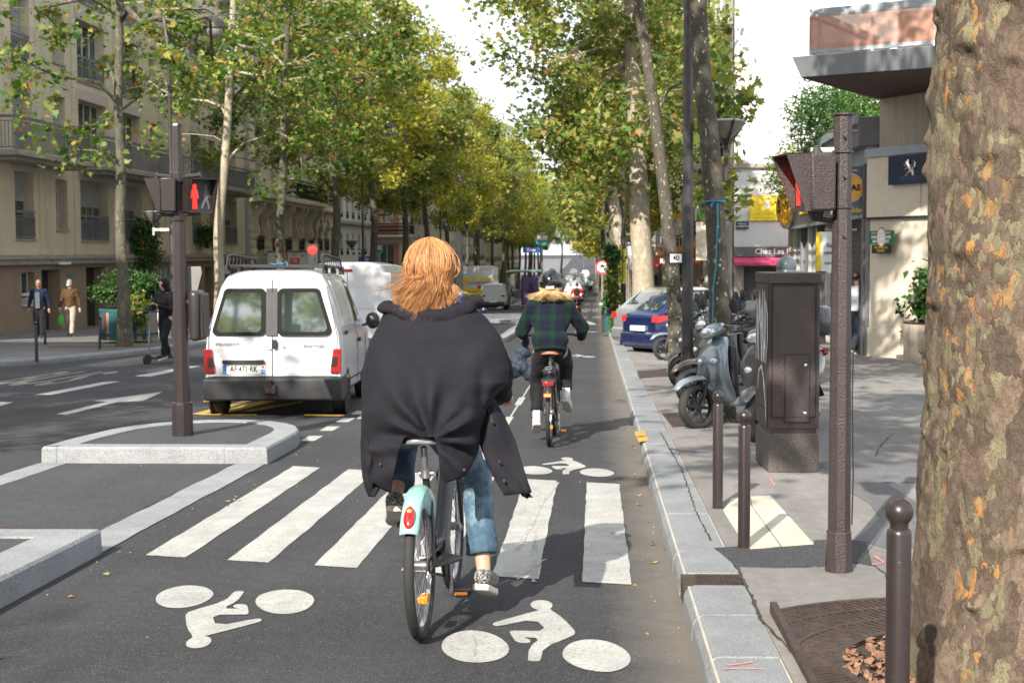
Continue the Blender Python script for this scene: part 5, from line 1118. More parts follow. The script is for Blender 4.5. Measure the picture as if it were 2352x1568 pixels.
# rope on the mottled tree
t = thing('rope', 'bright blue rope knotted round the thin grey plane tree', 'rope', (0, 0, 0)); m_rope = M('rope_blue', (.02, .24, .38), .8)
p = lambda u, v, y=15.72: at(u, v, y); R0 = R3.location
mb = MB(); zz = p(1630, 462).z; cx_ = at(1630, 462, 15.9).x+.045; mb.tube([(cx_+.128*math.cos(a), 15.9+.128*math.sin(a), zz+.005*math.sin(3*a)) for a in np.linspace(0, 2*PI, 24)], .009, 6); mb.build('loop', m_rope, t)
mb = MB(); mb.tube([p(1634, 470), p(1640, 464), p(1648, 466), p(1649, 500), p(1648, 522), p(1646, 560), p(1644, 620), p(1638, 660), p(1638, 700), p(1636, 760), p(1634, 800)], .007, 6); mb.ell(p(1649, 522), (.014, .014, .022)); mb.ell(p(1634, 473), (.016, .014, .02)); mb.tube([p(1648, 545), p(1653, 560)], .006, 5); mb.build('hanging_line', m_rope, t)
# electrical cabinet
t = thing('electrical_cabinet', 'brown roadside electrical cabinet with white graffiti on its side and concrete base', 'cabinet', (1.37, 11.27, gz(11.27)+PAVE), 0)
t.rotation_euler = (0, 0, rad(2.5))
cw, cd = .40, .62
m_cab = brown('cabinet_paint', (.055, .040, .038), .45, 1.0); m_cbase = granite('cabinet_base_stone', (.095, .08, .07), 100, .5)
mb = MB(); mb.prism([(0, 0), (cw, 0), (cw, .29), (cw-.01, .31), (.02, .31), (0, .29)], -.01, cd+.02, 'xz'); mb.build('base', m_cbase, t, .008, smooth=0)
bx(t, 'base_skirt', (.02, .01, .31), (cw-.02, cd-.02, .345), m_cab); bx(t, 'body', (0, 0, .345), (cw, cd, 1.49), m_cab, .004); bx(t, 'cap', (-.012, -.012, 1.49), (cw+.012, cd+.02, 1.575), m_cab, .008)
bx(t, 'door', (.028, -.008, .44), (cw-.03, 0, 1.475), m_cab, .003); bx(t, 'hatch', (.13, -.014, .40), (.32, -.007, .93), m_cab, .003); bx(t, 'side_panel', (-.008, .02, .5), (0, cd-.02, 1.47), m_cab, .003); bx(t, 'side_panel', (-.008, .02, .35), (0, cd-.02, .49), m_cab, .003)
for a, b in (((.024, .435), (.030, 1.48)), ((cw-.034, .435), (cw-.028, 1.48)), ((.024, 1.476), (cw-.028, 1.481)), ((.024, .435), (cw-.028, .440)), ((.126, .396), (.130, .934)), ((.320, .396), (.324, .934)), ((.126, .930), (.324, .935)), ((.126, .395), (.324, .400))): bx(t, 'panel_gap', (a[0], -.0155, a[1]), (b[0], -.004, b[1]), m_gap)
for z in (.85, .47): mb = MB(); mb.lathe([(.013, 0), (.013, -.012), (.006, -.016)], (.285, -.014, z), 10, axis='y'); mb.build('lock', m_chr, t)
mb = MB(); mb.ell((.22, .48, 1.62), (.085, .085, .085), 20, 12); mb.cyl((.22, .48, 1.56), (.22, .48, 1.6), .09, .08, 16); mb.build('dome', M('dome_grey', (.16, .18, .19), .3), t, smooth=60)
rg = random.Random(2); mb = MB()
for k in range(9):
    y0 = .05+k*.06; pts = [(-.0085, y0+rg.uniform(-.05, .05), 1.44-rg.uniform(0, .1)), (-.0085, y0+rg.uniform(-.04, .06), 1.25), (-.0085, y0+rg.uniform(-.05, .06), 1.05), (-.0085, y0+rg.uniform(-.05, .05), .86)]
    mb.tube(pts, [.004, .011, .008, .003], 6, flat=1)
mb.tube([(-.0085, .48, .62), (-.0085, .42, .78), (-.0085, .3, .82), (-.0085, .2, .74), (-.0085, .1, .55), (-.0085, .06, .3+.1)], [.004, .012, .013, .011, .007, .003], 6)
for k in range(4): mb.ell((-.0085, .15+k*.09, 1.0+.07*k), (.002, .016, .035))
mb.v = [(max(-.0115, min(x, -.0078)), y, z) for x, y, z in mb.v]; mb.build('graffiti', M('graffiti_white', (.62, .64, .67), .6), t, smooth=0, fix=False)
# tree grate around the big tree
gc = Vector((1.62, 5.42)); t = thing('tree_grate', 'round slotted cast iron grate around the foot of the big plane tree', 'tree grate', (gc.x, gc.y, gz(gc.y)+PAVE-.004)); tl = -.023
def gpt(r, a, z=0): x, y = r*math.cos(a), r*math.sin(a); return (max(x, -.80), y, z+y*tl)
ri, ro = .66, 1.25
for k in range(8):
    mb = MB(); a0 = k*PI/4; 
    for (ra, rb) in ((ri, ri+.035), (.86, .885), (1.045, 1.07), (ro-.03, ro)):
        rings = [[gpt(ra, a0+PI/4*i/8, 0), gpt(ra, a0+PI/4*i/8, .028), gpt(rb, a0+PI/4*i/8, .028), gpt(rb, a0+PI/4*i/8, 0)] for i in range(9)]; mb.loft(rings)
    for s_ in (0, 1):
        a = a0+s_*PI/4*.994; q = []
        for r in (ri, ro): x, y = r*math.cos(a), r*math.sin(a); q.append((x, y))
        (x0, y0), (x1, y1) = q; x1c = max(x1, -.80); sc1 = (x1c-x0)/(x1-x0) if abs(x1-x0) > 1e-6 else 1; y1 = y0+(y1-y0)*sc1; x1 = x1c
        n = Vector((-(y1-y0), x1-x0)).normalized()*.012; mb.add([(x0+n.x, y0+n.y, y0*tl), (x1+n.x, y1+n.y, y1*tl), (x1-n.x, y1-n.y, y1*tl), (x0-n.x, y0-n.y, y0*tl), (x0+n.x, y0+n.y, .028+y0*tl), (x1+n.x, y1+n.y, .028+y1*tl), (x1-n.x, y1-n.y, .028+y1*tl), (x0-n.x, y0-n.y, .028+y0*tl)], [(0, 3, 2, 1), (4, 5, 6, 7), (0, 1, 5, 4), (1, 2, 6, 5), (2, 3, 7, 6), (3, 0, 4, 7)])
    mb.build('grate_segment', m_iron, t, smooth=0)
mb = MB()
for (ra, rb, n) in ((ri+.03, .865, 132), (.88, 1.05, 168), (1.065, ro-.02, 200)):
    for i in range(n):
        a = 2*PI*i/n; x0, y0 = ra*math.cos(a), ra*math.sin(a); x1, y1 = rb*math.cos(a+.02), rb*math.sin(a+.02)
        if x0 < -.80 and x1 < -.8: continue
        x0, x1 = max(x0, -.80), max(x1, -.80); n_v = Vector((-(y1-y0), x1-x0)); 
        if n_v.length < 1e-5: continue
        n_v = n_v.normalized()*.0085; P_ = [(x0+n_v.x, y0+n_v.y), (x1+n_v.x, y1+n_v.y), (x1-n_v.x, y1-n_v.y), (x0-n_v.x, y0-n_v.y)]
        mb.add([(x, y, .012+y*tl) for x, y in P_]+[(x, y, .026+y*tl) for x, y in P_], [(4, 5, 6, 7), (0, 1, 5, 4), (1, 2, 6, 5), (2, 3, 7, 6), (3, 0, 4, 7)])
o = mb.build('grate_bars', m_iron, t, smooth=0, fix=False); o['kind'] = 'stuff'
mb = MB(); mb.loft([[gpt(.38, 2*PI*i/48, .008), gpt(ro, 2*PI*i/48, .008)] for i in range(49)], caps=False, closed=False); mb.build('soil_bed', m_gap, t, smooth=0)
mb = MB(); mb.loft([[(-.82, -1.25, .0+1.25*-tl), (-.82, 1.1, 1.1*tl)], [(-.80, -1.25, .03-1.25*tl), (-.80, 1.1, .03+1.1*tl)]], caps=False, closed=False); mb.box((-.83, -1.2, -.02), (-.80, .98, .034)); mb.build('frame', m_iron, t, smooth=0)
m_chip = M('bark_chips', (.22, .115, .07), .9, var=.5, vs_=30)
mb = MB(); rg = random.Random(8)
for i in range(900):
    a = rg.uniform(0, 2*PI); r = rg.uniform(.42, .66); x, y = r*math.cos(a), r*math.sin(a); s = rg.uniform(.006, .028); R = Euler((rg.uniform(-.6, .6), rg.uniform(-.6, .6), rg.uniform(0, 6))).to_matrix()
    P_ = [R@Vector(p)*s+Vector((x, y, +.012+y*tl+rg.uniform(0, .02))) for p in ((-1, -.5, 0), (.7, -.6, .1), (1, .2, -.1), (.1, .7, .12), (-.8, .4, 0))]; mb.add(P_, [(0, 1, 2, 3, 4)])
o = mb.build('bark_chips', m_chip, None, smooth=0, fix=False); o.location = t.location; o['kind'] = 'stuff'; o['label'] = 'reddish brown bark chips inside the tree grate'
# small square grates of the other trees
for x, y, l in ((1.36, 23.6, 'dark iron grate at the foot of the thin leaning mottled tree'), (1.42, 15.9, 'dark iron grate under the roped tree beside the grey scooter')):
    g_ = thing('tree_grate', l, 'tree grate', (x, y, gz(y)+PAVE), 0, 'square tree grates')
    for i in range(20): mb = MB(); a = -.55+i*.056; mb.box((a, -.55, .001-.0*y), (a+.036, .55, .012)); o = mb.build('bar', m_iron, g_, smooth=0); o.rotation_euler = (-SL, 0, 0)
    mb = MB(); mb.box((-.6, -.6, -.02), (.6, .6, .003)); o = mb.build('plate', m_gap, g_, smooth=0); o.rotation_euler = (-SL, 0, 0)
mb = MB(); mb.box((-1.6, -.55, -.02), (.9, .55, .012)); o = mb.build('tree_pit', M('soil', (.10, .07, .045), .95, var=.5, vs_=12), pvl, smooth=0); o.location = (-11.9, 34.9, gz(34.9)+.12); o.rotation_euler = (-SL, 0, 0)
# left lamp with globe
def left_lamp(label, x, y, flip=1, low=True):
    t = thing('street_lamp', label, 'street lamp', (x, y, gz(y)+.118)); mb = MB(); mb.tube([(0, 0, 0), (0, 0, 3.2), (0, 0, 3.3), (0, 0, 8.6)], [.095, .085, .06, .045], 12); mb.build('pole', m_blk, t)
    mb = MB(); mb.tube([(0, 0, 8.5), (.1*flip, 0, 9.1), (.5*flip, 0, 9.5), (1.1*flip, 0, 9.5), (1.35*flip, 0, 9.35)], .035, 8); mb.build('arm', m_blk, t)
    mb = MB(); mb.lathe([(.04, .42), (.10, .36), (.30, .22), (.36, .02), (.35, 0)], (1.36*flip, 0, 8.9), 20); mb.build('lamp_shade', m_blk, t, smooth=50); mb = MB(); mb.lathe([(.34, .01), (.3, -.12), (.17, -.23), (.01, -.26)], (1.36*flip, 0, 8.9), 20); mb.build('lamp_glass', M('lamp_glass_grey', (.35, .34, .32), .3), t, smooth=60)
    if low: lantern(t, (-.55, 0, 3.35), 1.05); mb = MB(); mb.box((-.58, -.02, 3.12), (0, .02, 3.2)); mb.cyl((-.55, 0, 3.0), (-.55, 0, 3.3), .03); mb.build('side_arm', m_fr, t)
    return t
left_lamp('tall left street lamp with domed globe among branches before the beige block', -12.3, 41)
lr = left_lamp('black street lamp beside the brick house corner', -11.1, 68, 1)
dup(lr, (-10.6, 98, gz(98)+.1), 0, 'pale grey street lamp arm reaching over the far left lane'); dup(lr, (.95, 46.5, gz(46.5)+.1), PI, 'slim black street lamp between the thick pale trunk and the knitted one')
# bus stop signs, shelter, round sign
m_blue = M('sign_blue', (.03, .10, .42), .4); m_teal = M('sign_teal', (.02, .42, .36), .4); m_dgrey = M('sign_dark_grey', (.14, .15, .15), .4)
def busstop(label, x, y, h, s=1, loc2=None):
    t = thing('bus_stop_sign', label, 'bus stop sign', (x, y, gz(y)+.15)); mb = MB(); mb.cyl((0, 0, 0), (0, 0, h), .075*s, .06*s, 12); mb.build('pole', m_dgrey, t)
    mb = MB(); mb.lathe([(.42*s, 0), (.42*s, .08)], (0, -.04, h+.35*s), 28, axis='y'); mb.build('disc', m_dgrey, t); mb = MB(); k = 14
    mb.prism([(.42*s*math.cos(-a), h+.35*s+.42*s*math.sin(-a)) for a in np.linspace(.25, PI-.25, k)]+[(.38*s*math.cos(-a), h+.38*s+.26*s*math.sin(-a)) for a in np.linspace(PI-.3, .3, k)], -.05, -.042, 'xz'); mb.build('wave', m_teal, t)
    text('BUS', .36*s, m_wlet, t, (0, -.045, h+.42*s), bold=.012); mb = MB(); mb.box((-1.2*s, -.03, h-.48*s), (-.12*s, .03, h-.14*s)); mb.build('name_plate', m_blue, t); text('Davy', .27*s, m_wlet, t, (-.66*s, -.035, h-.31*s), bold=.006); return t
busstop('grey round bus sign with teal wave and blue name plate above the far shelter', -3.6, 98, 4.25, 1.1); busstop('small bus stop sign with blue plate below the brick house balcony', -11.2, 73, 3.1, .8).rotation_euler = (0, 0, .0)
t = thing('bus_shelter', 'green roofed bus shelter with purple poster panel beyond the helmeted cyclist', 'bus shelter', (-4.3, 97, gz(97)+.16), 0)
m_sg = M('shelter_green', (.16, .24, .20), .4); m_purple = M('poster_purple', (.13, .07, .22), .5)
mb = MB(); mb.box((-1.7, -.5, 2.35), (1.1, 5, 2.47)); mb.build('roof', m_sg, t, .03)
for x, y in ((-1.5, 0), (.9, 0), (-1.5, 4.8), (.9, 4.8)): mb = MB(); mb.cyl((x, y, 0), (x, y, 2.35), .05); mb.build('post', m_dgrey, t)
mb = MB(); mb.box((-1.45, .02, .3), (-1.42, 4.8, 2.2)); mb.build('glass_panel', m_glass, t); mb = MB(); mb.box((-.65, -.35, .15), (.62, -.15, 2.15)); mb.build('poster_case', m_ink, t, .02); mb = MB(); mb.box((-.57, -.37, .22), (.54, -.35, 2.08)); mb.build('poster', m_purple, t)
mb = MB(); mb.ell((-.0, -.372, 1.45), (.16, .006, .22)); mb.ell((0, -.372, 1.1), (.25, .006, .2)); mb.build('portrait_shape', M('poster_dark', (.045, .03, .07), .5), t)
for i in range(4): mb = MB(); mb.box((-.45, -.374, .45+i*.11), (.1+.1*(i % 2), -.37, .49+i*.11)); mb.build('text_line', M('poster_light', (.30, .22, .42), .5), t)
mb = MB(); mb.box((-1.2, .9, .4), (.7, 1.3, .45)); mb.build('bench', m_dgrey, t)
t = thing('traffic_sign', 'round red rimmed no entry for vehicles sign before the green climber frame', 'traffic sign', (.42, 76, gz(76)+.12)); mb = MB(); mb.cyl((0, 0, 0), (0, 0, 2.7), .04); mb.build('post', m_ledge, t)
mb = MB(); mb.lathe([(.36, 0), (.36, .03)], (0, -.08, 2.45), 28, axis='y'); mb.build('rim', m_red, t); mb = MB(); mb.lathe([(.27, 0), (.27, .01)], (0, -.092, 2.45), 28, axis='y'); mb.build('face', m_wlet, t); mb = MB(); mb.box((-.12, -.105, 2.44), (.13, -.095, 2.54)); mb.box((-.06, -.105, 2.54), (.08, -.095, 2.6)); mb.build('car_symbol', m_ink, t)
# signal with lit red lamp above the white van
t = thing('traffic_signal', 'roadside signal with lit red lamp above the white vans', 'traffic signal', (-9.95, 50, gz(50)+.12)); mb = MB(); mb.cyl((0, 0, 0), (0, 0, 2.3), .06, .05, 8); mb.build('pole', m_blk, t); mb = MB(); mb.box((-.22, -.1, 2.2), (.22, .12, 3.0)); mb.build('housing', m_blkp, t, .03)
mb = MB(); mb.lathe([(.16, 0), (.14, -.02), (.02, -.03)], (0, -.1, 2.78), 20, axis='y'); mb.build('red_lens', m_redlit, t)
for z in (2.5, 2.3): mb = MB(); mb.lathe([(.09, 0), (.08, -.02)], (0, -.1, z), 16, axis='y'); mb.build('dark_lens', m_glass, t)
# painted planter on the left pavement
t = thing('painted_planter', 'octagonal wooden planter with striped coloured boards on the far left pavement', 'planter', (-12.55, 37.7, gz(37.7)+.12)); cols_ = [M('board_wood', (.26, .20, .15), .8), M('board_dark_red', (.12, .03, .025), .7), M('board_navy', (.015, .05, .10), .7), M('board_wood', (.26, .2, .15)), M('board_teal', (.008, .085, .09), .8), M('board_wood', (.26, .2, .15)), M('board_yellow', (.35, .28, .03), .7)]
rg = random.Random(4); R_ = .75
for k in range(8):
    a0, a1 = PI/8+k*PI/4, PI/8+(k+1)*PI/4; p0 = Vector((R_*math.cos(a0), R_*math.sin(a0), 0)); p1 = Vector((R_*math.cos(a1), R_*math.sin(a1), 0)); d = (p1-p0).normalized(); n_ = Vector((d.y, -d.x, 0))
    s = 0; L_ = (p1-p0).length
    while s < L_-.01:
        wd = min(rg.choice([.05, .12, .16]), L_-s); q0 = p0+d*(s+.003); q1 = p0+d*(s+wd-.003); o_ = n_*rg.uniform(.0, .008); zt = .86
        mb = MB(); mb.add([q0+o_+Vector((0, 0, .08)), q1+o_+Vector((0, 0, .08)), q1+o_+Vector((0, 0, zt)), q0+o_+Vector((0, 0, zt)), q0-n_*.03+Vector((0, 0, .08)), q1-n_*.03+Vector((0, 0, .08)), q1-n_*.03+Vector((0, 0, zt)), q0-n_*.03+Vector((0, 0, zt))], BF); mb.build('board', cols_[rg.choice([0, 0, 0, 1, 2, 4, 6, 0, 1])], t, smooth=0, fix=False); s += wd
    for z0_, z1_, m in ((.84, .92, cols_[4]), (.2, .26, cols_[2])):
        q0, q1 = p0*1.03, p1*1.03; mb = MB(); mb.add([q0+Vector((0, 0, z0_)), q1+Vector((0, 0, z0_)), q1+Vector((0, 0, z1_)), q0+Vector((0, 0, z1_)), q0*.95+Vector((0, 0, z0_)), q1*.95+Vector((0, 0, z0_)), q1*.95+Vector((0, 0, z1_)), q0*.95+Vector((0, 0, z1_))], BF); mb.build('rim_board', m, t, smooth=0, fix=False)
mb = MB(); mb.cyl((0, 0, .8), (0, 0, .82), .7, n=8); mb.build('soil', MATS['soil'], t)
bush('ivy_mound', 'dark ivy mound growing over the painted planter', 'plant', (-12.55, 37.7, gz(37.7)+.95), (0, 0, .62), (.85, .7, .42), 6500, .075, m_leafD, RHO, 41, clusters=70, spread=.12); bush('trailing_ivy', 'trailing ivy hanging down the right of the painted planter', 'plant', (-12.1, 37.0, gz(37.7)+.7), (0, 0, .35), (.35, .3, .5), 700, .10, m_leafL, RHO, 42, clusters=20, spread=.1)
# climber frame round a tree on the right
t = thing('climber_frame', 'frame of rusty posts and yellow tubes with climbing plants beside the cycle lane', 'plant frame', (.72, 45, gz(45)+.1))
for x, y, m, h0, h1, r, nm in ((.1, 0, M('tube_yellow', (.72, .6, .06), .6), 1.55, 2.75, .04, 'yellow_tube'), (.22, .1, M('tube_yellow', (1, 1, 1)), 1.55, 2.65, .05, 'yellow_tube'), (.12, 0, M('tube_yellow', (1, 1, 1)), .2, .75, .04, 'yellow_tube'), (.24, .1, M('tube_yellow', (1, 1, 1)), .2, .72, .04, 'yellow_tube'), (-.08, 0, M('tube_red', (.35, .03, .05), .6), 1.3, 2.3, .03, 'red_tube'), (-.18, .2, M('tube_orange', (.6, .14, .03), .6), .2, 2.2, .02, 'orange_rod')): mb = MB(); mb.cyl((x, y, h0), (x+.01, y, h1), r); mb.build(nm, m, t)
for i in range(9): mb = MB(); x = -.1+i*.07; mb.cyl((x, .5*(i % 3), 0), (x, .5*(i % 3), 2.2+.15*(i % 2)), .012); mb.build('rod', m_iron, t)
mb = MB(); mb.box((-.38, -.2, 0), (-.08, -.16, .65)); mb.build('teal_board', M('board_teal', (1, 1, 1)), t); mb = MB(); mb.box((-.5, -.05, 0), (-.38, .5, .8)); mb.build('dark_board', m_ink, t)
bush('climbing_plant', 'green climber covering the rusty frame beside the cycle lane', 'plant', (.6, 44.9, gz(45)+.1), (0, 0, 1.2), (.16, .3, 1.3), 2600, .10, m_leafL, RHO, 51, clusters=60, spread=.08); bush('climbing_plant', 'leafy top of the climber left of the yellow tubes', 'plant', (.55, 44.9, gz(45)+2.3), (0, 0, .3), (.22, .3, .28), 900, .1, m_leafD, RHO, 52, clusters=24, spread=.08)
bush('climbing_plant', 'dark climber against the right side of the thick pale trunk', 'plant', (2.15, 37.6, gz(38)+.1), (0, 0, 1.3), (.18, .3, 1.2), 1500, .1, m_leafD, RHO, 53, clusters=34, spread=.09)
# round concrete planter, green bin, barriers
t = thing('round_planter', 'round beige concrete planter against the cream corner building', 'planter', (6.75, 27.6, gz(27.6)+.1)); mb = MB(); mb.lathe([(.82, 0), (.82, .74), (.80, .78), (.72, .78), (.70, .6), (.02, .6)], n=36); mb.build('tub', m_conc, t, smooth=40); mb = MB(); mb.lathe([(.825, .755), (.83, .785), (.79, .79), (.72, .785)], n=36, caps=False); mb.build('rim', m_blk, t)
t = thing('low_kerb', 'dark low stone kerb in front of the round planter', 'kerb', (5.9, 28.2, gz(28.2)+.1), -rad(52)); bx(t, 'block', (0, 0, 0), (3, .18, .12), m_ledge, .01)
for x, y, l, m in ((-9.3-2, 79, 'green litter bin at the foot of the far left trunks', m_sg), (.75, 83, 'small green bin beyond the round sign', M('bin_green', (.02, .22, .08), .5))):
    t = thing('litter_bin', l, 'bin', (x, y, gz(y)+.12)); mb = MB(); mb.lathe([(.2, 0), (.24, .05), (.27, .85), (.25, .9)], n=16); mb.build('body', m, t, smooth=40); mb = MB(); mb.lathe([(.28, .9), (.28, .94), (.15, 1.0)], n=16); mb.build('lid', m_dgrey, t)
# fallen leaves, twigs and litter
rs = np.random.RandomState(9); pos = []
for i in range(95):
    r_ = rs.rand()
    if r_ < .45: x = .42-abs(rs.normal())*.12; y = 4+rs.rand()*34
    elif r_ < .7: x = .8+rs.rand()*3; y = 5+rs.rand()**1.5*22
    elif r_ < .85: x = -2.75+abs(rs.normal())*.12; y = 5+rs.rand()*8
    else: x = -6+rs.rand()*6.3; y = 5+rs.rand()*22
    pos.append((x, y, gz(y)+(.128 if x > .45 else .006)))
o = link('fallen_leaves', leafmesh('fallen_leaves', pos, .035, leafmat('leaves_fallen', [(0, (.22, .09, .03)), (.5, (.33, .20, .10)), (.8, (.40, .30, .12)), (1, (.12, .16, .04))], .1), PALM, 5, up=3), None); o['kind'] = 'stuff'; o['label'] = 'fallen plane leaves scattered on road, gutter and pavement'
mb = MB(); rg = random.Random(6)
for i in range(260):
    y = 4+rg.random()**1.6*16; x = rg.choice([.40-abs(rg.gauss(0, .10)), -2.9+abs(rg.gauss(0, .05)), rg.uniform(-3, 3.5), rg.uniform(-5, -3) if 8.4 < y < 12.5 else .40-abs(rg.gauss(0, .06))]); z = gz(y)+(.122 if x > .75 else .003); s = rg.uniform(.002, .007)
    if 3 > x > .42 and x < .75: z = gz(y)+.125
    mb.ell((x, y, z), (s, s*rg.uniform(.5, 1.6), s*.6), 5, 3)
o = mb.build('grit', M('grit', (.24, .21, .18), .9, var=.4, vs_=3), None, smooth=0, fix=False); o['kind'] = 'stuff'; o['label'] = 'small stones and grit scattered on the asphalt'
# ================================================================ vehicles
def carpaint(name, base, rough=.25, dirt=.25, metal=0):
    m, t, b = nodes(name); v = vec(t, 'Object'); n = noi(t, v, 2.5, 6, .7); c = ramp(t, n.outputs[0], [(.35, tuple(x*.9 for x in base)), (.7, base)])
    sp = t.nodes.new('ShaderNodeSeparateXYZ'); t.links.new(v, sp.inputs[0]); mr = t.nodes.new('ShaderNodeMapRange'); mr.inputs[1].default_value = .9; mr.inputs[2].default_value = .15; mr.inputs[4].default_value = 1; t.links.new(sp.outputs[2], mr.inputs[0])
    mm = t.nodes.new('ShaderNodeMath'); mm.operation = 'MULTIPLY'; t.links.new(mr.outputs[0], mm.inputs[0]); f = ramp(t, noi(t, v, 5, 7, .75).outputs[0], [(.35, (0, 0, 0)), (.75, (dirt*2,)*3)]); t.links.new(f, mm.inputs[1])
    c = mixc(t, mm.outputs[0], c, (.16, .14, .12)); t.links.new(c, b.inputs['Base Color']); b.inputs['Roughness'].default_value = rough; b.inputs['Metallic'].default_value = metal; b.inputs['Coat Weight'].default_value = .7; b.inputs['Coat Roughness'].default_value = .08
    bump(t, b, noi(t, v, 1.8, 2).outputs[0], .05, .03); return m
m_vw = carpaint('van_white', (.66, .67, .69), .3, .3); m_vb = carpaint('car_blue', (.008, .02, .095), .2, .2, .3); m_vdb = carpaint('car_dark_blue', (.012, .02, .07), .2, .2); m_vs = carpaint('car_silver', (.40, .41, .42), .28, .3, .6); m_vk = carpaint('car_dark', (.03, .032, .035), .25)
m_plas = M('bumper_grey', (.035, .035, .038), .55, var=.3, dirt=.3); m_tyre = M('tyre', (.022, .022, .022), .8, bmp=.3, bs=60, dirt=.4); m_rim = M('rim_steel', (.34, .34, .35), .35, .8); m_lred = M('lens_red', (.28, .008, .01), .15, coat=1); m_lor = M('lens_orange', (.8, .25, .01), .2, coat=1, emit=(1, .3, .02), es=.15); m_lcl = M('lens_clear', (.55, .57, .6), .1, .6, coat=1); m_well = M('wheel_well', (.008, .008, .008), .9)  # orange reflector lens is given a faint glow of its own, no lamp inside
m_vglass = glassmat('vehicle_glass', (.012, .02, .018), .03); m_vglass.node_tree.nodes['Principled BSDF'].inputs['Specular IOR Level'].default_value = 1.0; m_vglass.node_tree.nodes['Principled BSDF'].inputs['IOR'].default_value = 2.2
def wheel(parent, x, y, r, wd=.19, side=1, cover=True, spokes=5, name='wheel'):
    s = side; mb = MB(); mb.lathe([(r*.66, -wd/2), (r*.93, -wd/2), (r, -wd*.36), (r, wd*.36), (r*.93, wd/2), (r*.66, wd/2)], (x, y, r), 28, axis='x', caps=False); mb.v = [(p[0], p[1], p[2]) for p in mb.v]
    o = link(name, None, parent) if False else mb.build(name, m_tyre, parent, smooth=40)
    mb = MB(); mb.lathe([(r*.68, wd*.5*s-.004*s), (r*.62, wd*.42*s), (r*.2, wd*.34*s), (.02, wd*.40*s)], (x, y, r), 24, axis='x'); mb.v = list(mb.v); q = mb.build('rim', m_rim, o, smooth=40)
    for k in range(spokes): a = 2*PI*k/spokes; mb = MB(); mb.ell((x+wd*.40*s, y+math.cos(a)*r*.42, r+math.sin(a)*r*.42), (.01, r*.11, r*.09), 8, 5); mb.build('rim_slot', m_well, o)
    return o
# lathe with axis x gives (h, r cos, r sin): centre c
class Shell:
    def __init__(s, tab, w, zb=.22, rear_lean=.1, taper=None): s.tab, s.w, s.zb, s.rl, s.tp = tab, w, zb, rear_lean, taper or [(0, 1), (9, 1)]
    def zr(s, y): return interp([(a, b) for a, b, c in s.tab], y)
    def belt(s, y): return interp([(a, c) for a, b, c in s.tab], y)
    def half(s, y):
        w = s.w/2*interp(s.tp, y); zr = s.zr(y); be = min(s.belt(y), zr-.03); zb = s.zb; m = be-zb; g = zr-be; gg = min(1, g/.5)
        P = [(0, zb), (w*.9, zb), (w*.985, zb+.07), (w, zb+m*.3), (w, zb+m*.7), (w*.975, be), (w*(.975-.10*gg), be+g*.45), (w*(.96-.19*gg), be+g*.80), (w*(.93-.24*gg), zr-.035*gg-.01), (w*(.80-.24*gg), zr-.005), (w*.4, zr+.012*gg), (0, zr+.015*gg)]
        return P
    def lean(s, y, z): return max(0, z-.9)*s.rl*max(0, 1-y/.5)
    def ring(s, y):
        H = s.half(y); F_ = [(x, z) for x, z in H]+[(-x, z) for x, z in H[-2:0:-1]]
        return [(x, y+s.lean(y, z), z) for x, z in F_]
    def side(s, y, f, off=.006, sd=1):   # f 0 belt, 1 roof edge
        H = s.half(y); pts = H[5:9]; t = f*(len(pts)-1); i = min(int(t), len(pts)-2); q = t-i; x = lerp(pts[i][0], pts[i+1][0], q); z = lerp(pts[i][1], pts[i+1][1], q); return (sd*(x+off), y+s.lean(y, z), z+off*.3)
    def top(s, y, f, off=.006): H = s.half(y); return (f*H[9][0], y, s.zr(y)+off)
def patch3(fn, us, vs, mat, parent, name):
    mb = MB(); mb.grid(lambda u, v: fn(lerp(us[0], us[1], u), lerp(vs[0], vs[1], v)), 8, 5); return mb.build(name, mat, parent, smooth=60)
def shell_body(S, mat, parent, ys=None): mb = MB(); ys = ys or sorted(set([a for a, _, _ in S.tab]+list(np.linspace(0, S.tab[-1][0], 22)))); mb.loft([S.ring(y) for y in ys]); return mb.build('body', mat, parent, smooth=32, bevel=.012)
def rpoly(x0, z0, x1, z1, r, tl=0, tr=0, k=5):
    P = []
    for cx_, cz_, a0 in ((x1-r, z0+r, -PI/2), (x1-r+tr, z1-r, 0), (x0+r+tl, z1-r, PI/2), (x0+r, z0+r, PI)):
        for i in range(k+1): a = a0+PI/2*i/k; P.append((cx_+r*math.cos(a), cz_+r*math.sin(a)))
    return P
def rearpan(parent, poly, y0, th, mat, name, lean=.1, smooth=0):
    mb = MB(); mb.prism(poly, y0-th, y0, 'xz'); mb.v = [(x, y+max(0, z-.9)*lean, z) for x, y, z in mb.v]; return mb.build(name, mat, parent, smooth=smooth)
m_sur = M('surround_black', (.012, .012, .013), .7, spec=.15)
# ---- the white van
t = thing('delivery_van', 'dented white delivery van with black roof rack and rear number plate', 'van', (-3.93, 17.15, gz(17.15)), rad(3.6), tilt=True); V1 = t
S = Shell([(0, 1.71, 1.0), (.05, 1.755, 1.0), (.3, 1.79, 1.0), (1.2, 1.81, 1.0), (2.3, 1.78, 1.0), (2.75, 1.62, 1.0), (3.4, 1.08, .98), (3.85, .92, .86), (4.05, .74, .7), (4.1, .6, .55)], 1.70, .24, .11, [(0, .965), (.12, 1), (3.5, 1), (4.1, .85)])
shell_body(S, m_vw, t)
L_ = .11
for x0, x1, tl, tr in ((-.74, -.085, .13, 0), (.055, .72, 0, -.13)):
    rearpan(t, rpoly(x0, 1.0, x1, 1.58, .07, tl, tr), -.002, .008, m_sur, 'window_surround', L_); rearpan(t, rpoly(x0+.055, 1.045, x1-.055, 1.53, .06, tl*.85, tr*.85), -.010, .006, m_vglass, 'rear_window', L_)
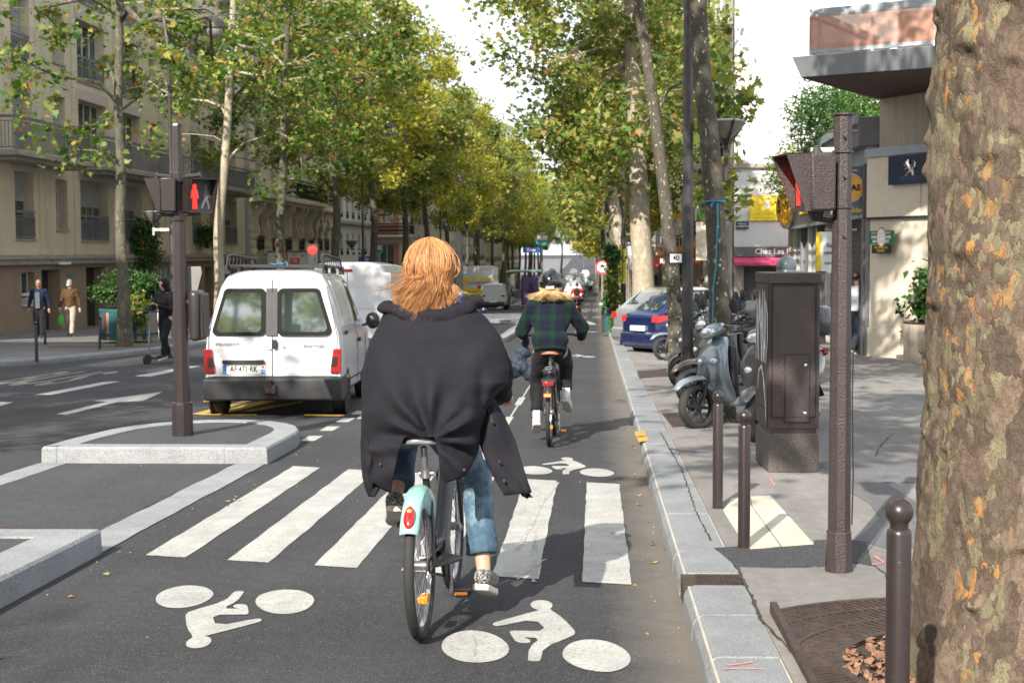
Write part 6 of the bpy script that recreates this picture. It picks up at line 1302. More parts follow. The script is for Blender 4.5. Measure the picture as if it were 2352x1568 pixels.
rearpan(t, [(-.085, 1.0), (.055, 1.0), (.055, 1.58), (-.085, 1.58)], -.002, .004, m_plas, 'centre_trim', L_)
for a, b in (((-.012, .50), (-.004, 1.69)), ((-.74, .50), (.74, .508))): rearpan(t, [(a[0], a[1]), (b[0], a[1]), (b[0], b[1]), (a[0], b[1])], -.002, .010, m_well, 'door_gap', L_)
for sd in (-1, 1):
    mb = MB(); mb.tube([(sd*.78, -.004, .52), (sd*.785, -.004, 1.0)]+[(sd*(.785-.12*q), -.004+.11*(.1+.6*q), 1.0+.6*q) for q in (.4, .8, 1)], .004, 5); mb.build('door_gap', m_well, t)
    rearpan(t, [(sd*.70, .54), (sd*.835, .54), (sd*.84, .84), (sd*.74, .84)][::1 if sd > 0 else -1], .012, .045, m_lred, 'tail_light', 0).modifiers.new('b', 'BEVEL').width = .012
    rearpan(t, [(sd*.71, .62), (sd*.79, .62), (sd*.80, .74), (sd*.735, .74)][::1 if sd > 0 else -1], -.034, .003, M('lens_smoke', (.03, .015, .015), .2), 'lens', 0)
mb = MB(); mb.loft([[(-.855, .05, .2), (-.83, -.045, .22), (.83, -.045, .22), (.855, .05, .2)], [(-.87, .4, .3), (-.84, -.075, .34), (.84, -.075, .34), (.87, .4, .3)], [(-.87, .4, .46), (-.84, -.075, .47), (.84, -.075, .47), (.87, .4, .46)], [(-.86, .3, .52), (-.80, -.01, .505), (.80, -.01, .505), (.86, .3, .52)]]); mb.build('bumper', m_plas, t, .015)
rearpan(t, rpoly(-.615, .655, -.10, .705, .02), -.01, .03, m_blkp, 'plate_light_bar', 0)
pl_ = rearpan(t, rpoly(-.615, .535, -.095, .65, .008), -.004, .012, m_wlet, 'number_plate', 0); 
bb = MB(); bb.box((-.612, -.018, .538), (-.567, -.016, .647)); bb.build('plate_band', M('plate_blue', (.01, .15, .5), .4), t, smooth=0); bb = MB(); bb.box((-.143, -.018, .538), (-.098, -.016, .592)); bb.build('plate_band', MATS['plate_blue'], t, smooth=0)
text('AF·471·RK', .105, m_ink, t, (-.355, -.019, .592), bold=.002, sx=.72); text('75', .045, m_wlet, t, (-.12, -.02, .563)); text('F', .035, m_wlet, t, (-.59, -.02, .555)); bb = MB(); bb.ell((-.12, -.019, .62), (.016, .002, .016)); bb.build('plate_mark', m_red, t)
text('PEUGEOT', .052, m_chr, t, (-.56, -.008, .905), sx=1.25, depth=.005, bold=.001); text('PARTNER', .052, m_chr, t, (.49, -.008, .885), sx=1.2, depth=.005, bold=.001)
mb = MB(); mb.box((.0, -.028, .84), (.055, 0, .955)); mb.build('door_handle', m_blkp, t, .012); mb = MB(); mb.lathe([(.016, 0), (.012, -.01)], (.13, -.004, .87), 12, axis='y'); mb.build('lock', m_chr, t); rearpan(t, rpoly(-.095, .83, -.012, .97, .02), -.001, .004, m_vw, 'handle_recess', 0)
mb = MB(); mb.box((-.09, -.12, .30), (.05, -.07, .40)); mb.cyl((-.02, -.12, .38), (-.02, -.12, .44), .018); mb.ell((-.02, -.12, .455), .025); mb.build('tow_bar', m_iron, t, .006)
for y in (.58, 3.28):
    for sd in (-1, 1): mb = MB(); mb.lathe([(.345, 0), (.345, .02)], (sd*.838-.01, y, .31), 28, axis='x'); mb.build('wheel_arch', m_well, t); wheel(t, sd*.76, y, .30, .18, sd)
patch3(lambda a, b: S.side(a, b, .006), (1.95, 2.62), (.12, .82), m_vglass, t, 'side_window'); patch3(lambda a, b: S.side(a, b, .006, -1), (1.95, 2.62), (.12, .82), m_vglass, t, 'side_window')
mb = MB()
for p, q in (((.45, .1), (1.7, .1)), ((1.7, .1), (1.7, .85)), ((1.7, .85), (.45, .85)), ((.45, .85), (.45, .1))): mb.tube([S.side(lerp(p[0], q[0], i/4), lerp(p[1], q[1], i/4), .002) for i in range(5)], .006, 5)
mb.build('side_swage', m_vw, t); mb = MB(); mb.tube([(S.w/2+.001, 1.82, z) for z in (.35, .6, .95)]+[S.side(1.82, f, .001) for f in (0, .5, 1)], .004, 5); mb.tube([(S.w/2+.001, 2.85, z) for z in (.35, .6, .95)], .004, 5); mb.tube([(S.w/2+.001, y, .42) for y in (.95, 2.9)], .008, 5); mb.build('door_gap', m_well, t)
mb = MB(); mb.box((S.w/2-.01, 1.9, .86), (S.w/2+.03, 2.06, .91)); mb.box((S.w/2-.01, .42, 1.0), (S.w/2+.008, .62, 1.05)); mb.build('side_handle', m_blkp, t, .006)
for sd in (-1, 1): mb = MB(); mb.ell((sd*(S.w/2+.12), 2.75, 1.12), (.10, .05, .12)); mb.tube([(sd*(S.w/2-.03), 2.75, 1.05), (sd*(S.w/2+.06), 2.75, 1.08)], .02, 6); mb.build('mirror', m_blkp, t)
mb = MB(); R_ = .014
for sd in (-1, 1):
    mb.tube([(sd*.60, .22, 1.80), (sd*.58, .25, 1.98), (sd*.58, .5, 2.0), (sd*.58, 2.1, 1.98), (sd*.58, 2.35, 1.84)], R_*1.1, 8); mb.tube([(sd*.60, .22, 1.85), (sd*.60, 2.35, 1.85)], R_, 8)
    for y in np.arange(.4, 2.3, .24): mb.tube([(sd*.60, y, 1.85), (sd*.58, y, 1.985)], .008, 5)
    for y in (.35, 1.2, 2.1): mb.box((sd*.57, y-.03, 1.76), (sd*.64, y+.03, 1.86))
for y in np.arange(.25, 2.4, .16): mb.box((-.6, y, 1.855), (.6, y+.05, 1.875))
mb.build('roof_rack', m_blkp, t)
mb = MB(); mb.tube([(-.05, .24, 1.89), (0, .22, 1.87), (.06, .25, 1.9), (.1, .23, 1.88), (.14, .25, 1.91), (.16, .22, 1.86)], .006, 5); mb.build('strap', m_rope, t)
# ---- simple cars and vans
def car(name, label, cat, loc, rz, S, mat, Lw, wy, wr=.3, rearwin=None, side=None, frontwin=None, lights=(.62, .85, .62, .80), group=None, van=False, lmat=None, plate=True, bump_=True, tiltx=True):
    t = thing(name, label, cat, loc, rz, group, tilt=tiltx); shell_body(S, mat, t); w = S.w/2
    if rearwin:
        if van: rearpan(t, rpoly(-w*.8, 1.1, w*.8, 1.6, .06), -.002, .01, m_vglass, 'rear_window', S.rl)
        else: patch3(lambda f, y: S.top(y, f, .008), (-.86, .86), rearwin, m_vglass, t, 'rear_window')
    if frontwin: patch3(lambda f, y: S.top(y, f, .008), (-.9, .9), frontwin, m_vglass, t, 'windscreen')
    for sd in (-1, 1):
        for a, b, f0, f1 in side or (): patch3(lambda y, f: S.side(y, f, .007, sd), (a, b), (f0, f1), m_vglass, t, 'side_window')
        for y in wy: mb = MB(); mb.lathe([(wr*1.13, 0), (wr*1.13, .02)], (sd*(w+.004)-.01, y, wr*1.03), 28, axis='x'); mb.build('wheel_arch', m_well, t); wheel(t, sd*(w-.075), y, wr, .17, sd, spokes=8)
        x0, x1, z0, z1 = lights[0]*w, w*.97, lights[1], lights[1]+.10; mb = MB(); mb.add([(sd*x0, -.02, z0+.02), (sd*x1, .01, z0), (sd*(w+.005), .32, z1-.02), (sd*(w+.003), .28, z1+.06), (sd*x1, .02, z1+.05), (sd*x0, -.005, z1+.04), (sd*x0, .1, z0+.02), (sd*x0, .1, z1+.04)], [(0, 1, 4, 5), (1, 2, 3, 4), (0, 5, 7, 6), (5, 4, 3, 7), (0, 6, 2, 1)]); mb.build('tail_light', lmat or m_lred, t, .004)
        mb = MB(); mb.ell((sd*(w+.09), wy[1]-.5, .98), (.09, .05, .07)); mb.build('mirror', mat, t)
        mb = MB(); mb.tube([(sd*(w+.002), (wy[0]+wy[1])/2+.15, z) for z in (.3, .6, .88)], .004, 5); mb.tube([(sd*(w+.002), y, .52) for y in (wy[0]+.4, wy[1]-.4)], .012, 5); mb.build('door_gap', m_well, t)
    if bump_: mb = MB(); mb.loft([[(-w*.95, .1, z0_), (-w*.9, y0_, z0_), (w*.9, y0_, z0_), (w*.95, .1, z0_)] for z0_, y0_ in ((.24, .0), (.32, -.06), (.5, -.06), (.56, 0))]); mb.build('bumper', mat if not van else m_plas, t, .02)
    if plate: mb = MB(); mb.box((-.26, -.075 if bump_ else -.03, .58 if not van else .5), (.26, -.0, .69 if not van else .61)); mb.build('number_plate', m_wlet, t)
    return t
hatch = lambda w=1.65, k=1: Shell([(0, .86*k, .8), (.06, .95*k, .86), (.18, 1.02*k, .88), (.62, 1.34*k, .90), (1.0, 1.42*k, .9), (1.9, 1.43*k, .9), (2.35, 1.33*k, .9), (2.95, .98*k, .88), (3.5, .86*k, .8), (3.75, .68*k, .62), (3.82, .5, .45)], w, .2, 0, [(0, .88), (.3, 1), (3.1, 1), (3.82, .78)])
side_h = ((.62, 1.25, .12, .88), (1.32, 2.15, .12, .88), (2.2, 2.75, .12, .6))
car('hatchback', 'dark blue hatchback parked nose in beside the kerb among scooters', 'car', (.98, 31.5, gz(31.5)+.02), -rad(62), hatch(), m_vb, 3.8, (.62, 3.05), .3, (.2, .62), side_h, (2.35, 2.95), lights=(.7, .76, .62, .84), lmat=M('lens_red_bright', (.55, .015, .015), .15, coat=1))
car('hatchback', 'silver grey hatchback parked behind the dark blue one', 'car', (.95, 34.8, gz(34.8)+.02), -rad(50), hatch(1.7, 1.07), m_vs, 3.8, (.62, 3.05), .31, (.2, .62), side_h, (2.35, 2.95), lights=(.72, .78, .62, .95), lmat=MATS['lens_red_bright'])
car('hatchback', 'dark blue car driving ahead in the lane right of the white vans', 'car', (-3.75, 33.5, gz(33.5)), 0, hatch(1.7, 1.04), m_vdb, 3.8, (.62, 3.05), .31, (.2, .62), side_h, (2.35, 2.95))
VS = lambda w=1.98, h=2.08: Shell([(0, h-.06, 1.05), (.08, h, 1.05), (1.5, h+.02, 1.05), (3.4, h, 1.05), (3.9, h-.25, 1.05), (4.5, 1.2, 1.05), (4.9, .95, .85), (5, .7, .6)], w, .26, .05, [(0, .97), (.2, 1), (4.3, 1), (5, .85)])
V2 = car('panel_van', 'plain white panel van ahead of the van with the roof rack', 'van', (-5.0, 28.6, gz(28.6)), 0, VS(), m_vw, 5, (.8, 4), .32, None, ((3.0, 3.8, .1, .8),), None, lights=(.86, .95, .62, 1.0), van=True, group=None)
for q in (rearpan(V2, rpoly(-.88, .55, -.02, 1.88, .05), -.002, .004, m_vw, 'rear_door', .05), rearpan(V2, rpoly(.0, .55, .88, 1.88, .05), -.002, .004, m_vw, 'rear_door', .05), rearpan(V2, [(-.014, .5), (-.006, .5), (-.006, 1.95), (-.014, 1.95)], -.001, .008, m_well, 'door_gap', .05), rearpan(V2, rpoly(-.12, 1.9, .1, 1.95, .02), -.005, .02, m_lred, 'brake_light', .05)): pass
rearpan(V2, rpoly(.12, 1.15, .8, 1.72, .06), -.006, .004, m_vw, 'door_panel', .05)
VP_ = car('small_van', 'small white van waiting behind the yellow striped lorry', 'van', (-6.7, 94, gz(94)), 0, VS(1.7, 1.75), m_vw, 4.4, (.7, 3.6), .3, None, ((2.6, 3.4, .1, .8),), None, van=True)
# lorry
t = thing('box_lorry', 'white box lorry with yellow band standing beyond the crossing', 'lorry', (-8.2, 100, gz(100)), 0, tilt=True)
mb = MB(); mb.box((-1.1, 0, .95), (1.1, 5, 3.0)); mb.build('cargo_box', m_vw, t, .03); mb = MB(); mb.box((-1.05, -.02, 1.0), (1.05, 0, 1.45)); mb.build('yellow_band', m_yell, t); mb = MB(); mb.box((-1.05, -.02, 2.0), (1.05, 0, 2.2)); mb.build('yellow_band', m_yell, t); mb = MB(); mb.box((-.95, -.02, 1.65), (-.65, 0, 1.95)); mb.build('emblem', m_yell, t)
text('LOCATION', .25, m_ink, t, (.15, -.03, 1.8), bold=.004, sx=1.2); text('utilitaires', .2, m_ink, t, (.1, -.03, 1.22), sx=1.2); mb = MB(); mb.lathe([(.14, 0), (.14, -.02)], (.1, -.02, 1.52), 16, axis='y'); mb.build('roundel', m_red, t)
mb = MB(); mb.box((-1, .1, .55), (1, 5, .95)); mb.box((-1.05, -.05, .5), (1.05, .1, .7)); mb.build('chassis', m_plas, t, .02)
for sd in (-1, 1): wheel(t, sd*.85, .9, .4, .3, sd); wheel(t, sd*.85, 5.8, .4, .25, sd); mb = MB(); mb.box((sd*.8, -.07, .55), (sd*1.02, -.05, .66)); mb.build('tail_light', m_lred, t)
mb = MB(); mb.prism([(5.1, .5), (6.9, .5), (6.9, 1.2), (6.5, 2.2), (5.1, 2.25)], -1, 1, 'yz'); mb.build('cab', m_vw, t, .05)
# far traffic
for i, (x, y, m, l) in enumerate(((-1.95, 150, m_vk, 'dark car farthest down the lane beside the cycle track'), (-4.6, 160, m_vs, 'silver car in the far queue beyond the shelter'), (-2.0, 175, m_vw, 'white car in the far queue'), (-4.8, 195, m_vk, 'dark car in the middle of the far queue'), (-2.2, 215, m_vs, 'silver car at the far end of the queue'), (-4.4, 245, m_vw, 'pale car just visible at the very end of the avenue'))):
    car('car', l, 'car', (x, y, gz(y)), 0, hatch(1.75, 1.05), m, 3.8, (.62, 3.05), .31, (.2, .62), side_h, (2.35, 2.95), group='cars queuing far down the avenue', tiltx=False)
for i, (x, y) in enumerate(((-4.7, 178), (-6.9, 205), (-2.1, 262), (-6.8, 150), (-4.4, 290), (-7, 240), (-2, 320), (-5, 345))): dup(VP_, (x, y, gz(y)), 0, 'pale van in the distant traffic at the end of the avenue', 'pale vans far down the avenue')
dup(VP_, (-1.9, 128, gz(128)), 0, 'white van ahead of the red jacketed cyclist in the far lane'); dup(VP_, (-4.7, 138, gz(138)), 0, 'white van beside the bus shelter, far ahead')
# ================================================================ scooters
def scooter(name, label, loc, rz, col, case=False, group=None, cat='scooter'):
    """faces -y locally? no: front at +y"""
    t = thing(name, label, cat, loc, rz, group); m = col
    def tyrew(y, nm):
        r = .235; mb = MB(); pr = [(r-.06+.055*math.sin(a)*1.0, .055*math.cos(a)) for a in np.linspace(0, PI, 9)]; mb.lathe([(r-.062, .05)]+[(r-.055+.055*math.sin(a), .052*math.cos(a)) for a in np.linspace(0, PI, 11)]+[(r-.062, -.05)], (0, y, r), 30, axis='x', caps=False); o = mb.build('tyre', m_tyre, t, smooth=60)
        mb = MB(); mb.lathe([(r-.062, -.035), (r-.05, -.035), (r-.05, .035), (r-.062, .035)], (0, y, r), 26, axis='x', caps=False)
        for k in range(6): a = k*PI/3; mb.tube([(0, y+.03*math.cos(a), r+.03*math.sin(a)), (0, y+(r-.06)*math.cos(a+.15), r+(r-.06)*math.sin(a+.15))], [.018, .012], 6)
        mb.lathe([(.035, -.05), (.035, .05)], (0, y, r), 12, axis='x'); mb.build('rim', m_blkp, o, smooth=40); mb = MB(); mb.lathe([(.095, .045), (.095, .05), (.05, .05), (.05, .045)], (0, y, r), 20, axis='x'); mb.build('brake_disc', m_rim, o, smooth=30); return o
    tyrew(1.28, 'front'); tyrew(0, 'rear')
    mb = MB(); mb.loft([[(-.085*w, y, z-.05), (-.08*w, y, z), (0, y, z+.03*w), (.08*w, y, z), (.085*w, y, z-.05), (0, y, z-.0)] for y, z, w in ((1.57, .42, .5), (1.50, .50, .9), (1.35, .545, 1.1), (1.18, .545, 1.1), (1.03, .48, .9))]); mb.build('front_fender', m, t, smooth=60, sub=1)
    mb = MB(); mb.tube([(.08, 1.28, .235), (.075, 1.18, .55)], .022, 8); mb.tube([(-.08, 1.28, .235), (-.075, 1.18, .55)], .022, 8); mb.tube([(0, 1.16, .5), (0, .98, 1.0)], .028, 8); mb.build('fork', m_blkp, t)
    mb = MB(); rings = []
    for z, y, hw, dep in ((.22, .86, .13, .10), (.32, .98, .16, .10), (.5, 1.06, .20, .11), (.66, 1.10, .235, .12), (.8, 1.08, .22, .12), (.9, 1.03, .16, .10), (.96, .98, .09, .08)):
        rings.append([(hw*math.sin(a), y-.07+dep*(.5+.5*math.cos(a))-(.0 if math.cos(a) > 0 else .05), z) for a in np.linspace(0, 2*PI, 17)[:-1]])
    mb.loft(rings); mb.build('leg_shield', m, t, smooth=60, sub=1)
    mb = MB(); mb.box((-.16, .83, .3), (.16, .93, .86)); mb.build('inner_shield', m_blkp, t, .04, seg=3)
    for sd in (-1, 1): mb = MB(); mb.ell((sd*.12, 1.12, .70), (.05, .035, .035), rot=(.5, 0, sd*-.5)); mb.build('indicator', m_lcl, t)
    mb = MB(); mb.box((-.15, .38, .22), (.15, .9, .33)); mb.build('floorboard', m, t, .04, seg=3); mb = MB(); mb.box((-.12, .42, .33), (.12, .85, .337)); mb.build('foot_mat', m_blkp, t)
    rings = []
    for y, z0, z1, hw in ((.48, .3, .62, .12), (.40, .28, .74, .15), (.15, .34, .76, .17), (-.15, .42, .80, .15), (-.38, .58, .82, .10), (-.44, .68, .80, .05)): rings.append([(hw*math.cos(a)*(1 if math.sin(a) < .2 else .85), y, (z0+z1)/2+(z1-z0)/2*math.sin(a)) for a in np.linspace(0, 2*PI, 17)[:-1]])
    mb = MB(); mb.loft(rings); mb.build('rear_body', m, t, smooth=60, sub=1)
    rings = []
    for y, z, hw in ((.46, .77, .08), (.38, .80, .13), (.15, .82, .15), (-.1, .86, .14), (-.3, .88, .10)): rings.append([(hw*math.cos(a), y, z+.045*math.sin(a)) for a in np.linspace(0, 2*PI, 13)[:-1]])
    mb = MB(); mb.loft(rings); mb.build('seat', m_blkp, t, smooth=60, sub=1)
    rings = []
    for y, z, hw, hh in ((1.12, .97, .09, .05), (1.08, 1.0, .14, .075), (1.0, 1.04, .16, .075), (.9, 1.06, .12, .05)): rings.append([(hw*math.cos(a), y, z+hh*math.sin(a)) for a in np.linspace(0, 2*PI, 13)[:-1]])
    mb = MB(); mb.loft(rings); mb.build('handlebar_cowl', m, t, smooth=60, sub=1); mb = MB(); mb.ell((0, 1.10, 1.0), (.12, .05, .055), rot=(.35, 0, 0)); mb.build('headlight', m_lcl, t, smooth=60)
    for sd in (-1, 1):
        mb = MB(); mb.tube([(sd*.10, .97, 1.05), (sd*.22, .94, 1.08), (sd*.34, .88, 1.07)], [.018, .016, .018], 8); mb.build('grip', m_blkp, t); mb = MB(); mb.tube([(sd*.22, .94, 1.08), (sd*.24, .95, 1.2), (sd*.27, .94, 1.28)], .007, 6); mb.ell((sd*.29, .93, 1.33), (.055, .02, .08), rot=(0, sd*.2, 0)); mb.build('mirror', m_blkp, t, smooth=60); mb = MB(); mb.tube([(sd*.2, 1.0, 1.06), (sd*.36, .97, 1.05)], .006, 5); mb.build('brake_lever', m_rim, t)
    mb = MB(); mb.tube([(.13, .1, .25), (.15, -.1, .27), (.16, -.36, .38)], [.03, .05, .055], 12); mb.build('exhaust', m_plas, t); mb = MB(); mb.box((-.12, -.05, .16), (-.06, .42, .30)); mb.ell((-.1, .2, .26), (.07, .12, .1)); mb.build('engine_case', m_rim, t, .02); mb = MB(); mb.ell((0, -.44, .76), (.1, .03, .04)); mb.build('tail_light', m_lred, t)
    mb = MB(); mb.loft([[(-.06, y, z), (0, y, z+.02), (.06, y, z), (0, y, z-.01)] for y, z in ((-.05, .5), (-.2, .47), (-.33, .32))]); mb.build('rear_fender', m_blkp, t, smooth=60)
    mb = MB(); mb.tube([(-.08, .45, .22), (-.16, .5, .02)], .012, 6); mb.build('stand', m_iron, t)
    if case:
        rings = []
        for z, s in ((.94, .8), (.98, .95), (1.10, 1), (1.2, .92), (1.25, .7)): rings.append([(.21*s*math.copysign(abs(math.cos(a))**.6, math.cos(a)), -.42+.19*s*math.copysign(abs(math.sin(a))**.6, math.sin(a)), z) for a in np.linspace(0, 2*PI, 21)[:-1]])
        mb = MB(); mb.loft(rings); mb.build('top_case', m_blkp if case == 1 else case, t, smooth=60); mb = MB(); mb.box((-.16, -.615, 1.09), (.16, -.58, 1.13)); mb.build('case_reflector', m_lred, t, .006); mb = MB(); mb.box((-.1, -.4, .86), (.1, -.2, .95)); mb.build('case_rack', m_iron, t)
    return t
m_sg_ = carpaint('scooter_grey_blue', (.22, .27, .31), .22, .1, .35); m_sk = carpaint('scooter_black', (.02, .021, .024), .3); m_sd = carpaint('scooter_dark_grey', (.05, .055, .06), .3); m_ss = carpaint('scooter_silver', (.30, .31, .33), .3, .1, .5)
def place_sc(o, x, y, rz): o.location = (x, y, gz(y)+PAVE); o.rotation_euler = (0, rad(6), rz); return o
def fwd(x, y, rz, d=1.28): return (x+math.sin(rz)*d, y-math.cos(rz)*d)   # origin from the front wheel position
rz = rad(122); x, y = fwd(1.08, 14.75, rz); s1 = place_sc(scooter('scooter', 'pale grey blue scooter with front wheel turned to the kerb beside the cabinet', (0, 0, 0), 0, m_sg_), x, y, rz)
rz = rad(128); x, y = fwd(1.5, 20.6, rz); s2 = place_sc(scooter('scooter', 'black scooter with top box behind the tall lamp post', (0, 0, 0), 0, m_sk, 1), x, y, rz)
rz = rad(112); x, y = fwd(1.38, 28.3, rz); s3 = place_sc(scooter('scooter', 'silver fronted scooter between the blue hatchback and the leaning mottled tree', (0, 0, 0), 0, m_ss), x, y, rz)
rz = rad(150); s4 = place_sc(scooter('scooter', 'dark scooter with red lit top box right of the electrical cabinet', (0, 0, 0), 0, m_sd, m_sd), 2.2, 14.6, rz)
def more(src, x, y, rz, l): o = dup(src, (0, 0, 0), 0, l); return place_sc(o, x, y, rad(rz))
more(s2, 2.35, 18.3, 118, 'black scooter with top box behind the pale grey blue scooter'); more(s3, 3.0, 26.6, 118, 'silver scooter standing between the lamp post and the roped tree'); more(s4, 2.75, 20.4, 122, 'dark scooter deeper in the row beyond the roped tree'); more(s2, 3.1, 22.6, 128, 'black scooter before the closed pastry shop shutter'); more(s3, 2.45, 18.6, 115, 'silver scooter half hidden by the cabinet'); more(s4, 2.25, 21.6, 130, 'dark scooter with its top box seen just right of the roped tree')
# ================================================================ people and bicycles
def skinmat(name, base):
    m = M(name, base, .5, var=.12, vs_=14, bmp=.15, bs=120); b = m.node_tree.nodes['Principled BSDF']; b.inputs['Subsurface Weight'].default_value = .15; b.inputs['Subsurface Scale'].default_value = .01; return m
m_skin = skinmat('skin_light', (.52, .30, .22)); m_skin2 = skinmat('skin_tan', (.35, .19, .12))
def cloth(name, base, rough=.85, var=.2, bs=400, bmp=.3):
    m, t, b = nodes(name); v = vec(t, 'Object'); n = noi(t, v, 6, 5, .65); c = ramp(t, n.outputs[0], [(.3, tuple(x*(1-var) for x in base)), (.7, tuple(x*(1+var) for x in base))]); t.links.new(c, b.inputs['Base Color']); b.inputs['Roughness'].default_value = rough
    b.inputs['Sheen Weight'].default_value = .03; b.inputs['Specular IOR Level'].default_value = .25; bump(t, b, noi(t, v, bs, 2).outputs[0], bmp, .002, bump(t, b, noi(t, v, 14, 4, .6).outputs[0], .35, .02)); return m
m_coat = M('coat_black', (.013, .0128, .0175), .85, var=.12, vs_=8, bmp=.1, bs=350, spec=.2)
def denim():
    m, t, b = nodes('denim'); v = vec(t, 'Object'); n = noi(t, v, 5, 6, .7); c = ramp(t, n.outputs[0], [(.32, (.022, .045, .07)), (.5, (.05, .10, .15)), (.68, (.17, .25, .31))])
    n2 = noi(t, vec(t, 'Object', (1, 1, .12)), 190, 3, .7); c = mixc(t, .5, c, ramp(t, n2.outputs[0], [(.3, (.25,)*3), (.7, (.75,)*3)]), 'OVERLAY'); t.links.new(c, b.inputs['Base Color']); b.inputs['Roughness'].default_value = .85
    bump(t, b, n2.outputs[0], .35, .002, bump(t, b, noi(t, vec(t, 'Object', (1, 1, 2.2)), 16, 3, .5).outputs[0], .5, .02)); return m
m_denim = denim(); m_sole = M('sole_white', (.62, .58, .50), .7, dirt=.3)
def knit():
    m, t, b = nodes('shoe_knit'); v = vec(t, 'Object'); n = noi(t, vec(t, 'Object', (1, 1, 2.5)), 110, 2, .6); c = ramp(t, n.outputs[0], [(.50, (.015, .015, .015)), (.56, (.38, .38, .36))]); t.links.new(c, b.inputs['Base Color']); b.inputs['Roughness'].default_value = .9; return m
m_knit = knit()
def hairmat(name, cols):
    m, t, b = nodes(name); g = t.nodes.new('ShaderNodeNewGeometry'); c = ramp(t, g.outputs['Random Per Island'], cols); t.links.new(c, b.inputs['Base Color']); b.inputs['Roughness'].default_value = .48; b.inputs['Specular IOR Level'].default_value = .5; b.inputs['Sheen Weight'].default_value = .1; return m
m_hairR = hairmat('hair_copper_blonde', [(0, (.20, .075, .022)), (.35, (.31, .125, .038)), (.7, (.42, .19, .062)), (.92, (.52, .27, .10)), (1, (.60, .36, .16))]); m_hairB = hairmat('hair_blonde', [(0, (.30, .17, .07)), (.4, (.50, .32, .14)), (.8, (.68, .48, .24)), (1, (.78, .62, .38))]); m_hairD = M('hair_dark', (.02, .015, .012), .5)
def plaid():
    m, t, b = nodes('plaid_green_navy'); v = vec(t, 'Object'); sp = t.nodes.new('ShaderNodeSeparateXYZ'); t.links.new(v, sp.inputs[0])
    def stripes(axis, per, stops):
        mm = t.nodes.new('ShaderNodeMath'); mm.operation = 'MULTIPLY'; mm.inputs[1].default_value = 1/per; t.links.new(sp.outputs[axis], mm.inputs[0]); fr = t.nodes.new('ShaderNodeMath'); fr.operation = 'FRACT'; t.links.new(mm.outputs[0], fr.inputs[0]); return ramp(t, fr.outputs[0], stops, 'CONSTANT')
    G_, N_, K_ = (.010, .045, .032), (.012, .016, .042), (.006, .008, .012)
    st = [(0, G_), (.06, K_), (.09, G_), (.34, K_), (.37, G_), (.42, K_), (.5, N_), (.62, K_), (.65, N_), (.78, K_), (.81, N_), (.92, K_)]
    c = mixc(t, .5, stripes(0, .155, st), stripes(2, .155, st)); c = mixc(t, 1, c, (.55, .55, .55), 'MULTIPLY'); t.links.new(c, b.inputs['Base Color']); b.inputs['Roughness'].default_value = .95; b.inputs['Sheen Weight'].default_value = .03; b.inputs['Specular IOR Level'].default_value = .2
    bump(t, b, noi(t, v, 250, 2).outputs[0], .4, .003, bump(t, b, noi(t, v, 12, 4, .6).outputs[0], .5, .02)); return m
m_plaid = plaid()
def caps_(mb, pts, rads, n=12):
    P = [Vector(p) for p in pts]; mb.tube(P, rads, n, caps=True)
    for p, r in zip(P, rads): mb.ell(p, (r, r, r), n, 8)
def hand(mb, w, d, side, s=1, grip=True):
    """w wrist, d direction of the forearm, curled fingers"""
    w = Vector(w); d = Vector(d).normalized(); up = Vector((0, 0, 1)); lat = d.cross(up).normalized(); nrm = lat.cross(d).normalized(); palm = w+d*.055*s
    mb.ell(palm, (.038*s, .04*s, .02*s), 10, 7)
    for k, l in enumerate((.9, 1, .95, .78)):
        o = palm+lat*(-.03+.02*k)*s*side+d*.035*s; a = o+d*.03*s*l; b = a+(d*.3-nrm*.95).normalized()*.028*s*l; c = b+(-d*.5-nrm*.6).normalized()*.02*s*l if grip else b+(d-nrm).normalized()*.02*s
        caps_(mb, [o, a, b, c], [.0105*s, .010*s, .009*s, .0075*s], 8)
    o = palm-lat*.03*s*side-d*.02*s; a = o-lat*.02*side*s+d*.025*s-nrm*.01*s; caps_(mb, [o, a, a+d*.022*s-nrm*.015*s+lat*.012*side*s], [.014*s, .012*s, .009*s], 8)
def head_mb(mb, c, s=1, yaw=0, pitch=0):
    R = Euler((pitch, 0, yaw)).to_matrix(); P = lambda x, y, z: Vector(c)+R@(Vector((x, y, z))*s)
    e = lambda x, y, z, r: mb.ell(P(x, y, z), tuple(q*s for q in r), 14, 10, rot=(pitch, 0, yaw))
    e(0, -.01, .03, (.076, .096, .092)); e(0, .02, -.045, (.058, .07, .065)); e(0, .045, -.085, (.032, .035, .022)); e(0, .097, -.012, (.013, .02, .022)); e(0, .085, .02, (.010, .014, .025)); e(0, .078, -.055, (.026, .014, .010)); e(.076, -.005, -.005, (.012, .02, .032)); e(-.076, -.005, -.005, (.012, .02, .032)); return P
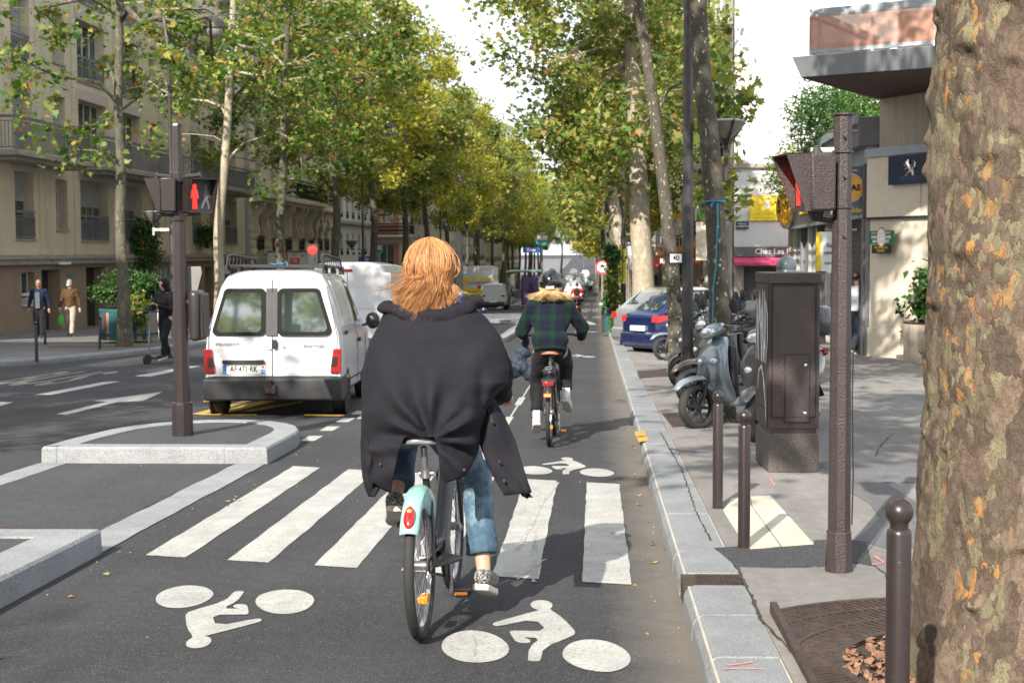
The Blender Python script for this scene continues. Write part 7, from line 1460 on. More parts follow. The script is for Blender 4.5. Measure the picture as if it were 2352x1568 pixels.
def figure(name, label, loc, rz, J, top, legs, shoe, skin=m_skin, vox=.014, group=None, s=1, headyaw=0, headpitch=0, hairm=None, hairshape='short', bare_ankle=False, grip=True, topr=1, hem=None, tilt=False, lean=0, detail=False, sole=m_sole, wr=0):
    t = thing(name, label, 'person', loc, rz, group, tilt=tilt)
    mb = MB(); V_ = Vector; pel, ch, nk, hd = map(V_, (J['pel'], J['ch'], J['nk'], J['hd']))
    mb.ell(pel, (.15, .11, .12)); mb.ell(ch, (.155, .11, .17)); mb.tube([pel, pel.lerp(ch, .5), ch], [.125, .12, .14], 14); caps_(mb, [ch+(nk-ch)*.5, nk, hd-V_((0, 0, .03))], [.09, .055, .052]); P = head_mb(mb, hd, 1, headyaw, headpitch)
    for k, sd in (('L', -1), ('R', 1)):
        sh, el, wr_ = map(V_, (J['sh'+k], J['el'+k], J['wr'+k])); caps_(mb, [ch.lerp(sh, .4)+V_((0, 0, .06)), sh, el, wr_], [.07, .055, .042, .027]); hand(mb, wr_, J.get('hd'+k, wr_-el), sd, 1 if detail else 1.1, grip)
        hp, kn, an, to = map(V_, (J['hp'+k], J['kn'+k], J['an'+k], J['to'+k])); caps_(mb, [hp, hp.lerp(kn, .4), kn, kn.lerp(an, .35), an], [.085, .078, .056, .052, .034]); caps_(mb, [an, an.lerp(to, .5)+V_((0, 0, -.02)), to], [.035, .032, .026])
    remesh(mb, vox, 3, skin, 'body', t)
    for sx in (-.03, .03): m2 = MB(); m2.ell(P(sx, .083, .012), (.011, .006, .006), 8, 6); m2.build('eye', m_ink, t)
    f = lambda q: noise.noise(q*9)*.010+noise.noise(q*Vector((22, 22, 34)))*.004
    mb = MB(); k_ = topr; mb.ell(pel+V_((0, 0, .06)), (.17*k_, .135*k_, .13)); mb.ell(ch, (.18*k_, .135*k_, .19)); mb.tube([pel-V_((0, 0, hem or .02)), pel.lerp(ch, .5), ch], [.15*k_, .145*k_, .16*k_], 16); mb.ell(nk-V_((0, 0, .03)), (.085, .08, .05))
    for k in 'LR':
        sh, el, wr_ = map(V_, (J['sh'+k], J['el'+k], J['wr'+k])); caps_(mb, [ch.lerp(sh, .35)+V_((0, 0, .05)), sh, el, el.lerp(wr_, .88)], [.09, .075*k_, .062*k_, .045*k_])
    remesh(mb, vox, 3, top, 'jacket', t, disp=f)
    mb = MB(); mb.ell(pel, (.16, .125, .12))
    for k in 'LR':
        hp, kn, an = map(V_, (J['hp'+k], J['kn'+k], J['an'+k])); e_ = kn.lerp(an, .78 if bare_ankle else .97); caps_(mb, [pel.lerp(hp, .7), hp.lerp(kn, .35), kn], [.105, .098, .077]); mb.tube([kn, kn.lerp(an, .4), e_], [.077, .072, .066+wr], 14)
    remesh(mb, vox, 2, legs, 'trousers', t, disp=f)
    for k in 'LR':
        an, to = V_(J['an'+k]), V_(J['to'+k]); d = (to-an); d.normalize(); heel = an-d*.045-V_((0, 0, .035)); mb = MB(); caps_(mb, [heel+V_((0, 0, .015)), an.lerp(to, .5)-V_((0, 0, .015)), to+d*.02], [.045, .045, .038], 12); mb.ell(an-V_((0, 0, .005)), (.047, .052, .045))
        o = remesh(mb, min(vox, .009), 3, shoe, 'shoe', t)
        lat = d.cross(V_((0, 0, 1))).normalized(); up = lat.cross(d).normalized(); b0 = heel-up*.045; rings = []
        for q, w_ in ((-.035, .022), (-.02, .04), (.06, .044), (.15, .048), (.21, .036), (.235, .016)): c_ = b0+d*q; rings.append([c_+lat*w_, c_+lat*w_+up*.03, c_-lat*w_+up*.03, c_-lat*w_])
        m3 = MB(); m3.loft(rings); m3.build('sole', sole, o, .006)
    if hairm:
        mb = MB(); R_ = Euler((headpitch, 0, headyaw)).to_matrix(); e = lambda x, y, z, r: mb.ell(hd+R_@V_((x, y, z)), r, 16, 12)
        e(0, -.025, .045, (.087, .10, .092))
        if hairshape == 'long': e(0, -.06, -.06, (.085, .055, .12)); e(0, -.05, -.14, (.08, .045, .08))
        if hairshape == 'hood': e(0, -.04, .0, (.11, .12, .135)); e(0, -.05, -.12, (.12, .10, .07))
        remesh(mb, .012, 2, hairm, 'hood' if hairshape == 'hood' else 'hair', t, disp=lambda q: noise.noise(q*40)*.006)
    return t
# ---- bicycles
def bicycle(name, label, loc, rz, r=.335, wb=1.07, frame=m_blkp, fend=None, sad=m_blkp, saddle_z=.9, bar_z=1.03, tw=.022, light=True, steer=0, group=None, crank=PI/2, rack=False, velib=False, lean=0, spk=True):
    t = thing(name, label, 'bicycle', loc, rz, group, tilt=True)
    if lean: t.matrix_world = t.matrix_world @ Matrix.Rotation(lean, 4, 'Y')
    def whl(y):
        mb = MB(); mb.lathe([(r-tw+tw*math.cos(a), tw*math.sin(a)) for a in np.linspace(0, 2*PI, 11)], (0, y, r), 44, axis='x', caps=False); o = mb.build('wheel', m_tyre, t, smooth=60)
        mb = MB(); mb.lathe([(r-tw*2+.004, -.012), (r-tw*2-.014, -.010), (r-tw*2-.014, .010), (r-tw*2+.004, .012), (r-tw*2+.004, -.012)], (0, y, r), 40, axis='x', caps=False); mb.build('rim', M('rim_alloy', (.55, .56, .57), .25, .9), o, smooth=40)
        mb = MB(); mb.lathe([(.008, -.06), (.03, -.045), (.022, -.03), (.022, .03), (.036, .045), (.008, .06)], (0, y, r), 16, axis='x'); mb.build('hub', m_rim, o)
        if spk:
            mb = MB()
            for k in range(32): a = 2*PI*k/32; sd = 1 if k % 2 else -1; b_ = a+(.5 if (k//2) % 2 else -.5); mb.tube([(sd*.03, y+.025*math.cos(b_), r+.025*math.sin(b_)), (0, y+(r-tw*2-.01)*math.cos(a), r+(r-tw*2-.01)*math.sin(a))], .0013, 4, caps=False)
            mb.build('spokes', m_rim, o)
        return o
    w0 = whl(0); w1 = whl(wb); bb = Vector((0, .44, .285)); sT = Vector((0, .22, saddle_z-.17)); hT = Vector((0, wb-.17, bar_z-.20)); hB = Vector((0, wb-.12, bar_z-.34))
    mb = MB(); mb.tube([bb, sT], .018, 10); k = 1.6 if velib else 1
    mb.tube([bb, (0, .66, .36 if velib else .45), hB], [.022*k*1.3, .024*k*1.3, .024*k], 12)
    if not velib: mb.tube([sT, hT], .016, 10)
    mb.tube([hB, hT], .022, 10)
    for sd in (-1, 1): mb.tube([bb+Vector((sd*.03, 0, 0)), (sd*.055, .2, .3), (sd*.065, 0, r)], .011, 8); mb.tube([sT-Vector((0, 0, .06)), (sd*.04, .12, .6), (sd*.065, 0, r)], .009, 8)
    mb.build('frame', frame, t)
    mb = MB(); mb.tube([sT-Vector((0, 0, .02)), (0, .18, saddle_z-.04)], .0155, 12); mb.build('seat_post', m_rim if velib or True else frame, t); mb = MB(); mb.cyl(sT+Vector((-.03, 0, 0)), sT+Vector((.04, 0, 0)), .012); mb.lathe([(.026, -.02), (.026, .025)], tuple(sT), 12); mb.build('seat_clamp', m_rim, t)
    rings = []
    for y, hw, z, h in ((-.13, .03, .012, .014), (-.12, .07, .016, .03), (-.08, .098, .014, .036), (0, .095, .004, .036), (.08, .05, -.004, .03), (.16, .026, -.006, .025), (.17, .012, -.008, .012)):
        rings.append([(hw*math.cos(a), .19+y, saddle_z-.02+z+(h if math.sin(a) > 0 else h*.45)*math.sin(a)*(1-.35*math.cos(a)**2*0)+(-.012*abs(math.cos(a))**2 if hw > .05 else 0)) for a in np.linspace(0, 2*PI, 21)[:-1]])
    mb = MB(); mb.loft(rings); mb.build('saddle', sad, t, smooth=70, sub=1)
    mb = MB(); mb.tube([hT, hT+Vector((0, -.03, .12)), (0, wb-.2, bar_z)], .014, 10); mb.tube([(-.29, wb-.33, bar_z), (-.2, wb-.24, bar_z+.01), (-.06, wb-.19, bar_z+.01), (.06, wb-.19, bar_z+.01), (.2, wb-.24, bar_z+.01), (.29, wb-.33, bar_z)], .012, 10); mb.build('handlebar', m_blkp, t)
    for sd in (-1, 1): mb = MB(); mb.tube([(sd*.29, wb-.34, bar_z), (sd*.235, wb-.28, bar_z+.004)], .018, 10); mb.build('grip', m_blkp, t); mb = MB(); mb.tube([(sd*.2, wb-.21, bar_z-.005), (sd*.30, wb-.26, bar_z-.02)], .005, 6); mb.build('brake_lever', m_rim, t)
    mb = MB()
    for sd in (-1, 1): mb.tube([hB, (sd*.05, wb-.09, bar_z-.40), (sd*.055, wb, r)], [.018, .014, .010], 8)
    mb.build('fork', frame, t)
    mb = MB(); c, s_ = math.cos(crank), math.sin(crank); ca = .165
    for sd in (-1, 1): e = bb+Vector((sd*.08, sd*ca*c, -sd*ca*s_)); mb.tube([bb+Vector((sd*.05, 0, 0)), bb+Vector((sd*.075, 0, 0)), e], .010, 8)
    mb.cyl(bb+Vector((-.07, 0, 0)), bb+Vector((.07, 0, 0)), .016); mb.build('crank', m_rim, t)
    for sd in (-1, 1): e = bb+Vector((sd*.13, sd*ca*c, -sd*ca*s_)); mb = MB(); mb.box(e-Vector((.045, .035, .012)), e+Vector((.045, .035, .012))); o = mb.build('pedal', m_blkp, t, .004); mb = MB(); mb.box(e-Vector((.03, .038, .007)), e+Vector((.03, -.033, .007))); mb.build('pedal_reflector', m_lor, o)
    mb = MB(); mb.lathe([(.085, .048), (.09, .052), (.03, .056), (.03, .048)], tuple(bb), 24, axis='x'); mb.lathe([(.035, .04), (.035, .05)], (0, 0, r), 14, axis='x'); mb.tube([(.05, 0, r+.035), (.05, .44, .285+.088)], .005, 5); mb.tube([(.05, 0, r-.035), (.05, .44, .285-.088)], .005, 5); mb.build('chain_set', m_iron, t)
    if velib:
        mb = MB(); mb.lathe([(.11, .058), (.115, .066), (.02, .072)], tuple(bb), 24, axis='x'); mb.tube([(.062, .0, r), (.064, .2, .31), (.064, .44, .285)], [.03, .05, .075], 8, flat=.3); mb.build('chain_guard', frame, t)
    if fend:
        for y, a0, a1, nm in ((0, rad(33), rad(140), 'rear_fender'), (wb, rad(60), rad(165), 'front_fender')):
            mb = MB(); rings = []; rf = r+.022; wd = .042 if velib else .03
            for i in range(19):
                a = lerp(a0, a1, i/18); cy_, cz_ = y-math.cos(a)*rf, r+math.sin(a)*rf; ux, uz = -math.cos(a), math.sin(a); dp = .03+(.10*max(0, math.sin((i/18-.25)*PI*1.1)) if velib and y == 0 else 0)
                rings.append([(-wd, cy_-ux*dp, cz_-uz*dp), (-wd*.97, cy_-ux*.008, cz_-uz*.008), (-wd*.6, cy_+ux*.004, cz_+uz*.004), (0, cy_+ux*.010, cz_+uz*.010), (wd*.6, cy_+ux*.004, cz_+uz*.004), (wd*.97, cy_-ux*.008, cz_-uz*.008), (wd, cy_-ux*dp, cz_-uz*dp)])
            mb.loft(rings, caps=False, closed=False); o = mb.build(nm, fend, t, smooth=50); so = o.modifiers.new('th', 'SOLIDIFY'); so.thickness = .003
        mb = MB(); mb.ell((0, -(r+.036)*math.cos(.78), r+(r+.036)*math.sin(.78)), (.026, .016, .055), 14, 10, rot=(-.62, 0, 0)) if velib else mb.box((-.035, -r-.05, .52), (.035, -r-.02, .56)); o = mb.build('rear_light', M('lens_tail', (.35, .01, .012), .12, coat=1), t); mb = MB(); mb.ell((0, -(r+.05)*math.cos(.84), r+(r+.05)*math.sin(.84)), (.011, .009, .011), 8, 6) if velib else mb.box((-.03, -r-.055, .528), (.03, -r-.05, .552)); mb.build('led', M('led_red', (.8, .02, .0), .3, emit=(1, .12, .02), es=6), o)
    mb = MB(); mb.box((-.008, -.05, r-.165), (.008, .05, r-.135)); mb.box((.0, -.045, r-.168), (.035, .045, r-.132)); mb.build('wheel_reflector', m_lor, w0, .006)
    if rack:
        mb = MB(); mb.box((-.07, -.22, .66), (.07, .25, .685)); [mb.tube([(sd*.06, -.15, .66), (sd*.065, 0, r)], .007, 6) for sd in (-1, 1)]; mb.build('rack', m_blkp, t); mb = MB(); mb.box((-.055, -.25, .62), (.055, -.225, .66)); mb.build('rear_light', m_lred, t, .005); mb = MB(); mb.ell((0, .02, .745), (.07, .11, .06)); remesh(mb, .008, 2, m_blkp, 'lock_bag', t, disp=lambda q: noise.noise(q*30)*.012); mb = MB(); mb.tube([(-.03, -.1, .77), (.03, -.1, .78), (.03, -.08, .80), (-.03, -.08, .79), (-.03, -.1, .77)], .006, 6); mb.build('buckle', m_rim, t)
    return t
m_mint = M('paint_mint', (.27, .50, .46), .28, var=.05, coat=.4); m_fgrey = M('frame_dark_grey', (.045, .045, .05), .3, .3)
NB = Vector((-.785, 6.33)); nb = bicycle('city_bicycle', 'mint fendered city bicycle ridden by the person in the black coat', (NB.x, NB.y, gz(NB.y)), -rad(2), frame=m_fgrey, fend=m_mint, sad=M('saddle_silver', (.28, .28, .29), .3, .6), velib=True, tw=.024, saddle_z=.895, crank=PI/2, lean=-rad(1))
# seated pose relative to the rear wheel contact
def ride(s=1, knee=0): return dict(pel=(0, .2, .99), ch=(0, .33, 1.27), nk=(0, .38, 1.46), hd=(0, .42, 1.60), shL=(-.17, .34, 1.38), shR=(.17, .34, 1.38), elL=(-.30, .48, 1.16), elR=(.30, .48, 1.16), wrL=(-.285, .68, 1.055), wrR=(.285, .68, 1.055), hdL=(.0, 1, -.25), hdR=(.0, 1, -.25),
    hpL=(-.09, .24, .94), hpR=(.09, .24, .94), knL=(-.15, .66, .86), knR=(.13, .56, .62), anL=(-.145, .38, .57), anR=(.165, .42, .21), toL=(-.15, .53, .485), toR=(.17, .57, .155))
J = ride(); J['hd'] = (-.01, .41, 1.655); J['nk'] = (-.01, .38, 1.50); J['ch'] = (0, .33, 1.30); J['knR'] = (.20, .55, .63); J['anR'] = (.245, .42, .20); J['toR'] = (.265, .56, .15); J['anL'] = (-.175, .36, .575); J['toL'] = (-.20, .51, .50); J['wrR'] = (.335, .70, 1.03); J['hdR'] = (-.1, 1, -.1); J['knL'] = (-.17, .68, .84)
pz = gz(NB.y); P1 = figure('person', 'person with copper hair in a billowing black coat riding the mint bicycle', (NB.x, NB.y, pz), -rad(1), J, m_coat, m_denim, m_knit, m_skin, .009, bare_ankle=True, detail=True, topr=.9, tilt=False, wr=.014)
inv = P1.matrix_world.inverted() if False else (Matrix.Translation((NB.x, NB.y, pz)) @ Matrix.Rotation(-rad(1), 4, 'Z')).inverted()
# ---- the coat: rows traced from the silhouette, closed around the body
rowsL = [(694, 925), (700, 905), (712, 884), (730, 876), (752, 866), (780, 852), (810, 841), (850, 832), (890, 830), (930, 831), (980, 829), (1030, 828), (1090, 832), (1120, 838), (1142, 848)]
rowsR = [(694, 1052), (700, 1072), (712, 1098), (730, 1118), (752, 1136), (780, 1152), (810, 1162), (850, 1170), (880, 1166), (905, 1140), (940, 1118), (980, 1108), (1030, 1100), (1090, 1090), (1142, 1084)]
hemT = [(-1, 1118), (-.93, 1142), (-.80, 1108), (-.62, 1126), (-.48, 1132), (-.38, 1085), (-.30, 1035), (-.22, 1003), (.18, 1003), (.26, 1040), (.34, 1092), (.44, 1108), (.62, 1102), (.85, 1090), (1, 1040)]
def coat_pt(u, v):           # u 0..1 round, v 0..1 down
    th = u*2*PI; c, s_ = math.cos(th), math.sin(th); back = s_ < 0
    hemV = interp(hemT, c) if back else lerp(1040, 1010, s_)
    if back: hemV = lerp(1040, hemV, min(1, -s_*3))
    Vv = lerp(694, 996, v/.8) if v < .8 else lerp(996, hemV, (v-.8)/.2); uL, uR = interp(rowsL, Vv), interp(rowsR, Vv); um, hw = (uL+uR)/2, (uR-uL)/2
    yc = lerp(6.73, 6.60, min(1, (Vv-694)/250)); ry = interp([(694, .10), (720, .135), (780, .19), (880, .235), (980, .25), (1140, .24)], Vv)
    pw = .85; cx_ = math.copysign(abs(c)**pw, c); sy_ = math.copysign(abs(s_)**pw, s_)
    U = um+hw*cx_; y = yc+ry*sy_
    dx, dy = (U-988)/100, (Vv-1012)/100; r = math.hypot(dx, dy); an = math.atan2(dx, -dy)
    d = 0
    if back:
        pin = math.exp(-(r/.55)**2); y += .035*pin
        g = (math.sin(an*6.0+1.3*math.sin(an*2.3)+.8)+.5*math.sin(an*11+2)+.8*noise.noise(Vector((an*4, r*1.5, 2)))); d += .020*g*math.exp(-((r-.75)/.55)**2)+.009*g*math.exp(-((r-1.6)/.8)**2)
        d += .030*max(0, noise.noise(Vector((dx*2.2+3, dy*3.4-dx*1.4, 1))))*min(1, max(0, (Vv-900)/120))
        d += .016*noise.noise(Vector((dx*1.7, dy*1.7, 5)))+.002*noise.noise(Vector((dx*6+dy*3, dy*4, 9)))
        e = (U-1130)/30; d += -.035*math.exp(-((dx-1.18)/.13)**2)*math.exp(-((dy+.95)/.5)**2)
        d += .012*math.sin(dy*9+dx*5)*math.exp(-((dx+1.3)/.35)**2)*math.exp(-((dy-.4)/.6)**2)
    y -= d; p = at(U, Vv, y); return inv @ p
mb = MB(); mb.grid(coat_pt, 220, 130); o = mb.build('coat', m_coat, P1, smooth=180); q = o.modifiers.new('t', 'SOLIDIFY'); q.thickness = .004
# hood roll at the collar
mb = MB(); pts = []; rr_ = []
for k in range(27):
    a = -PI*1.12+PI*1.24*k/26; U = 992+104*math.cos(a)*(1.06 if math.cos(a) < 0 else 1); Vv = 700+26*(-math.sin(a))+8*math.sin(a*3)-6*math.cos(a); y = 6.72+.13*math.sin(a); pts.append(inv@at(U, Vv, y)); rr_.append(.030+.016*math.exp(-((a+PI/2)/.6)**2)+.005*math.sin(k*1.7))
caps_(mb, pts, rr_, 12)
for k in range(9): a = -PI*.8+PI*.6*k/8; mb.ell(inv@at(992+78*math.cos(a), 712+30*(-math.sin(a)), 6.70+.12*math.sin(a)), (.045, .03, .03))
remesh(mb, .010, 3, m_coat, 'hood', P1, disp=lambda q: noise.noise(Vector((q.x*8, q.y*8, q.z*26)))*.014+noise.noise(q*24)*.006)
# sleeve and cuff on the right, with the arm inside
mb = MB(); caps_(mb, [inv@at(1108, 790, 6.75), inv@at(1140, 850, 6.80), inv@at(1146, 890, 6.93), inv@at(1142, 908, 7.0)], [.09, .085, .068, .048], 16); mb.v = mb.v
remesh(mb, .009, 4, m_coat, 'sleeve', P1, disp=lambda q: noise.noise(Vector((q.x*14, q.y*14, q.z*22)))*.012)
mb = MB(); mb.tube([inv@at(1140, 911, 7.0), inv@at(1146, 917, 7.03)], [.036, .034], 12); mb.build('cuff', M('cuff_purple', (.05, .03, .12), .9), P1)
# loose flaps of the coat blowing to the side
def flap(poly, y0, y1, parent, name, mat=m_coat, bulge=.03, k=10):
    """poly rows: (V, Uleft, Uright) from top to bottom"""
    mb = MB(); nv = 26
    def f(u, v):
        Vv = lerp(poly[0][0], poly[-1][0], v); a = interp([(p[0], p[1]) for p in poly], Vv); b = interp([(p[0], p[2]) for p in poly], Vv); U = lerp(a, b, u); sh = poly[0][3] if len(poly[0]) > 3 else 0
        y = lerp(y0, y1, v)-bulge*math.sin(u*PI)+.018*math.sin(u*5+v*6)+.014*noise.noise(Vector((u*3, v*4, 7))); return inv@at(U, Vv+sh*u*v, y)
    mb.grid(f, 22, nv); o = mb.build(name, mat, parent, smooth=180); q = o.modifiers.new('t', 'SOLIDIFY'); q.thickness = .008; return o
flap([(868, 1086, 1112, -8), (900, 1088, 1128), (960, 1092, 1160), (1015, 1100, 1184), (1070, 1120, 1200), (1110, 1142, 1212), (1138, 1158, 1222)], 6.66, 6.52, P1, 'coat_flap')
flap([(1112, 1188, 1206), (1125, 1194, 1214), (1142, 1204, 1222)], 6.545, 6.54, P1, 'flap_lining', M('lining_black', (.006, .006, .007), .9), .0)
flap([(1010, 828, 850), (1060, 829, 866), (1095, 832, 880), (1120, 838, 874), (1140, 846, 862)], 6.50, 6.47, P1, 'coat_flap', bulge=.04)
for u_, v_, y_ in ((1130, 968, 6.53), (1147, 1060, 6.50), (1158, 1104, 6.49), (1066, 1079, 6.30), (873, 1066, 6.38)): mb = MB(); mb.ell(inv@at(u_, v_, y_), (.007, .004, .007), 10, 6); mb.build('snap_button', m_iron, P1)
mb = MB(); mb.tube([inv@at(1108, 905, 6.60), inv@at(1115, 925, 6.59), inv@at(1126, 950, 6.57), inv@at(1131, 968, 6.56)], .0022, 5); mb.build('zip', m_iron, P1)
def strands(parent, c, R, n, mat, seed, L0, L1, flare, face=.9, rad_=.0045, name='hair', th_rng=(.05, 1.35), curl=.02, wind=(0, 0, 0), base=True, steps=11, blow=1, th_end=1.72):
    r = random.Random(seed); mb = MB(); c = Vector(c)
    LK = []
    for i in range(max(12, n//17)):
        a = r.uniform(0, 2*PI)
        if math.sin(a) > 0 and abs(math.cos(a)) < face: a = -a
        LK.append((a, r.uniform(*th_rng), r.uniform(1.0, 1.12), r.uniform(L0, L1), r.uniform(0, 6), r.uniform(.6, 1.8)*curl))
    for i in range(n):
        lk_ = LK[i % len(LK)]; a = lk_[0]+r.gauss(0, .07); th0 = max(.02, lk_[1]+r.gauss(0, .09)); k = lk_[2]*r.uniform(.98, 1.03); Ln = lk_[3]*r.uniform(.88, 1.06); P = []; rad0 = rad_*r.uniform(.6, 1.3); ph = lk_[4]+r.gauss(0, .15); wv = lk_[5]; arc = (th_end-th0)*R[2]; tot = arc+Ln; cl_ = noise.noise(Vector((math.cos(a)*2.2, math.sin(a)*2.2, seed)))*.9
        out = flare*(.35+.9*r.random())*(1+.8*cl_)
        for s in range(steps):
            q = s/(steps-1)*tot
            if q < arc: th = th0+q/R[2]; p = Vector((math.cos(a)*math.sin(th)*R[0]*k, math.sin(a)*math.sin(th)*R[1]*k, math.cos(th)*R[2]*k))
            else:
                d = q-arc; f_ = d/max(Ln, .01); e = math.cos(a)*math.sin(th_end)*R[0]*k, math.sin(a)*math.sin(th_end)*R[1]*k; g_ = 1-.16*math.sin(PI*min(1, f_*1.15))+out*f_**2.6; p = Vector((e[0]*g_, e[1]*g_, math.cos(th_end)*R[2]*k-d*(1-.25*out*f_)))
                p += Vector(wind)*f_**1.6*blow
            t_ = q/tot; p += Vector((math.sin(ph+t_*7+cl_*3), math.cos(ph*1.3+t_*6), 0))*wv*t_; P.append(c+p)
        mb.tube(P, [rad0*(1-.0*t)*(1 if t < steps-3 else (.75, .45, .15)[t-steps+3]) for t in range(steps)], 4, caps=False)
    return mb.build(name, mat, parent, smooth=180, fix=False)
hc = inv@at(987, 612, 6.73)
mb = MB(); mb.ell(hc+Vector((0, -.01, .0)), (.108, .108, .118), 20, 14); mb.ell(hc+Vector((0, -.03, -.10)), (.098, .07, .115), 18, 12); remesh(mb, .008, 2, M('hair_under', (.22, .095, .035), .6), 'hair_volume', P1, disp=lambda q: noise.noise(Vector((q.x*45, q.y*45, q.z*5)))*.008)
strands(P1, hc+Vector((0, 0, .0)), (.111, .112, .122), 4300, m_hairR, 3, .10, .245, .27, wind=(-.02, -.015, .0), rad_=.0017, curl=.012, steps=12)
strands(P1, hc, (.118, .115, .128), 70, m_hairR, 5, .06, .20, 1.0, wind=(-.06, 0, .03), rad_=.0012, name='loose_strands', curl=.05)
# ---- second cyclist
C2 = gp(1262, 1025); b2 = bicycle('electric_bicycle', 'black electric bicycle with red rear light ridden by the helmeted person', (C2.x, C2.y, gz(C2.y)), -rad(1), r=.345, frame=m_blkp, fend=m_blkp, sad=M('saddle_brown', (.28, .12, .07), .5), saddle_z=.93, bar_z=1.08, rack=True, crank=PI*.5+.15, tw=.024)
J = ride(); J['hd'] = (0, .40, 1.575); J['nk'] = (0, .37, 1.43); J['ch'] = (0, .31, 1.25); J['knL'] = (-.15, .50, .62); J['anL'] = (-.15, .40, .22); J['toL'] = (-.16, .54, .15); J['knR'] = (.14, .66, .80); J['anR'] = (.15, .50, .44); J['toR'] = (.17, .63, .36); J['elL'] = (-.30, .40, 1.12); J['wrL'] = (-.29, .62, 1.06)
for k in ('elR', 'wrR'): J[k] = (J[k][0]+.02, J[k][1], J[k][2])
m_wsh = M('shoe_white', (.62, .60, .56), .7); m_jb = cloth('jeans_black', (.011, .011, .013))
P2 = figure('person', 'person with black helmet and green navy plaid shirt riding the electric bicycle', (C2.x, C2.y, gz(C2.y)), -rad(1), J, m_plaid, m_jb, m_wsh, m_skin, .011, bare_ankle=True, topr=1.13, hem=.06, detail=True)
H2 = Vector(J['hd'])
mb = MB(); mb.ell(H2+Vector((0, -.01, .055)), (.132, .152, .135), 28, 18); mb.v = [(x, y, max(z, H2.z-.085)) for x, y, z in mb.v]; mb.build('helmet', M('helmet_gloss_black', (.006, .006, .007), .07, coat=1, var=0), P2, smooth=60); mb = MB(); mb.tube([(H2.x+.127*math.cos(a), H2.y-.01+.147*math.sin(a), H2.z+.02+.03*abs(math.sin(a))) for a in np.linspace(0, 2*PI, 30)], .003, 5); mb.build('helmet_band', m_blkp, P2)
text('KASK', .035, m_wlet, P2, (H2.x, H2.y-.158, H2.z-.0), (PI/2-.15, 0, 0), bold=.001)
strands(P2, H2+Vector((0, -.02, -.0)), (.105, .105, .10), 1500, m_hairB, 8, .08, .15, .95, rad_=.0019, th_rng=(1.55, 1.7), curl=.016); mb = MB(); mb.ell(H2+Vector((0, -.05, -.12)), (.105, .07, .07)); remesh(mb, .01, 2, M('hair_under_blonde', (.36, .22, .10), .6), 'hair_volume', P2)
for k, sd in (('L', -1), ('R', 1)): a_ = Vector(J['an'+k]); mb = MB(); mb.tube([a_+Vector((0, .0, .10)), a_+Vector((0, 0, .03))], .041, 12); mb.build('sock', m_wlet, P2)
t = thing('cloth_bag', 'dark navy cloth bag hanging from the helmeted cyclist left hand', 'bag', (C2.x-.30, C2.y+.60, gz(C2.y)+.74)); mb = MB()
mb.ell((-.06, 0, .02), (.15, .10, .12)); mb.ell((-.0, 0, .15), (.09, .06, .09)); mb.ell((-.15, 0, -.04), (.10, .08, .10)); mb.ell((.08, 0, -.06), (.09, .07, .09)); mb.ell((.03, 0, .25), (.05, .04, .08)); remesh(mb, .011, 3, cloth('bag_navy', (.025, .035, .055), .6), 'bag_body', t, disp=lambda q: noise.noise(Vector((q.x*9+q.z*9, q.y*9, q.z*5)))*.035+noise.noise(q*22)*.012)
mb = MB(); mb.tube([(.0, 0, .2), (.01, 0, .33), (.03, 0, .2)], .012, 6); mb.build('handle', MATS.get('bag_navy') or m_coat, t)
# ---- third cyclist in red and far cyclists
C3 = gp(1325, 729); m_jr = cloth('jacket_red', (.55, .03, .02)); m_dk = cloth('trousers_navy', (.02, .024, .04))
b3 = bicycle('bicycle', 'bicycle of the red jacketed rider further down the cycle lane', (C3.x, C3.y, gz(C3.y)), 0, spk=False, frame=m_iron2, fend=m_blkp); P3 = figure('person', 'person in bright red jacket with black backpack cycling ahead', (C3.x, C3.y, gz(C3.y)), 0, ride(), m_jr, m_dk, m_blkp, m_skin, .02, hairm=m_hairD)
mb = MB(); mb.ell((0, .14, 1.24), (.17, .10, .24)); mb.ell((0, .12, 1.36), (.14, .09, .12)); remesh(mb, .018, 3, cloth('backpack_black', (.015, .015, .018)), 'backpack', P3)
C4 = gp(1351, 672); b4 = bicycle('bicycle', 'distant bicycle under the teal jacketed rider', (C4.x, C4.y, gz(C4.y)), 0, spk=False); figure('person', 'distant cyclist in a teal jacket', (C4.x, C4.y, gz(C4.y)), 0, ride(), cloth('jacket_teal', (.02, .30, .32)), m_dk, m_blkp, m_skin, .03, hairm=m_hairD)
C5 = gp(1338, 668); dup(b4, (C5.x-.1, C5.y, gz(C5.y)), 0, 'distant bicycle left of the teal rider'); figure('person', 'distant cyclist in dark clothes left of the teal rider', (C5.x-.1, C5.y, gz(C5.y)), 0, ride(), m_dk, m_dk, m_blkp, m_skin, .03, hairm=m_hairD)
# ---- pedestrians
def walk(sw=.16, arm=.12, hs=0): return dict(pel=(0, 0, .93), ch=(0, .01, 1.24), nk=(0, .01, 1.45), hd=(0, .03, 1.60), shL=(-.18, 0, 1.38), shR=(.18, 0, 1.38), elL=(-.25, -.05-arm*.3, 1.12), elR=(.25, -.03+arm*.4, 1.12), wrL=(-.26, .02-arm, .88), wrR=(.26, .06+arm, .90), hdL=(0, .1, -1), hdR=(0, .2, -1),
    hpL=(-.09, 0, .88), hpR=(.09, 0, .88), knL=(-.10, sw*.55, .48), knR=(.10, -sw*.05, .48), anL=(-.10, sw, .09), anR=(.10, -sw-.06, .11), toL=(-.12, sw+.15, .04), toR=(.12, -sw+.08, .03))
def ped(u, v, label, rz, top, legs, shoe, skin=m_skin, hair=m_hairD, J=None, dz=.118, **k): p_ = gp(u, v, dz); return figure('person', label, p_, rz, J or walk(), top, legs, shoe, skin, .016, hairm=hair, **k), p_
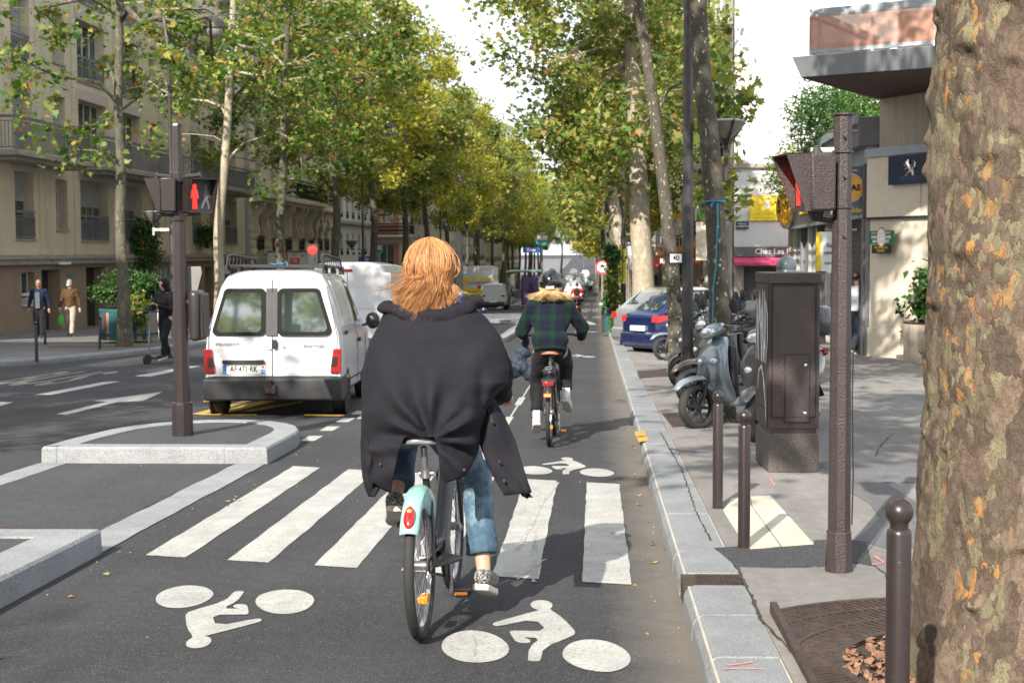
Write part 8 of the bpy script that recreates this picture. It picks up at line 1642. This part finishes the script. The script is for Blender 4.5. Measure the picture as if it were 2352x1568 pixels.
q, pp = ped(92, 776, 'bald man in open blue jacket and black trousers walking on the far left pavement', PI+.1, cloth('jacket_blue', (.010, .018, .05)), m_jb, m_blkp, m_skin2, None, grip=False)
mb = MB(); mb.loft([[(-.07, .15, z), (.07, .15, z), (.06, .172, z), (-.06, .172, z)] for z in (.88, 1.1, 1.35)]); mb.build('sweater_front', cloth('sweater_grey', (.09, .10, .11)), q)
q, pp = ped(163, 773, 'person in brown jacket, beige trousers and pale blue face mask', PI-.1, cloth('jacket_olive_brown', (.075, .042, .014)), cloth('trousers_beige', (.34, .29, .24)), m_ink, m_skin, M('hair_grey', (.18, .17, .16), .7), grip=False)
mb = MB(); mb.ell((0, .115, 1.56), (.055, .03, .04)); mb.build('face_mask', M('mask_blue', (.35, .55, .62), .8), q)
t = thing('carrier_bag', 'bright green plastic carrier bag held by the person in the brown jacket', 'bag', (pp.x-.30, pp.y-.02, pp.z+.40)); mb = MB(); mb.ell((0, 0, .1), (.10, .06, .16)); mb.ell((0, 0, .3), (.03, .02, .14)); remesh(mb, .012, 3, M('plastic_green', (.08, .55, .05), .5), 'bag_body', t, disp=lambda q: noise.noise(q*22)*.02)
m_wj = cloth('jeans_white', (.62, .62, .64)); ped(361, 771, 'person in blue top and white jeans walking away behind the scooter rider', .3, cloth('top_blue', (.02, .04, .25)), m_wj, m_wlet, m_skin, m_hairD, hairshape='long', grip=False)
ped(345, 768, 'person with dark bag behind the painted planter', -.4, cloth('jacket_mauve', (.12, .08, .10)), m_dk, m_blkp, m_skin, m_hairD, grip=False)
Js = walk(.0, 0); Js.update(anL=(-.06, .12, .18), toL=(-.06, .27, .15), anR=(.06, -.12, .18), toR=(.06, .03, .15), knL=(-.09, .12, .57), knR=(.09, .0, .56), wrL=(-.12, .34, 1.22), elL=(-.26, .08, 1.12), wrR=(.24, .42, 1.08), elR=(.28, .12, 1.12), hdL=(.2, 1, .6), hdR=(0, 1, 0), pel=(0, 0, 1.0), ch=(0, .01, 1.31), nk=(0, .01, 1.52), hd=(0, .05, 1.66), shL=(-.18, 0, 1.45), shR=(.18, 0, 1.45), hpL=(-.09, 0, .95), hpR=(.09, 0, .95))
p_ = gp(382, 833, 0); m_bk = cloth('clothes_black', (.012, .012, .014)); q = figure('person', 'hooded person all in black riding an electric kick scooter and looking at a phone', p_, PI-.5, Js, m_bk, m_bk, m_blkp, m_skin, .014, hairm=m_bk, hairshape='hood', headpitch=-.3)
t = thing('kick_scooter', 'grey electric kick scooter under the hooded person', 'kick scooter', p_, PI-.5, tilt=False); mb = MB(); mb.box((-.08, -.35, .10), (.08, .35, .14)); mb.build('deck', m_blkp, t, .01); mb = MB(); mb.tube([(0, .36, .13), (0, .5, .2), (0, .42, 1.1)], .022, 10); mb.build('stem', M('scooter_tube_grey', (.16, .18, .18), .4, .4), t); mb = MB(); mb.tube([(-.24, .42, 1.1), (.24, .42, 1.1)], .016, 8); mb.build('handlebar', m_blkp, t)
for y in (-.42, .54): mb = MB(); mb.lathe([(.07, -.025), (.105, -.025), (.11, 0), (.105, .025), (.07, .025)], (0, y, .11), 20, axis='x'); mb.build('wheel', m_tyre, t)
t = thing('phone', 'dark phone in the hand of the hooded scooter rider', 'phone', p_); hp_ = Matrix.Rotation(PI-.5, 3, 'Z')@Vector((-.10, .44, 1.30)); mb = MB(); mb.box((-.035, -.006, -.07), (.035, .006, .07)); o = mb.build('case', m_ink, t, .003); o.location = hp_
figure('person', 'person in white shirt stepping into the garage shop entrance', (5.62, 31.0, gz(31)+.118), -.9, walk(), cloth('shirt_white', (.65, .67, .72)), m_dk, m_ink, m_skin2, .018, hairm=m_hairD, grip=False)
figure('person', 'dark haired passer by seen between the trees behind the parked cars', (3.05, 41, gz(41)+.118), 1.3, walk(), m_dk, m_dk, m_blkp, m_skin2, .018, hairm=m_hairD, grip=False)
figure('person', 'person in pale blue clothes standing by the kerb beyond the round sign', (.75, 108, gz(108)+.118), 1.2, walk(), cloth('shirt_pale_blue', (.45, .6, .75)), cloth('trousers_pale', (.5, .6, .68)), m_wlet, m_skin, .025, hairm=m_hairD, grip=False)
figure('person', 'person in orange jacket near the far end of the right pavement', (1.0, 140, gz(140)+.118), .2, walk(), cloth('jacket_orange', (.7, .2, .03)), m_dk, m_blkp, m_skin, .03, hairm=m_hairD, grip=False)
fp = figure('person', 'distant pedestrian in a white top crossing at the far end of the avenue', (-.4, 170, gz(170)), .3, walk(), MATS['lettering_white'], m_dk, m_blkp, m_skin, .03, hairm=m_hairD, grip=False, group='distant pedestrians')
for i, (x, y) in enumerate(((-3.3, 186), (-1.2, 205), (1.1, 160), (1.4, 195), (-5.6, 165), (1.2, 125), (-6.4, 190), (-8.8, 118))): dup(fp, (x, y, gz(y)+(.12 if x > .5 else 0)), i*1.1, 'tiny distant pedestrian in a white top far down the avenue', 'distant pedestrians')
